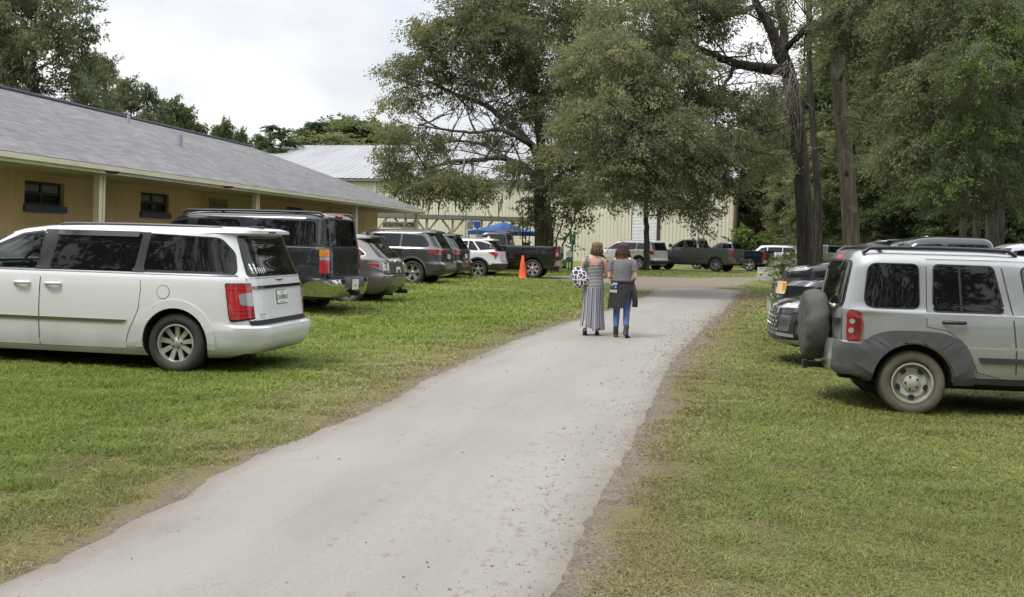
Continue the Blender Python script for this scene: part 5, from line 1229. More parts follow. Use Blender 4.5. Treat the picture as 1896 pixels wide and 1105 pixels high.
pickup('pickup_truck', 'gunmetal grey crew-cab pickup parked beside the pearl white SUV', place(1326, 503, h, 1, .86), h, grey, 1.02, 1.92, 1.2, .98, 3.75, 1.36, 1.18, 1.05, 3.15, 2.3, W10, rimr=.265, tr=.41, thru=False, lamp='dark', bumper_m=grey, scale=1.05)
blue = paint('dark_blue_paint', (.008, .011, .022), .3, .25)
pickup('pickup_truck', 'dark blue pickup behind the white yard sign', place(1388, 506, R(180-32), 1, .86, dist=66.6), R(180-32), blue, 1.01, 1.90, 1.2, .98, 3.6, 1.34, 1.16, 1.05, 3.05, 2.25, W5F, rimr=.265, tr=.41, thru=False, lamp='dark')
# two distant light SUVs, a green pickup further off
def plain_suv(name, label, loc, h, mt, scale=1., W=.95, style=W5F, thru=False, silver_rail=False):
    c = Car(name, label, 'SUV', loc, h, [pi2], mt, 2.8, W, .37, .24, .24, style, scale=scale)
    wins(c, [([(.2, 1.18), (-.66, 1.20), (-.46, 1.48), (.18, 1.51)], None, [.03, .08, .12, .03]), ([(.28, 1.18), (1.24, 1.17), (1.2, 1.51), (.26, 1.51)], None, .03), ([(1.32, 1.17), (2.35, 1.15), (1.72, 1.46), (1.3, 1.51)], None, .05)])
    doors(c, [([(.35, 1.13), (.42, .9), (.55, .45), (1.28, .42), (1.28, 1.13)], .5, 1.02), ([(1.30, 1.13), (1.30, .42), (2.2, .42), (2.3, .9), (2.3, 1.1)], 1.5, 1.02)])
    for sd in (1, -1):
        c.P('taillight', 'wrapr', [(rpoly([(-.12, .86), (.15, .90), (.18, 1.10), (-.12, 1.10)], .02), 0, .012)], [RED], sd, step=.06)
        c.P('headlight', 'wrapf', [(rpoly([(-.30, .83), (.30, .90), (.34, .96), (-.30, .93)], .02), 0, .012)], [CLEAR], sd, step=.06)
    c.window(rpoly([(-.72, 1.15), (.72, 1.15), (.64, 1.54), (-.64, 1.54)], .05), 1, kind='rear', frame=.02, name='rear_window', step=.08)
    c.window(rpoly([(-.78, 1.17), (.78, 1.17), (.66, 1.52), (-.66, 1.52)], .05), 1, kind='front', frame=.02, name='windshield', step=.08)
    c.P('grille', 'front', [(rect2(-.45, .62, .45, .86, .04), 0, .012)], [TRIM]); c.plate(0, .84); c.rails(-.4, 1.5, .65, 1.62, .018, CHROME if silver_rail else TRIM, .035); c.mirror(2.2, .92, 1.2, mt)
    return c
pi2 = Shell(suv(.95, 1.70, 1.0, .9, 2.8, zg=.28, bz=.64, zh=.98, zc=1.11, xc=2.62, zb=1.14, xt=1.75, rr=(.03, .16, .6), roofw=.77, bump=.06), 6.5, 5.)
plain_suv('white_suv', 'distant white SUV behind the dark blue pickup and shrub', gd(1455, 76), R(180-15), white, 1.05)
plain_suv('pale_suv', 'pale grey SUV furthest off, just left of the leaning dark trunk', gd(1502, 84), R(180-12), pearl, 1.1)
pickup('pickup_truck', 'distant dark green pickup glimpsed between the two big trunks', gd(1548, 66) + Vector((.7, 0, 0)), R(180 - 80), paint('dark_green_paint', (.012, .025, .018), .3, .3), 1.0, 1.9, 1.2, .95, 3.5, 1.34, 1.16, 1.05, 3.05, 2.25, W6, tr=.40, thru=False, lamp='tall')
# ------------------------------------------------------------------ right row behind the silver SUV
sf = Shell([(.27,-.70,3.45,.86),(.34,-.88,3.66,.91),(.40,-.92,3.71,.93),(.62,-.93,3.72,.945),(.70,-.88,3.70,.945),(.82,-.87,3.66,.94),(.92,-.86,3.50,.935),(1.0,-.85,3.1,.925),(1.06,-.83,2.62,.915),(1.10,-.80,2.5,.89),(1.48,-.5,1.72,.77),(1.55,-.46,1.55,.75),(1.60,-.50,1.3,.68),(1.65,-.3,.9,.5),(1.67,0,.5,.3)], 6., 3.6)
jet = paint('jet_paint', (.012, .013, .017), .3, .2)
def front_of(px, d, h, wb_fo, y=0.):
    """root so that the nose (x = wb_fo, y) stands on pixel column px at depth d"""
    q = gd(px, d); return (q.x - math.cos(h)*wb_fo + math.sin(h)*y, q.y - math.sin(h)*wb_fo - math.cos(h)*y, float(gz(q.x, q.y)))
h = R(168 + 4)
sfc = Car('black_suv', 'glossy black SUV nose poking out behind the covered spare wheel', 'SUV', front_of(1424, 15.3, h, 3.72, .0), h, [sf], jet, 2.78, .945, .37, .24, .25, W5F, scale=1.0)
wins(sfc, [([(.2, 1.13), (-.6, 1.17), (-.4, 1.44), (.18, 1.47)], None, [.03, .08, .12, .03]), ([(.28, 1.13), (1.24, 1.12), (1.2, 1.47), (.26, 1.47)], None, .03), ([(1.32, 1.12), (2.3, 1.10), (1.68, 1.42), (1.3, 1.47)], None, .05)], frame=.012, fm=CHROME)
doors(sfc, [([(.35, 1.09), (.42, .9), (.55, .45), (1.28, .42), (1.28, 1.09)], .5, 1.0), ([(1.30, 1.09), (1.30, .42), (2.15, .42), (2.28, .9), (2.28, 1.07)], 1.5, 1.0)])
silt = mat('satin_silver', (.45, .45, .46), .3, .8)
for sd in (1, -1):
    sfc.P('headlight', 'wrapf', [(rpoly([(-.30, .815), (.12, .83), (.55, .90), (.50, .925), (-.30, .88)], .012), 0, .012), (rpoly([(-.18, .825), (.05, .835), (.05, .86), (-.18, .855)], .01), 1, .016)], [CLEAR, CHROME], sd, step=.05)
    sfc.P('fog_lamp', 'wrapf', [(rpoly([(-.20, .44), (.12, .44), (.16, .74), (-.16, .76)], .03), 1, .010), (rpoly([(-.14, .50), (.06, .50), (.09, .72), (-.12, .73)], .04), 0, .016), (rpoly([(-.20, .43), (.13, .42), (.13, .46), (-.18, .475)], .01), 2, .022)], [mat('fog_lens', (.10, .105, .11), .12, .4, coat=1.), TRIM, silt], sd, step=.05)
    sfc.P('taillight', 'wrapr', [(rpoly([(-.3, .95), (.2, .95), (.25, 1.05), (-.3, 1.05)], .02), 0, .012)], [RED], sd, step=.06)
gp_ = [(rpoly([(-.42, .40), (.42, .40), (.56, .74), (-.56, .74)], .05), 0, .012)]
sfc.P('grille', 'front', gp_, [TRIM]); bm = bmesh.new(); setk('end'); f_ = sf.fn('front')
for i in range(-5, 6):
    for j in range(5):
        u, v = i*.085 + (.0425 if j % 2 else 0), .46 + j*.058
        if abs(u) < .46 + (v - .46)*.3: patch(bm, f_, [(u, v - .02), (u + .026, v), (u, v + .02), (u - .026, v)], .02, 0, .5, .01)
ob('grille_mesh', bm, CHROME, sfc.root, recalc=False)
sfc.P('badge', 'front', [(disc2(0, .79, .06, 20), 0, .024)], [CHROME]); sfc.P('chin_trim', 'front', [(rect2(-.80, .335, .80, .375, .01), 0, .02)], [silt], step=.05, skirt=.03)
sfc.P('lower_grille', 'front', [(rect2(-.55, .385, .55, .42), 0, .014)], [PLASTIC])
sfc.window(rpoly([(-.74, 1.13), (.74, 1.13), (.62, 1.48), (-.62, 1.48)], .05), 1, kind='front', frame=.02, name='windshield', step=.06); sfc.mirror(2.15, .9, 1.13, jet)
midn = paint('midnight_paint', (.012, .016, .028), .4, .22)
h = R(168 + 2)
R3 = pickup('pickup_truck', 'midnight blue older pickup with yellowed amber-cornered headlamp, behind the black SUV', front_of(1427, 18.6, h, 3.6 + .9), h, midn, 1.0, 1.93, 1.1, .9, 3.6, 1.28, 1.08, .80, 2.95, 2.30, W6, tr=.40, light_m=noisy('yellowed_lens', (.62, .53, .30), (.70, .62, .42), 4., .25, coat=1.), thru=True, bumper_m=CHROME, scale=1.0)
bm = bmesh.new(); tube(bm, [(1.9, y_, 1.905) for y_ in (-.3, 0, .3)], .02); ob('roof_lamp_bar', bm, CHROME, R3.root)
pt = R3; bm = bmesh.new(); box(bm, (-.95, -.90, 1.282), (.78, .90, 1.305), bevel=.01); ob('tonneau_cover', bm, noisy('tonneau_vinyl', (.05, .05, .055), (.07, .07, .075), 3., .5), R3.root)
plain_suv('dark_suv', 'dark SUV with silver roof rails further back behind the older pickup', front_of(1478, 27.5, R(170), 3.7), R(170), jet, 1.1, silver_rail=True)
plain_suv('white_suv', 'white SUV whose roof shows above the pickup bed cover', front_of(1745, 31, R(172), 3.7), R(172), white2, 1.12)
# ------------------------------------------------------------------ foliage
def leaf_mat(name, dark, light, yellow=None, trans=.35, rough=.5):
    m = bpy.data.materials.new(name); m.use_nodes = True; t = NT(m); nt_ = m.node_tree
    a = t.attr('tint'); c = t.ramp(a, [(.0, dark), (.6, light), (1., yellow or light)])
    t.color(c); t.rough(rough) if False else None; t.b.inputs['Roughness'].default_value = .65; t.b.inputs['Specular IOR Level'].default_value = .18
    tl = nt_.nodes.new('ShaderNodeBsdfTranslucent'); mx = nt_.nodes.new('ShaderNodeMixShader'); mx.inputs[0].default_value = trans
    cc = t.mix(.5, c, t.mix(1., c, (1.35, 1.35, .55), 'MULTIPLY')); nt_.links.new(cc, tl.inputs[0])
    nt_.links.new(t.b.outputs[0], mx.inputs[1]); nt_.links.new(tl.outputs[0], mx.inputs[2])
    nt_.links.new(mx.outputs[0], nt_.nodes['Material Output'].inputs['Surface'])
    MATS[name] = m; return m
L_OAK = leaf_mat('oak_leaves', (.095, .116, .072), (.16, .185, .115), (.225, .235, .148), .48)
L_OLIVE = leaf_mat('olive_leaves', (.125, .138, .075), (.20, .212, .12), (.275, .27, .155), .48)
L_DEEP = leaf_mat('deep_leaves', (.055, .078, .038), (.115, .145, .066), (.17, .185, .088), .45)
L_PINE = leaf_mat('pine_needles', (.045, .072, .034), (.09, .125, .058), (.14, .16, .075), .4)
L_LIME = leaf_mat('lime_leaves', (.07, .11, .03), (.14, .19, .055), (.22, .26, .08))
L_PALE = leaf_mat('pale_shrub_leaves', (.10, .125, .07), (.25, .27, .18), (.45, .44, .36))
def sprays(blobs, leaf, rng, per=34, spread=.30, droop=.35, dens=1., flat=.75, shell=.55):
    """leaf quads: blobs = (centre, radii, number of sprays). returns V, F, tint"""
    Vs, T, Dv = [], [], []
    for c, r, n in blobs:
        n = max(1, int(n*dens)); d = rng.normal(size=(n, 3)); d /= np.linalg.norm(d, axis=1)[:, None]
        k = rng.random(n)**(1/3.)*(1 - shell) + shell*rng.random(n)**.25
        # lumpy outline
        ph = np.sin(d[:, 0]*5.1 + c[0]*3)*np.sin(d[:, 1]*4.3 + c[1]*2)*np.sin(d[:, 2]*4.7 + c[2])
        k = k*(.86 + .32*ph)
        p = np.array(c) + d*k[:, None]*np.array(r)
        od = d*np.array([1, 1, .35]); od[:, 2] -= droop; od += rng.normal(size=(n, 3))*.45; od /= np.linalg.norm(od, axis=1)[:, None]
        ln = spread*(.7 + 1.1*rng.random(n))
        tb = np.clip(.40 + .20*rng.normal(size=n) + .22*rng.normal(), 0, 1)
        u = rng.random((n, per)); q = p[:, None, :] + od[:, None, :]*(ln[:, None, None]*(u[..., None] - .3)*2.2)
        q = q + rng.normal(size=(n, per, 3))*spread*np.array([.30, .30, .30*flat])
        q[..., 2] -= droop*.35*ln[:, None]*u**2
        Dv.append(np.repeat(od, per, 0)); Vs.append(q.reshape(-1, 3)); T.append(np.clip(np.repeat(tb, per) + .10*rng.normal(size=n*per), 0, 1))
    P = np.concatenate(Vs); T = np.concatenate(T); N = len(P)
    dirs = np.concatenate(Dv); a = dirs*1.1 + rng.normal(size=(N, 3))*.55 + np.array([0, 0, -.35]); a /= np.linalg.norm(a, axis=1)[:, None]
    b = np.cross(a, rng.normal(size=(N, 3)) + np.array([0, 0, .6])); b /= np.linalg.norm(b, axis=1)[:, None]
    s = leaf*(.6 + .8*rng.random(N))[:, None]
    Q = np.stack([P - a*s, P + b*s*.42, P + a*s, P - b*s*.42], 1).reshape(-1, 3)
    return Q, np.arange(N*4).reshape(-1, 4), np.repeat(T, 4)
def crown(name, blobs, leaf, m, parent, seed, **k):
    V, Fq, T = sprays(blobs, leaf, np.random.default_rng(seed), **k)
    me = np_mesh(name, V, Fq, attrs={'tint': T}); return link_mesh(name, me, m, parent)
BARK = mat('oak_bark', (.1, .09, .075), .95, spec=.2); t = NT(BARK); p = t.obj()
nb_ = t.noise(p, 5., 8, .7, (1.6, 1.6, .22)); t.color(t.mix(t.mask(t.noise(p, 1.1, 4, .6), .52, .7), t.ramp(nb_, [(.35, (.035, .030, .026)), (.5, (.085, .073, .06)), (.68, (.15, .135, .115))]), (.15, .155, .125))); t.bump(nb_, .9, .06)
BARKD = mat('dark_bark', (.05, .045, .04), .95, spec=.2); t = NT(BARKD); p = t.obj()
nb_ = t.noise(p, 5., 8, .7, (1.6, 1.6, .22)); t.color(t.ramp(nb_, [(.35, (.018, .016, .015)), (.5, (.042, .037, .032)), (.7, (.085, .076, .066))])); t.bump(nb_, .9, .06)
BARKB = mat('brown_bark', (.1, .09, .075), .95, spec=.2); t = NT(BARKB); p = t.obj()
nb_ = t.noise(p, 5., 8, .7, (1.6, 1.6, .18)); t.color(t.mix(t.mask(t.noise(p, .8, 4, .6), .55, .68), t.ramp(nb_, [(.32, (.04, .032, .026)), (.5, (.09, .073, .057)), (.68, (.16, .137, .11))]), (.17, .18, .14))); t.bump(nb_, .9, .06)
TWIG = noisy('grey_twigs', (.16, .145, .125), (.27, .255, .23), 3., .95)
MOSS = noisy('spanish_moss', (.17, .17, .13), (.25, .245, .2), 3., .95)
def limb(bm, pts, r0, r1, seg=9, wig=.0, rng=random):
    """smooth tapering limb through points"""
    P = [Vector(q) for q in pts]; out = []
    for i in range(len(P) - 1):
        p0, p1, p2, p3 = P[max(i-1, 0)], P[i], P[i+1], P[min(i+2, len(P)-1)]
        for k in range(5):
            f = k/5; out.append(.5*((2*p1) + (-p0 + p2)*f + (2*p0 - 5*p1 + 4*p2 - p3)*f*f + (-p0 + 3*p1 - 3*p2 + p3)*f**3))
    out.append(P[-1]); n = len(out)
    if wig: out = [q + Vector((rng.uniform(-wig, wig), rng.uniform(-wig, wig), rng.uniform(-wig, wig)*.5)) if 0 < i < n-1 else q for i, q in enumerate(out)]
    tube(bm, out, [r0 + (r1 - r0)*(i/(n-1))**.8 for i in range(n)], seg)
    return out
def branches(bm, starts, rng, gen=2, ln=2.2, r=.07, kids=3, up=.1):
    """forking side branches"""
    for p, d in starts:
        stack = [(Vector(p), Vector(d).normalized(), ln, r, gen)]
        while stack:
            q, dd, L, rr, g = stack.pop()
            pts = [q]
            for k in range(3):
                dd = (dd + Vector((rng.uniform(-.3, .3), rng.uniform(-.3, .3), rng.uniform(-.22, .22) + up))).normalized(); pts.append(pts[-1] + dd*L/3)
            limb(bm, pts, rr, rr*.45, 6)
            if g > 0:
                for k in range(kids):
                    f = pts[1 + k % 3]; nd = (dd + Vector((rng.uniform(-1, 1), rng.uniform(-1, 1), rng.uniform(-.6, .8)))).normalized(); stack.append((f, nd, L*.6, rr*.5, g - 1))
def rel(root, p): return Vector(p) - Vector(root.location)
def PB(root, d0, lst, sc):
    """blobs given as pixel centre, pixel radii, depth offset, depth radius -> local blobs"""
    out = []
    for px, py, rx, ry, dd, rz, n in lst:
        d = d0 + dd; s = d/F; out.append((tuple(rel(root, pd(px, py, d))), (rx*s, rz, ry*s), n))
    return out
rg = random.Random(5)
# ------------------------------------------------------------------ great oak in front of the barn
D = 52.; q = gd(1006, D)
oak = empty('oak_tree', q, 0, 'broad spreading oak with thick brown trunk in front of the barn', 'tree')
bm = bmesh.new(); Z = lambda px, py, dd=0: rel(oak, pd(px, py, D + dd))
flare = [(.62, 0), (.50, .25), (.44, .7)]
limb(bm, [Vector((0, 0, -.1)), Vector((.02, 0, .5)), Z(1007, 430), Z(1003, 380), Z(1004, 335)], .58, .40, 14)
for k in range(6):
    a = k*1.05 + .3; limb(bm, [(math.cos(a)*.85, math.sin(a)*.85, -.08), (math.cos(a)*.48, math.sin(a)*.48, .22), (math.cos(a)*.3, math.sin(a)*.3, .9)], .16, .1, 7)
sp = []
for pts, r0 in (([Z(1004, 345), Z(975, 312), Z(930, 292), Z(885, 296, -1), Z(830, 300, -2), Z(780, 315, -3)], .22), ([Z(1004, 340), Z(985, 270), Z(935, 225, 1), Z(900, 195, 1), Z(845, 175, 1), Z(790, 150, 2)], .24),
                ([Z(1004, 340), Z(1000, 240, 1), Z(985, 150, 2), Z(960, 60, 2), Z(950, -30, 2)], .30), ([Z(1006, 345), Z(1040, 260, -1), Z(1070, 180, -1), Z(1090, 90, -1), Z(1100, 0, 0)], .24), ([Z(1008, 352), Z(1030, 330, -2), Z(1060, 310, -3), Z(1095, 300, -4)], .15),
                ([Z(985, 270), Z(930, 240, -3), Z(880, 245, -4), Z(830, 240, -5), Z(775, 232, -5)], .13), ([Z(960, 60, 2), Z(900, 40, 1), Z(840, 60, 0), Z(790, 85, -1)], .13), ([Z(930, 292), Z(900, 270, 1), Z(860, 262, 2), Z(800, 265, 3)], .12)):
    o = limb(bm, pts, r0, r0*.28, 10, .05, rg)
    for k in range(4, len(o), 2): sp.append((o[k], (rg.uniform(-1, 1), rg.uniform(-1, 1), rg.uniform(-.3, .7))))
branches(bm, sp, rg, 2, 2.0, .055, 3, .04)
ob('trunk', bm, BARK, oak, 180)
BL = [(1062,345,46,22,-3,1.4,60),(1088,362,30,16,-4,1.,26),(775,330,68,42,-2,1.6,95),(725,300,30,38,-2,1.2,34),(835,340,60,30,-3,1.6,70),(790,265,52,24,0,1.4,46),(730,245,34,26,-3,1.2,30),(735,130,36,26,1,1.2,26),(718,190,26,16,0,1.,12),(790,125,66,36,1,1.8,70),(845,70,80,48,0,2.,105),(790,60,40,32,0,1.4,50),(905,25,95,50,0,2.2,175),(1000,15,100,55,1,2.4,170),(850,165,60,32,2,1.6,48),(930,130,80,52,1,2.2,150),(1010,110,85,60,0,2.4,170),(905,262,40,18,2,1.2,24),(955,215,48,34,3,1.6,45),(1040,200,75,60,0,2.2,150),(1080,130,60,60,1,2.,110),(1045,290,62,34,-2,1.8,95),(960,315,36,20,-2,1.4,32),(885,345,38,26,-3,1.2,48),(1000,-60,170,60,1,3.,150),(860,-45,100,50,1,2.,80),(1085,250,50,45,-2,1.6,75),(1090,40,60,50,0,2,100),(760,180,30,22,2,1,25),(940,60,60,40,-2,2,80)]
crown('foliage', PB(oak, D, BL[:], 1), .072, L_OLIVE, oak, 21, per=58, spread=.40, droop=.40)
crown('dark_foliage', PB(oak, D + 1.2, [(x_, y_, rx, ry, dd + .6, rz, int(n*.38)) for x_, y_, rx, ry, dd, rz, n in BL], 1), .075, L_OAK, oak, 22, per=50, spread=.40, droop=.3)
bm = bmesh.new()
for k in range(60):
    x_, y_ = rg.choice([(775,365),(830,365),(890,365),(960,330),(985,330),(1050,320),(740,280),(860,300),(930,250)]); pt = Z(x_ + rg.uniform(-40, 40), y_ + rg.uniform(-12, 8), rg.uniform(-3, 2)); L = rg.uniform(.3, 1.0)
    tube(bm, [pt, pt + Vector((rg.uniform(-.1, .1), 0, -L*.5)), pt + Vector((rg.uniform(-.15, .15), 0, -L))], [.03, .05, .008], 5)
tag(ob('hanging_moss', bm, MOSS, oak), kind='stuff')
# thin bare saplings at its foot
q2 = gd(1032, 50.5); sap = empty('sapling', q2, 0, 'thin leaning sapling with sparse brownish leaves at the oak foot', 'tree')
bm = bmesh.new(); Z2 = lambda px, py, dd=0: rel(sap, pd(px, py, 50.5 + dd))
st_ = []
for pts in ([Vector((0, 0, 0)), Z2(1040, 460), Z2(1056, 425), Z2(1066, 395), Z2(1060, 360)], [Vector((-.3, 0, 0)), Z2(1022, 440), Z2(1028, 400), Z2(1022, 370)], [Vector((-.1, .2, 0)), Z2(1030, 450), Z2(1042, 410), Z2(1048, 380)]):
    o = limb(bm, pts, .06, .015, 6, .03, rg); st_ += [(o[k], (rg.uniform(-1, 1), rg.uniform(-1, 1), rg.uniform(-.1, 1))) for k in range(5, len(o), 2)]
branches(bm, st_, rg, 2, .9, .018, 3, .05); ob('trunk', bm, BARKD, sap)
crown('foliage', PB(sap, 50.5, [(1065,390,32,34,0,.9,30),(1025,395,20,45,0,.7,22),(1085,408,20,14,0,.5,8),(1050,440,26,25,0,.6,10),(1035,350,22,20,0,.6,14)], 1), .085, L_OLIVE, sap, 31, per=20, spread=.3)
q2 = gd(972, 51.2); sap2 = empty('sapling', q2, 0, 'feathery olive shrub against the left side of the oak trunk', 'tree')
bm = bmesh.new(); Z3 = lambda px, py: rel(sap2, pd(px, py, 51.2)); 
for e in (-14, 0, 14): limb(bm, [Vector((e*.01, 0, 0)), Z3(975 + e*.5, 430), Z3(980 + e, 380), Z3(978 + e*1.3, 350)], .04, .01, 5, .03, rg)
ob('trunk', bm, BARKD, sap2); crown('foliage', PB(sap2, 51.2, [(978,385,24,30,0,.7,30),(968,420,16,20,0,.6,14),(985,350,20,18,0,.6,14)], 1), .085, L_OLIVE, sap2, 33, per=22, spread=.26)
# ------------------------------------------------------------------ slim tree before the roll-up door
D2 = 60.; q = gd(1197, D2); slim = empty('slim_tree', q, 0, 'slim dark-stemmed tree in front of the white roll-up door', 'tree')
bm = bmesh.new(); Z4 = lambda px, py, dd=0: rel(slim, pd(px, py, D2 + dd))
o = limb(bm, [Vector((0, 0, -.1)), Z4(1198, 440), Z4(1196, 390), Z4(1200, 330), Z4(1205, 250), Z4(1200, 180)], .20, .07, 9, .03, rg)
branches(bm, [(o[k], (rg.uniform(-1, 1), rg.uniform(-1, 1), .3)) for k in range(9, len(o), 1)], rg, 2, 2.4, .05, 3, .03); ob('trunk', bm, BARKD, slim, 180)
crown('foliage', PB(slim, D2, [(1190,345,75,38,0,1.8,130),(1150,300,70,50,1,2.,130),(1230,300,80,55,1,2.2,150),(1260,360,46,30,0,1.4,60),(1140,365,30,18,0,1.2,20),(1105,300,46,30,1,1.4,46),(1200,220,80,60,1,2.2,120)], 1), .075, L_OLIVE, slim, 41, per=52, spread=.42, droop=.5)
# ------------------------------------------------------------------ big leaning dark tree on the right
D3 = 38.; q = gd(1490, D3); lean = empty('leaning_tree', q, 0, 'tall dark leaning tree with a heavy limb reaching left over the road', 'tree')
bm = bmesh.new(); Z5 = lambda px, py, dd=0: rel(lean, pd(px, py, D3 + dd))
limb(bm, [Vector((.06, 0, -.1)), Z5(1491, 440), Z5(1487, 360), Z5(1480, 270), Z5(1470, 190), Z5(1458, 130), Z5(1440, 90)], .335, .26, 14)
for k in range(5):
    a = k*1.26; limb(bm, [(math.cos(a)*.62, math.sin(a)*.62, -.08), (math.cos(a)*.36, math.sin(a)*.36, .2), (math.cos(a)*.2, math.sin(a)*.2, .8)], .13, .08, 7)
sp = []
for pts, r0 in (([Z5(1455, 128), Z5(1432, 128, -.5), Z5(1400, 124, -1), Z5(1360, 116, -2), Z5(1320, 102, -3), Z5(1284, 86, -3.5), Z5(1240, 80, -4), Z5(1180, 95, -5)], .235), ([Z5(1442, 95), Z5(1425, 50), Z5(1402, 10), Z5(1380, -40), Z5(1350, -90)], .25), ([Z5(1450, 100), Z5(1452, 50, 1), Z5(1440, 0, 1), Z5(1455, -60, 1)], .2),
                ([Z5(1284, 86, -3.5), Z5(1270, 120, -4), Z5(1240, 170, -5), Z5(1200, 210, -6), Z5(1140, 260, -7)], .10), ([Z5(1402, 10), Z5(1350, 30, -2), Z5(1290, 50, -3), Z5(1240, 40, -4)], .12), ([Z5(1360, 116, -2), Z5(1340, 160, -3), Z5(1300, 180, -5), Z5(1260, 200, -6)], .08), ([Z5(1455, 90), Z5(1490, 60, -1), Z5(1530, 50, -2), Z5(1580, 60, -3)], .13), ([Z5(1470, 190), Z5(1430, 230, -2), Z5(1390, 250, -4), Z5(1340, 262, -6)], .09)):
    o = limb(bm, pts, r0, r0*.3, 10, .04, rg)
    for k in range(6, len(o), 2): sp.append((o[k], (rg.uniform(-1, 1), rg.uniform(-1, 1), rg.uniform(-.5, .6))))
branches(bm, sp, rg, 2, 1.5, .04, 3, .02); ob('trunk', bm, BARKD, lean, 180)
BL = [(1120,120,95,80,-6,2.2,190),(1180,40,110,70,-4,2.4,190),(1110,220,85,80,-7,2.,170),(1180,190,90,80,-6,2.,180),(1250,130,80,60,-5,2.,130),(1240,245,85,58,-7,2.,125),(1170,282,80,44,-8,1.8,85),(1310,292,85,38,-6,1.8,85),(1265,320,70,36,-7,1.6,56),(1350,265,60,30,-5,1.4,70),(1335,338,46,22,-6,1.3,34),(1130,320,60,36,-8,1.4,48),(1215,362,44,22,-8,1.2,20),(1290,378,30,20,-7,1.,18),(1290,30,80,50,-3,2.,105),(1330,185,52,22,-3,1.2,46),(1405,195,50,26,0,1.4,40),(1440,20,26,40,1,1.2,26),(1290,195,46,30,-4,1.4,45),(1345,5,40,26,-2,1.4,34),(1480,-30,60,40,-1,1.6,40),(1500,70,26,30,0,1,22),(1250,-30,150,50,-3,2.4,140),(1390,85,20,12,-2,1.,5),(1410,165,30,10,0,.8,9),(1400,215,46,22,-3,1.2,36),(1420,290,40,34,-3,1.2,40),(1300,430-18,14,20,-7,.5,6)]
crown('foliage', PB(lean, D3, BL, 1), .052, L_OAK, lean, 51, per=64, spread=.31, droop=.55)
crown('pale_foliage', PB(lean, D3 - .6, [(x_, y_, rx, ry, dd, rz, int(n*.5)) for x_, y_, rx, ry, dd, rz, n in BL], 1), .050, L_OLIVE, lean, 52, per=52, spread=.30, droop=.6)
# dead grey twigs hanging at the fork
bm = bmesh.new(); rt = random.Random(9)
for k in range(26):
    p0 = Z5(1468 + rt.uniform(-14, 4), 120 + rt.uniform(-15, 40), -1 - rt.random()); tgt = Z5(rt.uniform(1385, 1490), rt.uniform(190, 300), -1.5 + rt.uniform(-1, 1)); m1 = p0.lerp(tgt, .45) + Vector((rt.uniform(-.25, .25), rt.uniform(-.3, .3), .35))
    o = limb(bm, [p0, m1, tgt], .016, .005, 4, .03, rt)
    branches(bm, [(o[j], (rt.uniform(-1, .5), rt.uniform(-1, 1), -.8)) for j in range(3, len(o), 2)], rt, 1, .7, .007, 3, -.05)
ob('dead_twigs', bm, TWIG, lean)
# ------------------------------------------------------------------ brown trunk right of it, with foliage curtain
D4 = 34.; q = gd(1578, D4); brn = empty('brown_tree', q, 0, 'straight brown-barked tree with knot hole, right of the leaning dark tree', 'tree')
bm = bmesh.new(); Z6 = lambda px, py, dd=0: rel(brn, pd(px, py, D4 + dd))
limb(bm, [Vector((.03, 0, -.1)), Z6(1576, 440), Z6(1569, 340), Z6(1560, 240), Z6(1553, 165), Z6(1550, 110), Z6(1548, 30), Z6(1555, -60)], .30, .19, 14)
sp = []
for pts, r0 in (([Z6(1552, 150), Z6(1590, 100, -2), Z6(1640, 80, -4), Z6(1700, 70, -6)], .10), ([Z6(1550, 100), Z6(1600, 30, -2), Z6(1660, 10, -4), Z6(1730, 20, -7)], .11), ([Z6(1562, 250), Z6(1600, 235, -1), Z6(1650, 240, -3)], .05), ([Z6(1549, 60), Z6(1510, 40, -1), Z6(1480, 60, -2)], .07)):
    o = limb(bm, pts, r0, r0*.35, 8, .04, rg); sp += [(o[k], (rg.uniform(-1, 1), rg.uniform(-1, 1), rg.uniform(-.6, .5))) for k in range(4, len(o), 2)]
branches(bm, sp, rg, 2, 1.3, .03, 3, .0); blob_mesh(bm, Z6(1567, 320, -.2), (.06, .12, .13), 10, 1)
ob('trunk', bm, [BARKB, UNDER], brn, 180)
BL = [(1600,40,85,70,-4,1.8,150),(1545,15,50,50,-1,1.4,50),(1680,130,80,70,-6,1.8,140),(1625,120,40,40,-3,1.2,40),(1700,50,90,80,-7,2.,150),(1685,220,62,52,-6,1.6,85),(1720,170,80,80,-8,2.,140),(1690,275,70,50,-8,1.6,90),(1600,-30,120,50,-4,2.,110),(1740,-10,110,60,-7,2.,120),(1580,215,12,20,-1,.4,5),(1665,290,44,30,-7,1.2,36),(1595,228,14,10,-1,.4,4)]
crown('foliage', PB(brn, D4, BL, 1), .046, L_OAK, brn, 61, per=66, spread=.27, droop=.6)
crown('pale_foliage', PB(brn, D4 - .5, [(x_, y_, rx, ry, dd, rz, int(n*.55)) for x_, y_, rx, ry, dd, rz, n in BL], 1), .045, L_OLIVE, brn, 62, per=54, spread=.26, droop=.65)
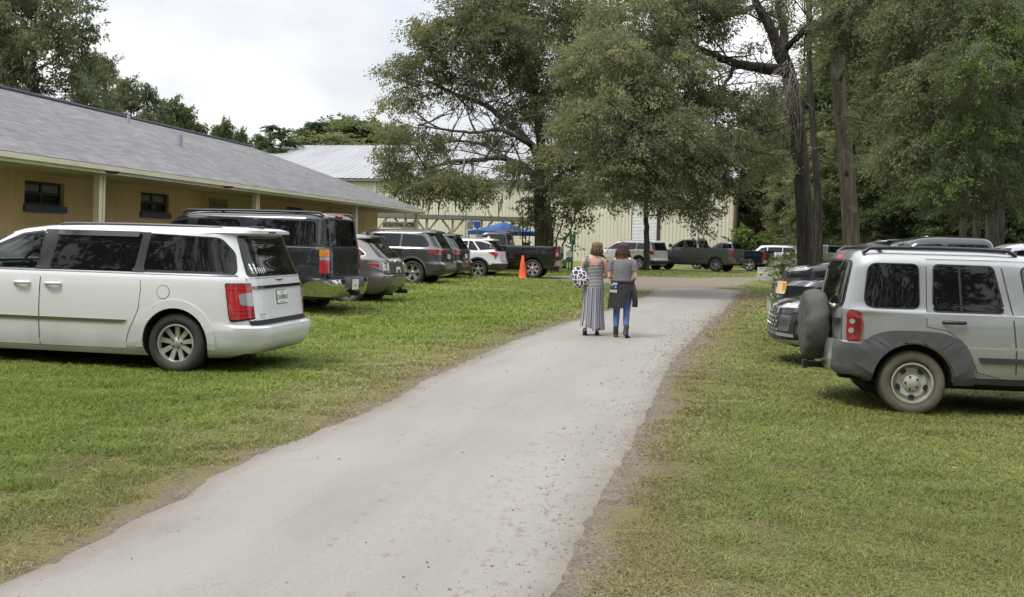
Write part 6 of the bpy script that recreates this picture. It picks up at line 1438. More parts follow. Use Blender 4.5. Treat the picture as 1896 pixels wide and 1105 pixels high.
# near tree outside to the right whose boughs hang in
q = gd(2010, 27.); near = empty('overhanging_tree', q, 0, 'leafy tree whose grey-twigged boughs hang over the silver off-road SUV', 'tree')
bm = bmesh.new(); D5 = 27.; Z7 = lambda px, py, dd=0: rel(near, pd(px, py, D5 + dd))
limb(bm, [Vector((0, 0, -.1)), Z7(2005, 350), Z7(1995, 200), Z7(1990, 60), Z7(1985, -120)], .34, .2, 12); sp = []
for pts, r0 in (([Z7(1998, 230), Z7(1940, 200, -1), Z7(1880, 190, -2), Z7(1810, 170, -3)], .09), ([Z7(1992, 110), Z7(1930, 60, -1), Z7(1860, 40, -2), Z7(1790, 30, -3)], .10), ([Z7(2001, 300), Z7(1940, 310, -1), Z7(1880, 320, -1), Z7(1810, 335, -1)], .06)):
    o = limb(bm, pts, r0, r0*.3, 8, .04, rg); sp += [(o[k], (rg.uniform(-1, .4), rg.uniform(-1, 1), rg.uniform(-.7, .5))) for k in range(3, len(o), 1)]
branches(bm, sp, rg, 2, .9, .02, 3, .0); ob('trunk', bm, BARK, near, 180)
BL = [(1830,40,75,65,-3,1.5,150),(1900,20,70,70,-2,1.5,120),(1790,120,60,60,-4,1.3,90),(1860,110,60,40,-3,1.2,75),(1885,180,50,50,-2,1.,60),(1800,215,70,60,-3,1.4,100),(1870,270,60,60,-2,1.3,95),(1780,300,70,50,-3,1.3,90),(1850,350,60,36,-2,1.1,60),(1740,345,46,34,-3,1.,44),(1930,150,60,120,-1,1.6,110),(1840,-40,120,50,-3,1.8,110),(1790,380,50,20,-2,.9,22)]
crown('foliage', PB(near, D5, BL, 1), .038, L_OAK, near, 71, per=66, spread=.21, droop=.55)
crown('yellowing_foliage', PB(near, D5 - .5, [(1850,60,60,60,-3,1.3,70),(1895,60,40,90,-2,1.2,60),(1810,130,50,50,-4,1.,36),(1880,200,40,40,-2,1.,20),(1800,240,60,50,-3,1.2,26),(1730,350,46,30,-3,1,14)], 1), .036, L_LIME, near, 72, per=50, spread=.2, droop=.5)
bm = bmesh.new(); rt = random.Random(19)
for k in range(20):
    p0 = Z7(rt.uniform(1850, 1896), rt.uniform(110, 165), -2.5 + rt.uniform(-.5, .5)); tgt = p0 + Vector((rt.uniform(-1.2, -.3), rt.uniform(-.4, .4), rt.uniform(-.9, .1)))
    o = limb(bm, [p0, p0.lerp(tgt, .5) + Vector((0, 0, .12)), tgt], .011, .004, 4, .02, rt); branches(bm, [(o[j], (-.6, rt.uniform(-1, 1), rt.uniform(-.7, .5))) for j in range(2, len(o), 2)], rt, 1, .45, .005, 3, -.02)
for k in range(16):
    p0 = Z7(rt.uniform(1760, 1860), rt.uniform(300, 340), -2 + rt.uniform(-.5, .5)); tgt = p0 + Vector((rt.uniform(-1.1, -.2), rt.uniform(-.3, .3), rt.uniform(-1.0, -.2)))
    o = limb(bm, [p0, p0.lerp(tgt, .5) + Vector((0, 0, .1)), tgt], .010, .004, 4, .02, rt); branches(bm, [(o[j], (-.6, rt.uniform(-1, 1), rt.uniform(-.9, .3))) for j in range(2, len(o), 2)], rt, 1, .45, .005, 3, -.02)
ob('bare_twigs', bm, TWIG, near)
# ------------------------------------------------------------------ trees of kinds that repeat
def tree_kind(name, label, cat_, hgt, rad, m, bark, leaf, seed, shape='oak', n=26, per=30, spread=.5, trunk_r=.22, group=None, dens=60, low=.25):
    r = random.Random(seed); t_ = empty(name, (0, 0, 0), 0, label, cat_, group); bm = bmesh.new()
    o = limb(bm, [Vector((0, 0, -.2)), Vector((r.uniform(-.2, .2), 0, hgt*.3)), Vector((r.uniform(-.4, .4), r.uniform(-.3, .3), hgt*.6)), Vector((r.uniform(-.4, .4), 0, hgt*.88))], trunk_r, trunk_r*.25, 9)
    branches(bm, [(o[k], (math.cos(k*2.4), math.sin(k*2.4), r.uniform(.1, .7))) for k in range(5, len(o))], r, 1, rad*.5, trunk_r*.28, 3, .05); ob('trunk', bm, bark, t_, 180)
    B = []
    for k in range(n):
        f = low + (1 - low)*(k + .5)/n; a = k*2.4 + r.uniform(-.4, .4)
        w_ = {'oak': math.sin(PI*min(1, (f - low)/(1 - low)*.86 + .12))**.6, 'pine': (1 - (f - low)/(1 - low)*.8)*(.75 + .25*r.random()), 'round': math.sin(PI*min(1., (f - low)/(1 - low)*.9 + .08))**.8}[shape]
        rr_ = rad*w_*r.uniform(.35, .8); s_ = rad*(.30 if shape == 'round' else .235)*r.uniform(.75, 1.25)
        B.append(((math.cos(a)*rr_, math.sin(a)*rr_, hgt*f), (s_, s_, s_*.68), dens))
    crown('crown', B, leaf, m, t_, seed + 100, per=per, spread=spread, droop=.25)
    return t_
KO = tree_kind('broadleaf_tree', 'tall broadleaf tree with ragged crown behind the long building, nearest the picture corner', 'tree', 15, 5.4, L_OAK, BARKD, .105, 3, 'oak', 38, 56, .42, dens=26)
KR = tree_kind('round_tree', 'dense dark tree', 'tree', 11, 4.0, L_DEEP, BARKD, .12, 4, 'round', 26, 50, .45, dens=50, low=.12)
KP = tree_kind('pine_tree', 'tall pine', 'pine', 15, 3.3, L_PINE, BARKB, .12, 5, 'oak', 18, 48, .34, dens=17, low=.5, trunk_r=.18)
KW = tree_kind('forest_tree', 'deep green forest tree', 'tree', 13, 4.2, L_DEEP, BARKD, .11, 6, 'round', 34, 54, .48, dens=52, low=.06)
KL = tree_kind('forest_tree', 'lighter forest tree', 'tree', 10, 3.6, L_OLIVE, BARKB, .10, 8, 'round', 26, 54, .42, dens=50, low=.08)
first = set()
def put(K, px, d, ztop, label, group=None, rz=0., wide=1., hgt=None):
    """stand a tree so that its top reaches pixel row ztop on column px at depth d"""
    q = gd(px, d); h0 = {KO: 15, KR: 11, KP: 15, KW: 13, KL: 10}[K]*1.04; top = pd(px, ztop, d).z - q.z; s = top/h0
    sc = (s*wide, s*wide, s)
    if K not in first: first.add(K); K.location = q; K.rotation_euler = (0, 0, rz); K.scale = sc; tag(K, label, 'tree', group); return K
    return dup(K, q, rz, label, group, sc)
GB = 'trees behind the long building'
put(KO, 50, 40, -75, 'tall ragged broadleaf tree above the long roof, leftmost and biggest', GB, .4, .92)
put(KO, -60, 44, -60, 'broadleaf tree at the picture edge, behind the biggest one over the roof', GB, 2.4)
put(KO, 172, 52, 92, 'smaller ragged broadleaf tree tucked under the right side of the biggest one over the roof', GB, 1.9, .55)
put(KO, 236, 46, 142, 'small feathery broadleaf tree standing alone over the roof ridge', GB, 3.6, .75)
put(KR, 322, 66, 190, 'rounded dark green tree over the roof ridge, largest of the round ones', GB, .3, .75)
put(KR, 405, 74, 226, 'small conical dark tree over the lower part of the roof ridge', GB, 2.3, .5)
put(KR, 440, 80, 244, 'tiny dark treetop just showing where the roof ridge drops', GB, 1.3, .45)
put(KP, 508, 110, 226, 'airy pine with see-through crown behind the roof junction', GB, .2, 1.3)
put(KP, 478, 112, 248, 'low pine top left of the airy pine', GB, 2.2, 1.)
put(KP, 582, 120, 220, 'pine with dark tufted top over the metal barn roof', GB, 1.5, 1.4)
put(KR, 640, 125, 222, 'broad dark treetop over the barn roof ridge, beside the great oak', GB, 4.2, 1.9)
put(KR, 690, 128, 228, 'dark treetop half hidden by the great oak over the barn roof', GB, 5.2, 1.6)
put(KL, 610, 118, 252, 'low lighter bush top along the barn roof ridge', GB, 1.1, 2.2)
GW = 'forest trees on the right'
wl = [(1432,104,232,KL,1.),(1420,100,200,KW,1.2),(1455,92,190,KL,1.),(1500,104,205,KW,1.3),(1545,96,170,KL,1.1),(1590,90,60,KW,1.2),(1640,84,130,KW,1.1),(1690,78,80,KW,1.2),(1735,88,40,KW,1.2),(1790,72,120,KW,1.2),(1845,76,60,KW,1.2),(1900,66,90,KW,1.2),(1960,72,40,KW,1.3),(1475,82,290,KL,1.1),(1460,96,262,KL,1.1),(1520,76,250,KL,1.1),(1580,70,240,KW,1.1),(1650,62,250,KW,1.2),(1720,60,240,KW,1.2),(1790,56,250,KW,1.25),(1860,54,240,KW,1.25),(1930,52,220,KW,1.2),(1480,120,215,KW,1.4),(1400,122,245,KW,1.2),(1570,122,70,KW,1.3),(1660,112,-30,KW,1.5),(1770,104,-40,KW,1.5),(1880,100,-40,KW,1.5)]
looks = ['lighter-leaved forest tree', 'deep green forest tree']
where = ['at the barn corner', 'just right of the barn corner', 'left of the leaning dark trunk', 'behind the leaning dark trunk', 'between the leaning and the brown trunk', 'behind the brown trunk', 'right of the brown trunk', 'above the distant green pickup', 'above the dark SUV roof', 'above the older pickup cab', 'behind the pickup cab', 'above the white SUV roof', 'beyond the silver SUV roof rail', 'low in front of the forest', 'low beside the barn wall', 'low between the trunks', 'low behind the brown trunk', 'low over the older pickup windscreen', 'low over the pickup cab roof', 'low over the pickup bed', 'low over the white SUV', 'at the picture edge over the silver SUV', 'tallest in the far rank behind the leaning trunk', 'far rank behind the barn end', 'far rank between the trunks', 'far rank right of the brown trunk', 'far rank over the pickup cab', 'far rank over the silver SUV']
for k, (px, d, y, K, wd) in enumerate(wl):
    put(K, px, d, y, '%s %s' % (looks[0 if K is KL else 1], where[k % len(where)]), GW, k*1.7, wd)
# plain bare stems that show under the forest canopy
def stem(px, d, r, label, ztop=-40, leanx=0):
    q = gd(px, d); t_ = empty('slender_tree', q, 0, label, 'tree', 'slender trees under the forest canopy'); bm = bmesh.new(); top = pd(px + leanx, ztop, d) - q
    o = limb(bm, [Vector((0, 0, -.2)), top*.3 + Vector((.08, 0, 0)), top*.65 - Vector((.08, 0, 0)), top], r, r*.55, 10); branches(bm, [(o[k], (rg.uniform(-1, 1), rg.uniform(-1, 1), .2)) for k in (6, 8, 9, 11, 12)], rg, 1, 2.2, r*.22, 3, .05); ob('trunk', bm, BARKD, t_, 180)
for a in ((1517, 42, .19, 'dark upright trunk close behind the leaning dark tree', -40, -20), (1562, 48, .17, 'thin dark trunk just left of the brown-barked tree', -40, 5), (1780, 40, .16, 'slim dark trunk rising behind the older pickup cab, left one'), (1806, 46, .2, 'slim dark trunk rising behind the older pickup cab, right one'), (1832, 44, .24, 'stouter trunk of the close pair right of the pickup cab', -40, -6), (1848, 45, .2, 'thinner trunk of the close pair right of the pickup cab', -40, 10), (1665, 60, .16, 'faint trunk deep in the forest right of the brown tree', 200)): stem(*a)
# lime shrubs by the barn corner, pale flowering shrub by the yard sign
def shrub(name, label, px, d, blobs, leaf, m, seed, per=26, spread=.22):
    q = gd(px, d); t_ = empty(name, q, 0, label, 'shrub'); bm = bmesh.new()
    for k in range(7): limb(bm, [(0, 0, -.05), (rg.uniform(-.3, .3), rg.uniform(-.2, .2), .5), (rg.uniform(-.7, .7), rg.uniform(-.4, .4), 1.1)], .03, .008, 5)
    ob('stem', bm, BARKD, t_); crown('foliage', PB(t_, d, blobs, 1), leaf, m, t_, seed, per=per, spread=spread, droop=.1)
shrub('lime_shrub', 'bright lime green shrub beside the barn corner', 1392, 77, [(1385,448,32,20,0,1.1,80),(1415,452,26,18,0,1.,60),(1375,432,18,16,0,.8,34),(1360,455,16,18,0,.7,30)], .10, L_LIME, 81)
shrub('flowering_shrub', 'pale feathery shrub right of the white yard sign', 1458, 46, [(1452,492,20,12,0,.6,44),(1468,497,14,11,0,.5,28),(1440,499,11,10,0,.4,18)], .055, L_PALE, 82, spread=.14)
shrub('dark_shrub', 'dark leafy shrub behind the yard sign, left of the leaning trunk', 1446, 50, [(1450,484,22,13,0,.6,60),(1462,478,14,11,0,.5,30)], .06, L_DEEP, 83, spread=.16)
# woods behind the viewer, seen only as reflections
V_ = []
rq = np.random.default_rng(77)
B = []
WL = [(78,-26),(20,-24),(-16,-30),(-36,-24),(-44,-6),(-48,10)]
cum = np.concatenate([[0], np.cumsum([math.dist(a_, b_) for a_, b_ in zip(WL, WL[1:])])])
for k in range(64):
    s_ = cum[-1]*k/63; x_ = float(np.interp(s_, cum, [q[0] for q in WL])) + rq.uniform(-1.5, 1.5); y_ = float(np.interp(s_, cum, [q[1] for q in WL])) - rq.random()*6; hgt = 22 + rq.random()*9
    for j in range(4): B.append(((x_ + rq.uniform(-1.5, 1.5), y_, hgt*(.15 + .24*j)), (2.9, 2.4, 4.2), 20))
V, Fq, T = sprays(B, .30, rq, per=32, spread=.9, droop=.2); wm = np_mesh('wood', V, Fq, attrs={'tint': T}); wo = link_mesh('wood', wm, L_DEEP); tag(wo, 'dark tree line across the road behind the viewer', 'wood', kind='stuff')
# ------------------------------------------------------------------ grass blades (stuff)
gmat = bpy.data.materials.new('grass_blades'); gmat.use_nodes = True; t = NT(gmat); nt_ = gmat.node_tree
a = t.attr('tint'); dr = t.attr('dry')
gc_ = t.ramp(a, [(.0, (.125, .18, .028)), (.45, (.235, .31, .05)), (.8, (.32, .38, .085)), (1., (.42, .44, .16))])
gd_ = t.ramp(a, [(.0, (.17, .14, .06)), (.5, (.30, .265, .125)), (1., (.46, .41, .24))])
gx = t.mix(dr, gc_, gd_); t.color(gx); t.b.inputs['Roughness'].default_value = .5; t.b.inputs['Specular IOR Level'].default_value = .3
tl = nt_.nodes.new('ShaderNodeBsdfTranslucent'); mx = nt_.nodes.new('ShaderNodeMixShader'); mx.inputs[0].default_value = .4
nt_.links.new(gx, tl.inputs[0]); nt_.links.new(t.b.outputs[0], mx.inputs[1]); nt_.links.new(tl.outputs[0], mx.inputs[2]); nt_.links.new(mx.outputs[0], nt_.nodes['Material Output'].inputs['Surface'])
rq = np.random.default_rng(101)
def sample(n, d0, d1, pw):
    u = rq.random(n); k = 1 - pw
    d = (d0**k + u*(d1**k - d0**k))**(1/k)
    x = (rq.random(n)*2 - 1)*(d*.56 + .9); return x, d
def blades(n, d0, d1, pw):
    X, Y = sample(n, d0, d1, pw)
    dist, rs_ = road_dist(X, Y); trk = poly_dist(TRACK, X, Y)
    na = vnoise(X, Y, 1.1, 51); nb = vnoise(X, Y, .28, 52); nc = vnoise(X, Y, 3.3, 53)
    edge = dist + (na - .5)*.34 + (nb - .5)*.25
    keep = (edge > .02 + .30*rq.random(n)*(rs_*.5 + .5)) & (dist > -.03*(nb > .55))
    bare = np.clip((nb - .24)*3.2, .45, 1)
    keep &= rq.random(n) < np.where(dist < 1.0, bare*np.clip(dist*2. + .42, 0, 1), 1)
    keep &= (trk + (na - .5)*1.5 > .2)
    lit_ = np.clip((Y - 33)/10, 0, 1)*np.clip((X - (9 + (Y - 33)*.28))/5, 0, 1); keep &= rq.random(n) > lit_*.8
    X, Y, dist, rs_, na, nb, nc = (v[keep] for v in (X, Y, dist, rs_, na, nb, nc)); N = len(X)
    sc = np.clip(Y/6.5, .9, 4.2)
    lush = np.where(rs_, .25, 1.)*np.clip((dist - .4)/2.2, 0, 1)
    h = (.030 + .032*lush*(.5 + nc) + .022*rq.random(N))*(.75 + .25*sc)*(.7 + .6*nb)
    h *= np.where(rs_, .72, .95)*np.clip(.55 + dist*.5, .5, 1)
    wd = (.0022 + .0014*rq.random(N))*sc*np.where(rs_, 1.0, 1.05)
    flat_ = np.clip(1 - (nb - .12)*3.2, 0, 1)*np.clip(1.9 - dist, 0, 1); h *= 1 - .30*flat_
    th = rq.random(N)*2*PI; lean = (.5 + 1.3*rq.random(N))*h*np.where(rs_, 1.35, 1.)*(1 + 1.8*flat_)
    dx, dy = np.cos(th), np.sin(th); pa = th + PI/2 + rq.normal(size=N)*.5; px_, py_ = np.cos(pa), np.sin(pa)
    Z = gz(X, Y) + .05*(vnoise(X, Y, 3.1, 4) - .5)*np.clip(dist - .6, 0, 1) + .012*(vnoise(X, Y, .5, 3) - .6)*np.clip(dist*2, 0, 1) - .006
    b0 = np.stack([X - px_*wd, Y - py_*wd, Z], -1); b1 = np.stack([X + px_*wd, Y + py_*wd, Z], -1)
    mx_, my_ = X + dx*lean*.35, Y + dy*lean*.35
    m0 = np.stack([mx_ - px_*wd*.8, my_ - py_*wd*.8, Z + h*.62], -1); m1 = np.stack([mx_ + px_*wd*.8, my_ + py_*wd*.8, Z + h*.62], -1)
    tp = np.stack([X + dx*lean, Y + dy*lean, Z + h*(.98 - .25*rq.random(N))], -1)
    V = np.stack([b0, b1, m1, m0, tp], 1).reshape(-1, 3); i = np.arange(N)*5
    dry = np.clip(.06 + .85*np.clip(1 - dist/ np.where(rs_, 1.0, 1.5), 0, 1)**1.3 + .5*(nc - .5) + np.where(rs_, .44, .03) + .30*(rq.random(N) - .5) + .35*np.clip(Y - 24, 0, 18)/18*0, 0, 1)
    dry = np.clip(dry + .5*flat_, 0, 1)
    dry = np.where(rq.random(N) < .10, np.clip(dry + .6, 0, 1), dry)
    tint = np.clip(.38 + .24*rq.normal(size=N) + .35*(na - .5) + .25*(nc - .5), 0, 1)
    return V, np.stack([i, i+1, i+2, i+3], -1), np.stack([i+3, i+2, i+4], -1), np.repeat(tint, 5), np.repeat(dry, 5)
Q = [blades(950000, 2.7, 14, 1.3), blades(420000, 13, 60, 1.35)]
Vs, F4, F3, T1, D1 = [], [], [], [], []; off = 0
for V, f4, f3, a_, d_ in Q: Vs.append(V); F4.append(f4 + off); F3.append(f3 + off); T1.append(a_); D1.append(d_); off += len(V)
me = np_mesh('grass', np.concatenate(Vs), np.concatenate(F4), np.concatenate(F3), {'tint': np.concatenate(T1), 'dry': np.concatenate(D1)})
go = link_mesh('grass', me, gmat); tag(go, 'short green and straw-flecked grass blades of the lawn on both sides', 'grass', kind='stuff')
# fallen leaves, twigs and mud crumbs on the road and its right edge
n = 2400; Y = 3.2 + (rq.random(n)**1.6)*22; xl_, xr2_ = edge_x(Y)
side_ = rq.random(n); X = np.where(side_ < .86, xr2_ - np.abs(rq.normal(size=n))*.36 + .16, np.where(side_ < .95, xl_ + np.abs(rq.normal(size=n))*.14 - .08, xl_ + (xr2_ - xl_)*rq.random(n)))
s = (.005 + .014*rq.random(n)**2.6)*np.clip(Y/9, .8, 1.6); th = rq.random(n)*2*PI; c_, s_ = np.cos(th), np.sin(th); el_ = .25 + .5*rq.random(n)
tt_ = np.clip((X - xl_)/(xr2_ - xl_), 0, 1); Z = gz(X, Y) - .002 + .024*np.clip(1 - np.abs(2*tt_ - 1)**3, 0, 1)
P = np.stack([X, Y, Z], -1); A = np.stack([c_*s, s_*s, .25*s], -1); B_ = np.stack([-s_*s*el_, c_*s*el_, .2*s*(rq.random(n) - .3)], -1)
V = np.stack([P - A, P - B_, P + A + np.array([0, 0, .004]), P + B_ + np.array([0, 0, .003])], 1).reshape(-1, 3)
lm = bpy.data.materials.new('leaf_crumbs'); lm.use_nodes = True; t = NT(lm); t.color(t.ramp(t.attr('tint'), [(0, (.055, .04, .027)), (.6, (.15, .11, .07)), (1, (.27, .2, .13))])); t.b.inputs['Roughness'].default_value = .9
me = np_mesh('leaf_litter', V, np.arange(n*4).reshape(-1, 4), attrs={'tint': np.repeat(rq.random(n), 4)}); lo = link_mesh('leaf_litter', me, lm); tag(lo, 'scattered brown leaf crumbs and twigs along the road edges', 'litter', kind='stuff')

# dry leaves lying on the lawn
n = 900; X, Y = sample(n, 3.2, 24, 1.3); dist, rs_ = road_dist(X, Y); k = dist > .3; X, Y = X[k], Y[k]; n = len(X)
s = (.010 + .016*rq.random(n))*np.clip(Y/8, .8, 1.6); th = rq.random(n)*2*PI; c_, s_ = np.cos(th), np.sin(th); el_ = .35 + .4*rq.random(n)
Z = gz(X, Y) + .05*(vnoise(X, Y, 3.1, 4) - .5)*np.clip(road_dist(X, Y)[0] - .6, 0, 1) + .022 + .012*rq.random(n)
P = np.stack([X, Y, Z], -1); A = np.stack([c_*s, s_*s, .5*s*(rq.random(n) - .5)], -1); B_ = np.stack([-s_*s*el_, c_*s*el_, .6*s*(rq.random(n) - .3)], -1)
V = np.stack([P - A, P - B_, P + A, P + B_], 1).reshape(-1, 3)
me = np_mesh('fallen_leaves', V, np.arange(n*4).reshape(-1, 4), attrs={'tint': np.repeat(rq.random(n), 4)}); lo = link_mesh('fallen_leaves', me, lm); tag(lo, 'dry brown fallen leaves strewn over the lawn', 'litter', kind='stuff')
# ------------------------------------------------------------------ people
SKIN = noisy('skin', (.50, .285, .20), (.55, .325, .235), 9., .55); SKIN2 = noisy('pale_skin', (.60, .40, .32), (.66, .45, .37), 9., .55)
def skin_mesh(verts, edges, radii, root, sub=2):
    """continuous surface grown round a joint skeleton"""
    me = bpy.data.meshes.new('figure'); me.from_pydata(verts, edges, []); o = bpy.data.objects.new('figure', me); COL.objects.link(o)
    md = o.modifiers.new('skin', 'SKIN'); md.use_smooth_shade = True
    for i, v in enumerate(me.skin_vertices[0].data):
        r = radii[i]; v.radius = r if isinstance(r, tuple) else (r, r); v.use_root = (i == root)
    o.modifiers.new('sub', 'SUBSURF').levels = sub; o.modifiers['sub'].render_levels = sub
    m2 = applied(o); bpy.data.objects.remove(o); bpy.data.meshes.remove(me); return m2
class Skel:
    def __init__(s): s.v, s.e, s.r = [], [], []
    def add(s, p, r, parent=None):
        s.v.append(tuple(p)); s.r.append(r)
        if parent is not None: s.e.append((parent, len(s.v) - 1))
        return len(s.v) - 1
    def chain(s, parent, pts):
        for p, r in pts: parent = s.add(p, r, parent)
        return parent
def loft(bm, rings, mi=0, close=True):
    R_ = [[bm.verts.new(p) for p in ring] for ring in rings]
    for A, B in zip(R_, R_[1:]):
        n = len(A)
        for k in range(n if close else n - 1):
            f = bm.faces.new((A[k], A[(k+1) % n], B[(k+1) % n], B[k])); f.material_index = mi; f.smooth = True
    return R_
def ell(c, rx, ry, n=36, f=None):
    return [Vector((c[0] + math.cos(2*PI*k/n)*rx*(f(2*PI*k/n) if f else 1), c[1] + math.sin(2*PI*k/n)*ry*(f(2*PI*k/n) if f else 1), c[2])) for k in range(n)]
def hand(S, wrist, pos, fwd, side, up, s=1.):
    """palm, four unequal bent fingers and a thumb from the side of the palm"""
    pos, fwd, side, up = Vector(pos), Vector(fwd).normalized(), Vector(side).normalized(), Vector(up).normalized()
    palm = S.add(pos + fwd*.045*s, (.036*s, .018*s), wrist); kn = S.add(pos + fwd*.085*s, (.037*s, .015*s), palm)
    for k, (o, L) in enumerate(((-.028, .066), (-.010, .076), (.010, .070), (.027, .055))):
        b = pos + fwd*.09*s + side*o*s
        j = S.add(b, .0095*s, kn); j = S.add(b + (fwd*.62*L + up*-.22*L)*s, .0085*s, j); S.add(b + (fwd*.80*L + up*-.72*L)*s, .007*s, j)
    t1 = S.add(pos + fwd*.035*s - side*.042*s - up*.004, .011*s, palm); S.add(pos + fwd*.065*s - side*.058*s - up*.018*s, .0095*s, t1)
def head_features(bm_me, hc, r, fwd, m_eye):
    """eyes, brows and lips placed on the face"""
    bm = bmesh.new(); side = Vector((0, 0, 1)).cross(fwd)*-1
    for s in (-1, 1):
        c = hc + fwd*r*.90 + side*s*.031; blob_mesh(bm, c, (.013, .013, .009), 8, 0)
    blob_mesh(bm, hc + fwd*(r*.92) - Vector((0, 0, .062)), (.022, .012, .007), 8, 1)
    return bm
def person(label, loc, rz, skin, hgt, legs, arms, tilt=(0, 0), shoulders=.185, group=None):
    """standing figure facing +y (away from the viewer); legs, arms: joint points"""
    root = empty('person', loc, rz, label, 'person'); root.scale = (hgt/1.66,)*3
    S = Skel(); pel = S.add((0, 0, .90), (.135, .105)); w = S.add((0, .0, 1.04), (.115, .085), pel); ch = S.add((0, -.005, 1.22), (.135, .098), w); up = S.add((0, -.012, 1.35), (.11, .075), ch)
    nk = S.add((0, .005, 1.43), (.052, .052), up); hx, hy = tilt
    h0 = S.add((hx*.4, .02 + hy*.4, 1.49), (.062, .068), nk); h1 = S.add((hx, .025 + hy, 1.57), (.076, .092), h0); h2 = S.add((hx*1.25, .015 + hy*1.1, 1.625), (.058, .072), h1)
    S.add((hx, .115 + hy, 1.555), .012, h1)                        # nose
    for s in (-1, 1): S.add((hx + s*.082, .02 + hy, 1.555), (.010, .020), h1)   # ears
    for s, (kn, an, toe) in zip((-1, 1), legs):
        hp = S.add((s*.085, 0, .84), (.092, .10), pel); k = S.add(((s*.085 + kn[0])/2 + s*.004, kn[1]*.5, (.84 + kn[2])/2), (.078, .082), hp); k = S.add(kn, .056, k); c = S.add(tuple((Vector(kn)*.62 + Vector(an)*.38) + Vector((0, -.015, 0))), .055, k); a = S.add(an, .038, c); f = S.add(tuple(Vector(an)*.4 + Vector(toe)*.6 + Vector((0, 0, -.012))), (.040, .028), a); S.add(toe, (.034, .018), f)
    for s, (el, wr, hf, hs, hu) in zip((-1, 1), arms):
        sh = S.add((s*shoulders*.62, -.01, 1.355), (.065, .062), up); s2 = S.add((s*shoulders, -.005, 1.325), .054, sh); m = S.add(tuple((Vector((s*shoulders, 0, 1.32)) + Vector(el))/2), .045, s2); e = S.add(el, .037, m); f = S.add(tuple(Vector(el)*.6 + Vector(wr)*.4), .036, e); w_ = S.add(wr, .024, f); hand(S, w_, wr, hf, hs, hu)
    me = skin_mesh(S.v, S.e, S.r, 0, 2); me.materials.clear(); me.materials.append(skin)
    dark = mat('eye_dark', (.03, .02, .015), .2); lip = mat('lips', (.35, .10, .09), .4)
    b2 = head_features(None, Vector((hx, .025 + hy, 1.575)), .098, Vector((0, 1, 0)), dark)
    bm = bmesh.new(); bm.from_mesh(me)
    for f in b2.faces: f.material_index += 1
    tmp = bpy.data.meshes.new('t'); b2.to_mesh(tmp); b2.free(); bm.from_mesh(tmp); bpy.data.meshes.remove(tmp)
    bm.to_mesh(me); bm.free(); me.name = 'body'
    o = link_mesh('body', me, [dark, lip], root, 180)
    return root
def hair_mesh(root, c, tilt, r, length, spread, m, seed, parting=.0, fringe=.5, back=1.0, n=150, wave=.012):
    """scalp cap with many locks falling from the crown"""
    rr = random.Random(seed); bm = bmesh.new(); c = Vector(c)
    res = bmesh.ops.create_uvsphere(bm, u_segments=24, v_segments=14, radius=1)
    for v in list(res['verts']):
        p = v.co.copy(); q = Vector((p.x*r[0], p.y*r[1], p.z*r[2]))
        if p.z < -.15 or (p.y > .45 and p.z < fringe): bm.verts.remove(v); continue
        v.co = c + q*1.03
    for f in bm.faces: f.smooth = True
    for k in range(n):
        a = rr.uniform(PI*1.02, PI*1.98) if k % 6 else rr.choice([rr.uniform(-.25, .15), rr.uniform(PI - .15, PI + .25)])
        L = length*(.8 + .3*rr.random()); z0 = rr.uniform(.0, .75)
        d = Vector((math.cos(a), math.sin(a), 0)); k0 = math.sqrt(max(0, 1 - z0*z0))
        p0 = c + Vector((d.x*r[0]*k0, d.y*r[1]*k0, z0*r[2]))*1.02; p1 = c + Vector((d.x*r[0]*1.06, d.y*r[1]*1.06, -.15*r[2])); sp = spread*(1 + .25*rr.uniform(-1, 1))
        p2 = c + Vector((d.x*r[0]*sp + rr.uniform(-wave, wave), d.y*r[1]*sp*back, -r[2]*.3 - L*.5)); p3 = c + Vector((d.x*r[0]*sp*.96 + rr.uniform(-wave, wave)*2, d.y*r[1]*sp*back*.92, -r[2]*.3 - L))
        limb(bm, [p0, p1, p2, p3], .016, .006, 5)
    return ob('hair', bm, m, root, 180)
def strand_mat(name, c1, c2, c3=None, zlo=0, zhi=1):
    m = mat(name, c1, .42, spec=.4); t = NT(m); p = t.obj(); n = t.noise(p, 40, 3, .6, (1, 1, .12)); c = t.ramp(n, [(.3, c1), (.7, c2)])
    if c3:
        z = t.n('ShaderNodeSeparateXYZ'); t.l(p, z.inputs[0]); c = t.mix(t.mask(z.outputs[2], zhi, zlo), c, c3)
    t.color(c); return m
# woman with the patterned shoulder bag
gw = gp(1097, 622); rzw = -R(7)
A1 = ((-.235, .02, 1.06), (-.20, .20, .97), (.25, 1, -.1), (1, 0, 0), (0, 0, 1)); A2 = ((.235, .03, 1.07), (.10, .27, 1.03), (-.6, .8, 0), (1, .5, 0), (0, 0, 1))
w1 = person('woman in striped tank top and wide striped trousers, patterned bag on her shoulder', gw, rzw, SKIN, 1.66, (((-.10, .02, .49), (-.13, -.16, .135), (-.13, -.08, .03)), ((.07, .06, .48), (.075, .05, .075), (.08, .19, .022))), (A1, A2), (.035, -.0))
hair_mesh(w1, (.04, .012, 1.585), None, (.084, .10, .095), .11, 1.0, strand_mat('brown_hair', (.085, .052, .03), (.19, .122, .075)), 3, n=120)
def wobble(k, a, amp): return lambda t_: 1 + amp*math.sin(k*t_ + a)
tank = mat('striped_tank', (.03, .03, .04), .8); t = NT(tank); p = t.obj(); sp_ = t.n('ShaderNodeSeparateXYZ'); t.l(p, sp_.inputs[0])
zz = t.math('ADD', sp_.outputs[2], t.math('MULTIPLY', t.math('SUBTRACT', t.noise(p, 5, 3), .5), .02)); st = t.math('FRACT', t.math('MULTIPLY', zz, 40.)); t.color(t.mix(t.mask(st, .48, .6), (.03, .03, .038), (.44, .44, .44)))
bm = bmesh.new(); rings = []
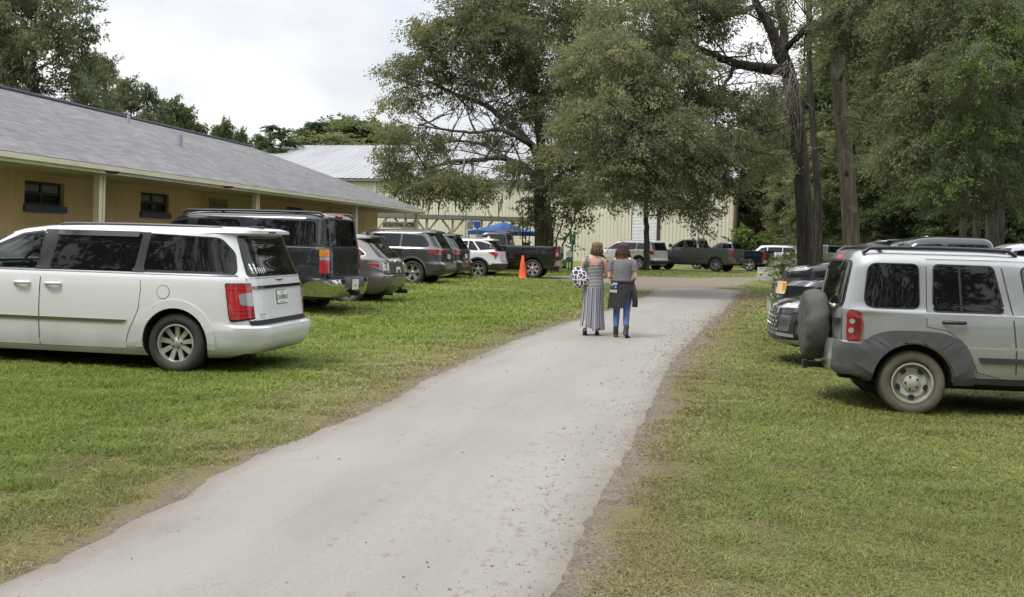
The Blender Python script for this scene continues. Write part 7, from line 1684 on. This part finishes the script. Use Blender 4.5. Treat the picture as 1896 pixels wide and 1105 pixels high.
for z_, rx, ry, y_ in ((.865, .185, .148, 0), (.90, .183, .146, 0), (.96, .172, .135, 0), (1.04, .152, .118, 0), (1.12, .158, .120, -.002), (1.20, .168, .126, -.006), (1.27, .160, .118, -.01)):
    rings.append(ell((0, y_, z_), rx, ry, 40, wobble(7, z_*20, .012)))
loft(bm, rings)
for s in (-1, 1):
    for (y0, y1) in ((-.118, .108),):
        pts = [Vector((s*.105, -.118, 1.26)), Vector((s*.112, -.10, 1.33)), Vector((s*.108, -.045, 1.408)), Vector((s*.105, .03, 1.405)), Vector((s*.10, .09, 1.33)), Vector((s*.095, .108, 1.26))]
        tube(bm, pts, .017, 6)
ob('tank_top', bm, tank, w1, 180)
pal = mat('striped_trousers', (.2, .2, .22), .85); t = NT(pal); p = t.obj(); sp_ = t.n('ShaderNodeSeparateXYZ'); t.l(p, sp_.inputs[0])
st = t.attr('around'); f1 = t.math('FRACT', t.math('MULTIPLY', st, 15.)); c = t.ramp(f1, [(0, (.022, .028, .06)), (.16, (.024, .03, .065)), (.20, (.36, .36, .40)), (.50, (.13, .135, .165)), (.72, (.30, .30, .34)), (.93, (.45, .45, .47)), (1., (.03, .035, .07))])
t.color(t.mix(.35, c, t.ramp(t.noise(p, 60, 2), [(.3, (.7, .7, .7)), (.7, (1.1, 1.1, 1.1))]), 'MULTIPLY'))
V = []; nA = 96; rows = []
for i, (z_, rx, ry, y_) in enumerate(((.93, .158, .128, 0), (.86, .182, .146, 0), (.76, .186, .150, 0), (.62, .185, .15, -.005), (.46, .188, .155, -.01), (.32, .197, .165, -.015), (.20, .208, .178, -.02), (.125, .214, .185, -.02))):
    f_ = i/7
    for k in range(nA):
        a = 2*PI*k/nA; fold = 1 + .055*f_*math.sin(9*a + .5*f_) + .03*f_*math.sin(17*a + 1) ; split = 1 - .20*f_*math.exp(-((abs(math.cos(a)))/.22)**2)
        zz = z_ + (f_**4)*(.03*math.sin(5*a) + (.05 if math.cos(a) < 0 else 0))
        V.append((math.cos(a)*rx*fold - .012*f_, y_ + math.sin(a)*ry*fold*split, zz))
me = np_mesh('trousers', np.array(V), grid_faces(8, nA), None, {'around': np.tile(np.arange(nA)/nA, 8)})
bm = bmesh.new(); bm.from_mesh(me); bm.verts.ensure_lookup_table(); ly = bm.verts.layers.float['around']
for i in range(7):
    f = bm.faces.new((bm.verts[i*nA + nA - 1], bm.verts[i*nA], bm.verts[(i+1)*nA], bm.verts[(i+1)*nA + nA - 1]))
bm.to_mesh(me); bm.free(); tr_o = link_mesh('trousers', me, pal, w1, 180)
shoe = mat('black_shoe', (.014, .013, .014), .55)
def shoe_mesh(an, toe, parent, hi=.0, m=None, s=1.):
    an, toe = Vector(an), Vector(toe); d = (toe - an); d.z = 0; d = d.normalized() if d.length > .02 else Vector((0, 1, 0)); up = Vector((0, 0, 1))
    pitch = math.atan2(an.z - toe.z - .05, (Vector((toe.x - an.x, toe.y - an.y, 0))).length)
    fw = (d*math.cos(pitch) - up*math.sin(pitch)); u2 = (up*math.cos(pitch) + d*math.sin(pitch)); sd_ = d.cross(up); base = an - u2*.055
    bm = bmesh.new(); rings = []
    for f_, wx, hz in ((-.055, .022, .05), (-.045, .034, .075), (0, .037, .085), (.06, .038, .065), (.12, .043, .050), (.17, .040, .040), (.20, .022, .028)):
        rings.append([base + fw*f_ + sd_*(wx*math.cos(2*PI*k/16)) + u2*(hz*.5 + hz*.5*math.sin(2*PI*k/16) - .02) for k in range(16)])
    R_ = loft(bm, rings); bm.faces.new(R_[0][::-1]); bm.faces.new(R_[-1])
    if hi: loft(bm, [[base + sd_*(.045*math.cos(2*PI*k/16)) + fw*(.05*math.sin(2*PI*k/16) - .005) + u2*z_ for k in range(16)] for z_ in (.03, .03 + hi*.5, .03 + hi)])
    return ob('shoe', bm, m or shoe, parent, 60)
shoe_mesh((-.13, -.16, .135), (-.13, -.08, .03), w1); shoe_mesh((.075, .05, .075), (.08, .19, .022), w1)
# the bag: held on her shoulder, a thing of its own
gir = mat('patterned_bag_cloth', (.6, .58, .62), .7); t = NT(gir); p = t.obj(); vo = t.n('ShaderNodeTexVoronoi', feature='DISTANCE_TO_EDGE'); vo.inputs['Scale'].default_value = 14.; vo.inputs['Randomness'].default_value = .8; t.l(p, vo.inputs['Vector']); vc = t.n('ShaderNodeTexVoronoi'); vc.inputs['Scale'].default_value = 14.; vc.inputs['Randomness'].default_value = .8; t.l(p, vc.inputs['Vector'])
zz = t.n('ShaderNodeSeparateXYZ'); t.l(p, zz.inputs[0]); patchc = t.mix(t.mask(zz.outputs[2], -.08, -.12), (.045, .04, .085), (.05, .045, .02)); t.color(t.mix(t.mask(vo.outputs['Distance'], .085, .11), (.74, .71, .76), patchc))
sc_ = 1.66/1.66; Mw = Matrix.Translation(gw) @ Matrix.Rotation(rzw, 4, 'Z')
bagp = Mw @ Vector((-.245, -.115, 1.045)); bag = empty('shoulder_bag', bagp, rzw + .25, 'white and dark giraffe-patterned shoulder bag hanging from the striped-top woman', 'bag')
bag.rotation_euler = (0, R(-24), rzw + .2)
bm = bmesh.new(); rings = []
for z_, rx, ry in ((-.175, .05, .02), (-.165, .12, .055), (-.10, .155, .075), (0, .145, .075), (.10, .115, .06), (.165, .075, .035), (.185, .03, .015)): rings.append(ell((0, 0, z_), rx, ry, 28, wobble(5, z_*9, .05)))
R_ = loft(bm, rings); bm.faces.new(R_[0][::-1]); bm.faces.new(R_[-1]); ob('bag_body', bm, gir, bag, 180)
bm = bmesh.new(); Bi = (Matrix.Translation(bagp) @ bag.rotation_euler.to_matrix().to_4x4()).inverted()
for yo in (-.03, .02):
    pts = [Bi @ (Mw @ Vector(q)) for q in ((-.185, -.12 + yo, 1.20), (-.15, -.085 + yo, 1.33), (-.135, -.02 + yo, 1.405), (-.145, .06 + yo, 1.37))]; tube(bm, pts, [.017, .02, .02, .016], 6)
ob('strap', bm, noisy('denim_strap', (.10, .11, .17), (.2, .2, .27), 30., .8), bag, 180)
# younger woman in grey T-shirt, jeans, a black jacket tied round her waist
g2 = gp(1149, 626); rz2 = -R(12)
B1 = ((-.225, .01, 1.055), (-.165, .20, 1.02), (.3, 1, .1), (1, -.2, 0), (0, 0, 1)); B2 = ((.225, .0, 1.06), (.175, .18, .985), (-.4, 1, 0), (1, .3, 0), (0, 0, 1))
L2 = (((-.085, .03, .48), (-.085, -.01, .085), (-.095, .12, .025)), ((.09, .03, .48), (.10, -.13, .12), (.125, -.03, .03)))
w2 = person('younger woman in grey T-shirt and blue jeans with a black jacket tied at her waist', g2, rz2, SKIN2, 1.67, L2, (B1, B2), (0.0, .01))
hair_mesh(w2, (0, .025, 1.582), None, (.086, .102, .098), .20, 1.10, strand_mat('red_hair', (.03, .015, .012), (.068, .034, .027), (.25, .095, .075), 1.36, 1.46), 8, n=200, wave=.02)
tee = noisy('grey_jersey', (.145, .14, .15), (.19, .185, .195), 14., .9)
bm = bmesh.new(); rings = []
for z_, rx, ry, y_ in ((.945, .172, .135, 0), (.99, .170, .132, 0), (1.06, .160, .122, 0), (1.15, .165, .126, -.003), (1.24, .176, .13, -.006), (1.31, .172, .118, -.01), (1.365, .150, .100, -.012), (1.40, .112, .084, -.008), (1.425, .078, .070, -.002)): rings.append(ell((0, y_, z_), rx, ry, 40, wobble(6, z_*17, .014)))
loft(bm, rings)
for s, el in ((-1, B1[0]), (1, B2[0])):
    a = Vector((s*.12, -.006, 1.345)); b = Vector((s*.187, -.003, 1.315)); e = Vector(el); c = b.lerp(e, .52)
    tube(bm, [a, b, b.lerp(c, .5), c], [.068, .069, .066, .068], 14, cap=False)
ob('t_shirt', bm, tee, w2, 180)
jean = noisy('blue_denim', (.055, .105, .24), (.10, .17, .34), 12., .85, .2, 120)
S = Skel(); pel = S.add((0, 0, .93), (.150, .120)); 
for s, (kn, an, toe) in zip((-1, 1), L2):
    hp = S.add((s*.088, 0, .83), (.100, .112), pel); k = S.add(((s*.085 + kn[0])/2 + s*.004, kn[1]*.5, .66), (.085, .090), hp); k = S.add(kn, .064, k); c = S.add(tuple((Vector(kn)*.62 + Vector(an)*.38) + Vector((0, -.015, 0))), .062, k); S.add(tuple(Vector(an)*.82 + Vector(kn)*.18), .050, c)
me = skin_mesh(S.v, S.e, S.r, 0, 2); me.materials.clear(); me.name = 'jeans'; link_mesh('jeans', me, jean, w2, 180)
boot = noisy('dark_boot', (.018, .014, .013), (.035, .028, .025), 8., .55)
shoe_mesh(L2[0][1], L2[0][2], w2, .14, boot); shoe_mesh(L2[1][1], L2[1][2], w2, .14, boot)
jk = noisy('black_jacket', (.010, .010, .012), (.020, .020, .022), 6., .75)
bm = bmesh.new(); nA = 40; rows = []
for z_, rx, ry, a0, a1 in ((1.0, .178, .142, 178, 352), (.96, .188, .152, 176, 350), (.88, .200, .165, 176, 335), (.78, .213, .178, 176, 318), (.68, .228, .19, 177, 302), (.58, .240, .20, 178, 288), (.53, .248, .205, 179, 278)):
    zo = lambda a: .10*max(0, (math.cos(a)*-1) - .80)/.2 if z_ < .6 else 0
    rows.append([Vector((math.cos(a)*rx*(1 + .02*math.sin(9*a)), math.sin(a)*ry*(1 + .05*math.sin(7*a + z_*4)), z_ - zo(a)*.6)) for a in [R(a0 + (a1 - a0)*k/nA) for k in range(nA + 1)]])
loft(bm, rows, close=False)
r2 = [[v + Vector((v.x*-.06, v.y*-.06, 0)) for v in row] for row in rows]; loft(bm, r2, close=False)
tube(bm, [Vector((math.cos(a)*.178, math.sin(a)*.142, .985)) for a in [R(170 + k*10) for k in range(37)]], .024, 8)
tube(bm, [(.17, .05, .98), (.20, -.02, .88), (.225, -.05, .76), (.24, -.05, .64), (.235, -.04, .56)], [.04, .046, .05, .05, .05], 10)
jo = ob('jacket', bm, jk, w2, 60)
bm = bmesh.new()                                                   # faded print on the jacket back
def jp(a, z_, o=.012): 
    f_ = (z_ - .53)/(1.0 - .53); rx = .248 + (.178 - .248)*f_ + o; ry = .205 + (.142 - .205)*f_ + o; return Vector((math.cos(R(a))*rx, math.sin(R(a))*ry*1.03, z_))
def jquad(a0, a1, z0, z1, mi, o=.012):
    n = 6
    for k in range(n):
        p, q = a0 + (a1 - a0)*k/n, a0 + (a1 - a0)*(k+1)/n; face(bm, (jp(p, z0, o), jp(q, z0, o), jp(q, z1, o), jp(p, z1, o)), mi)
jquad(205, 255, .86, .975, 0); jquad(222, 250, .935, .965, 1, .015); jquad(212, 226, .915, .935, 1, .015); jquad(240, 247, .885, .91, 1, .015)
for k in range(7): jquad(203 + k*7.2, 208.5 + k*7.2, .80, .845, 1, .013)
jquad(202, 252, .785, .793, 2, .013)
ob('jacket_print', bm, [mat('print_navy', (.02, .025, .07), .8), mat('print_white', (.42, .42, .45), .8), mat('print_red', (.16, .05, .06), .8)], jo)
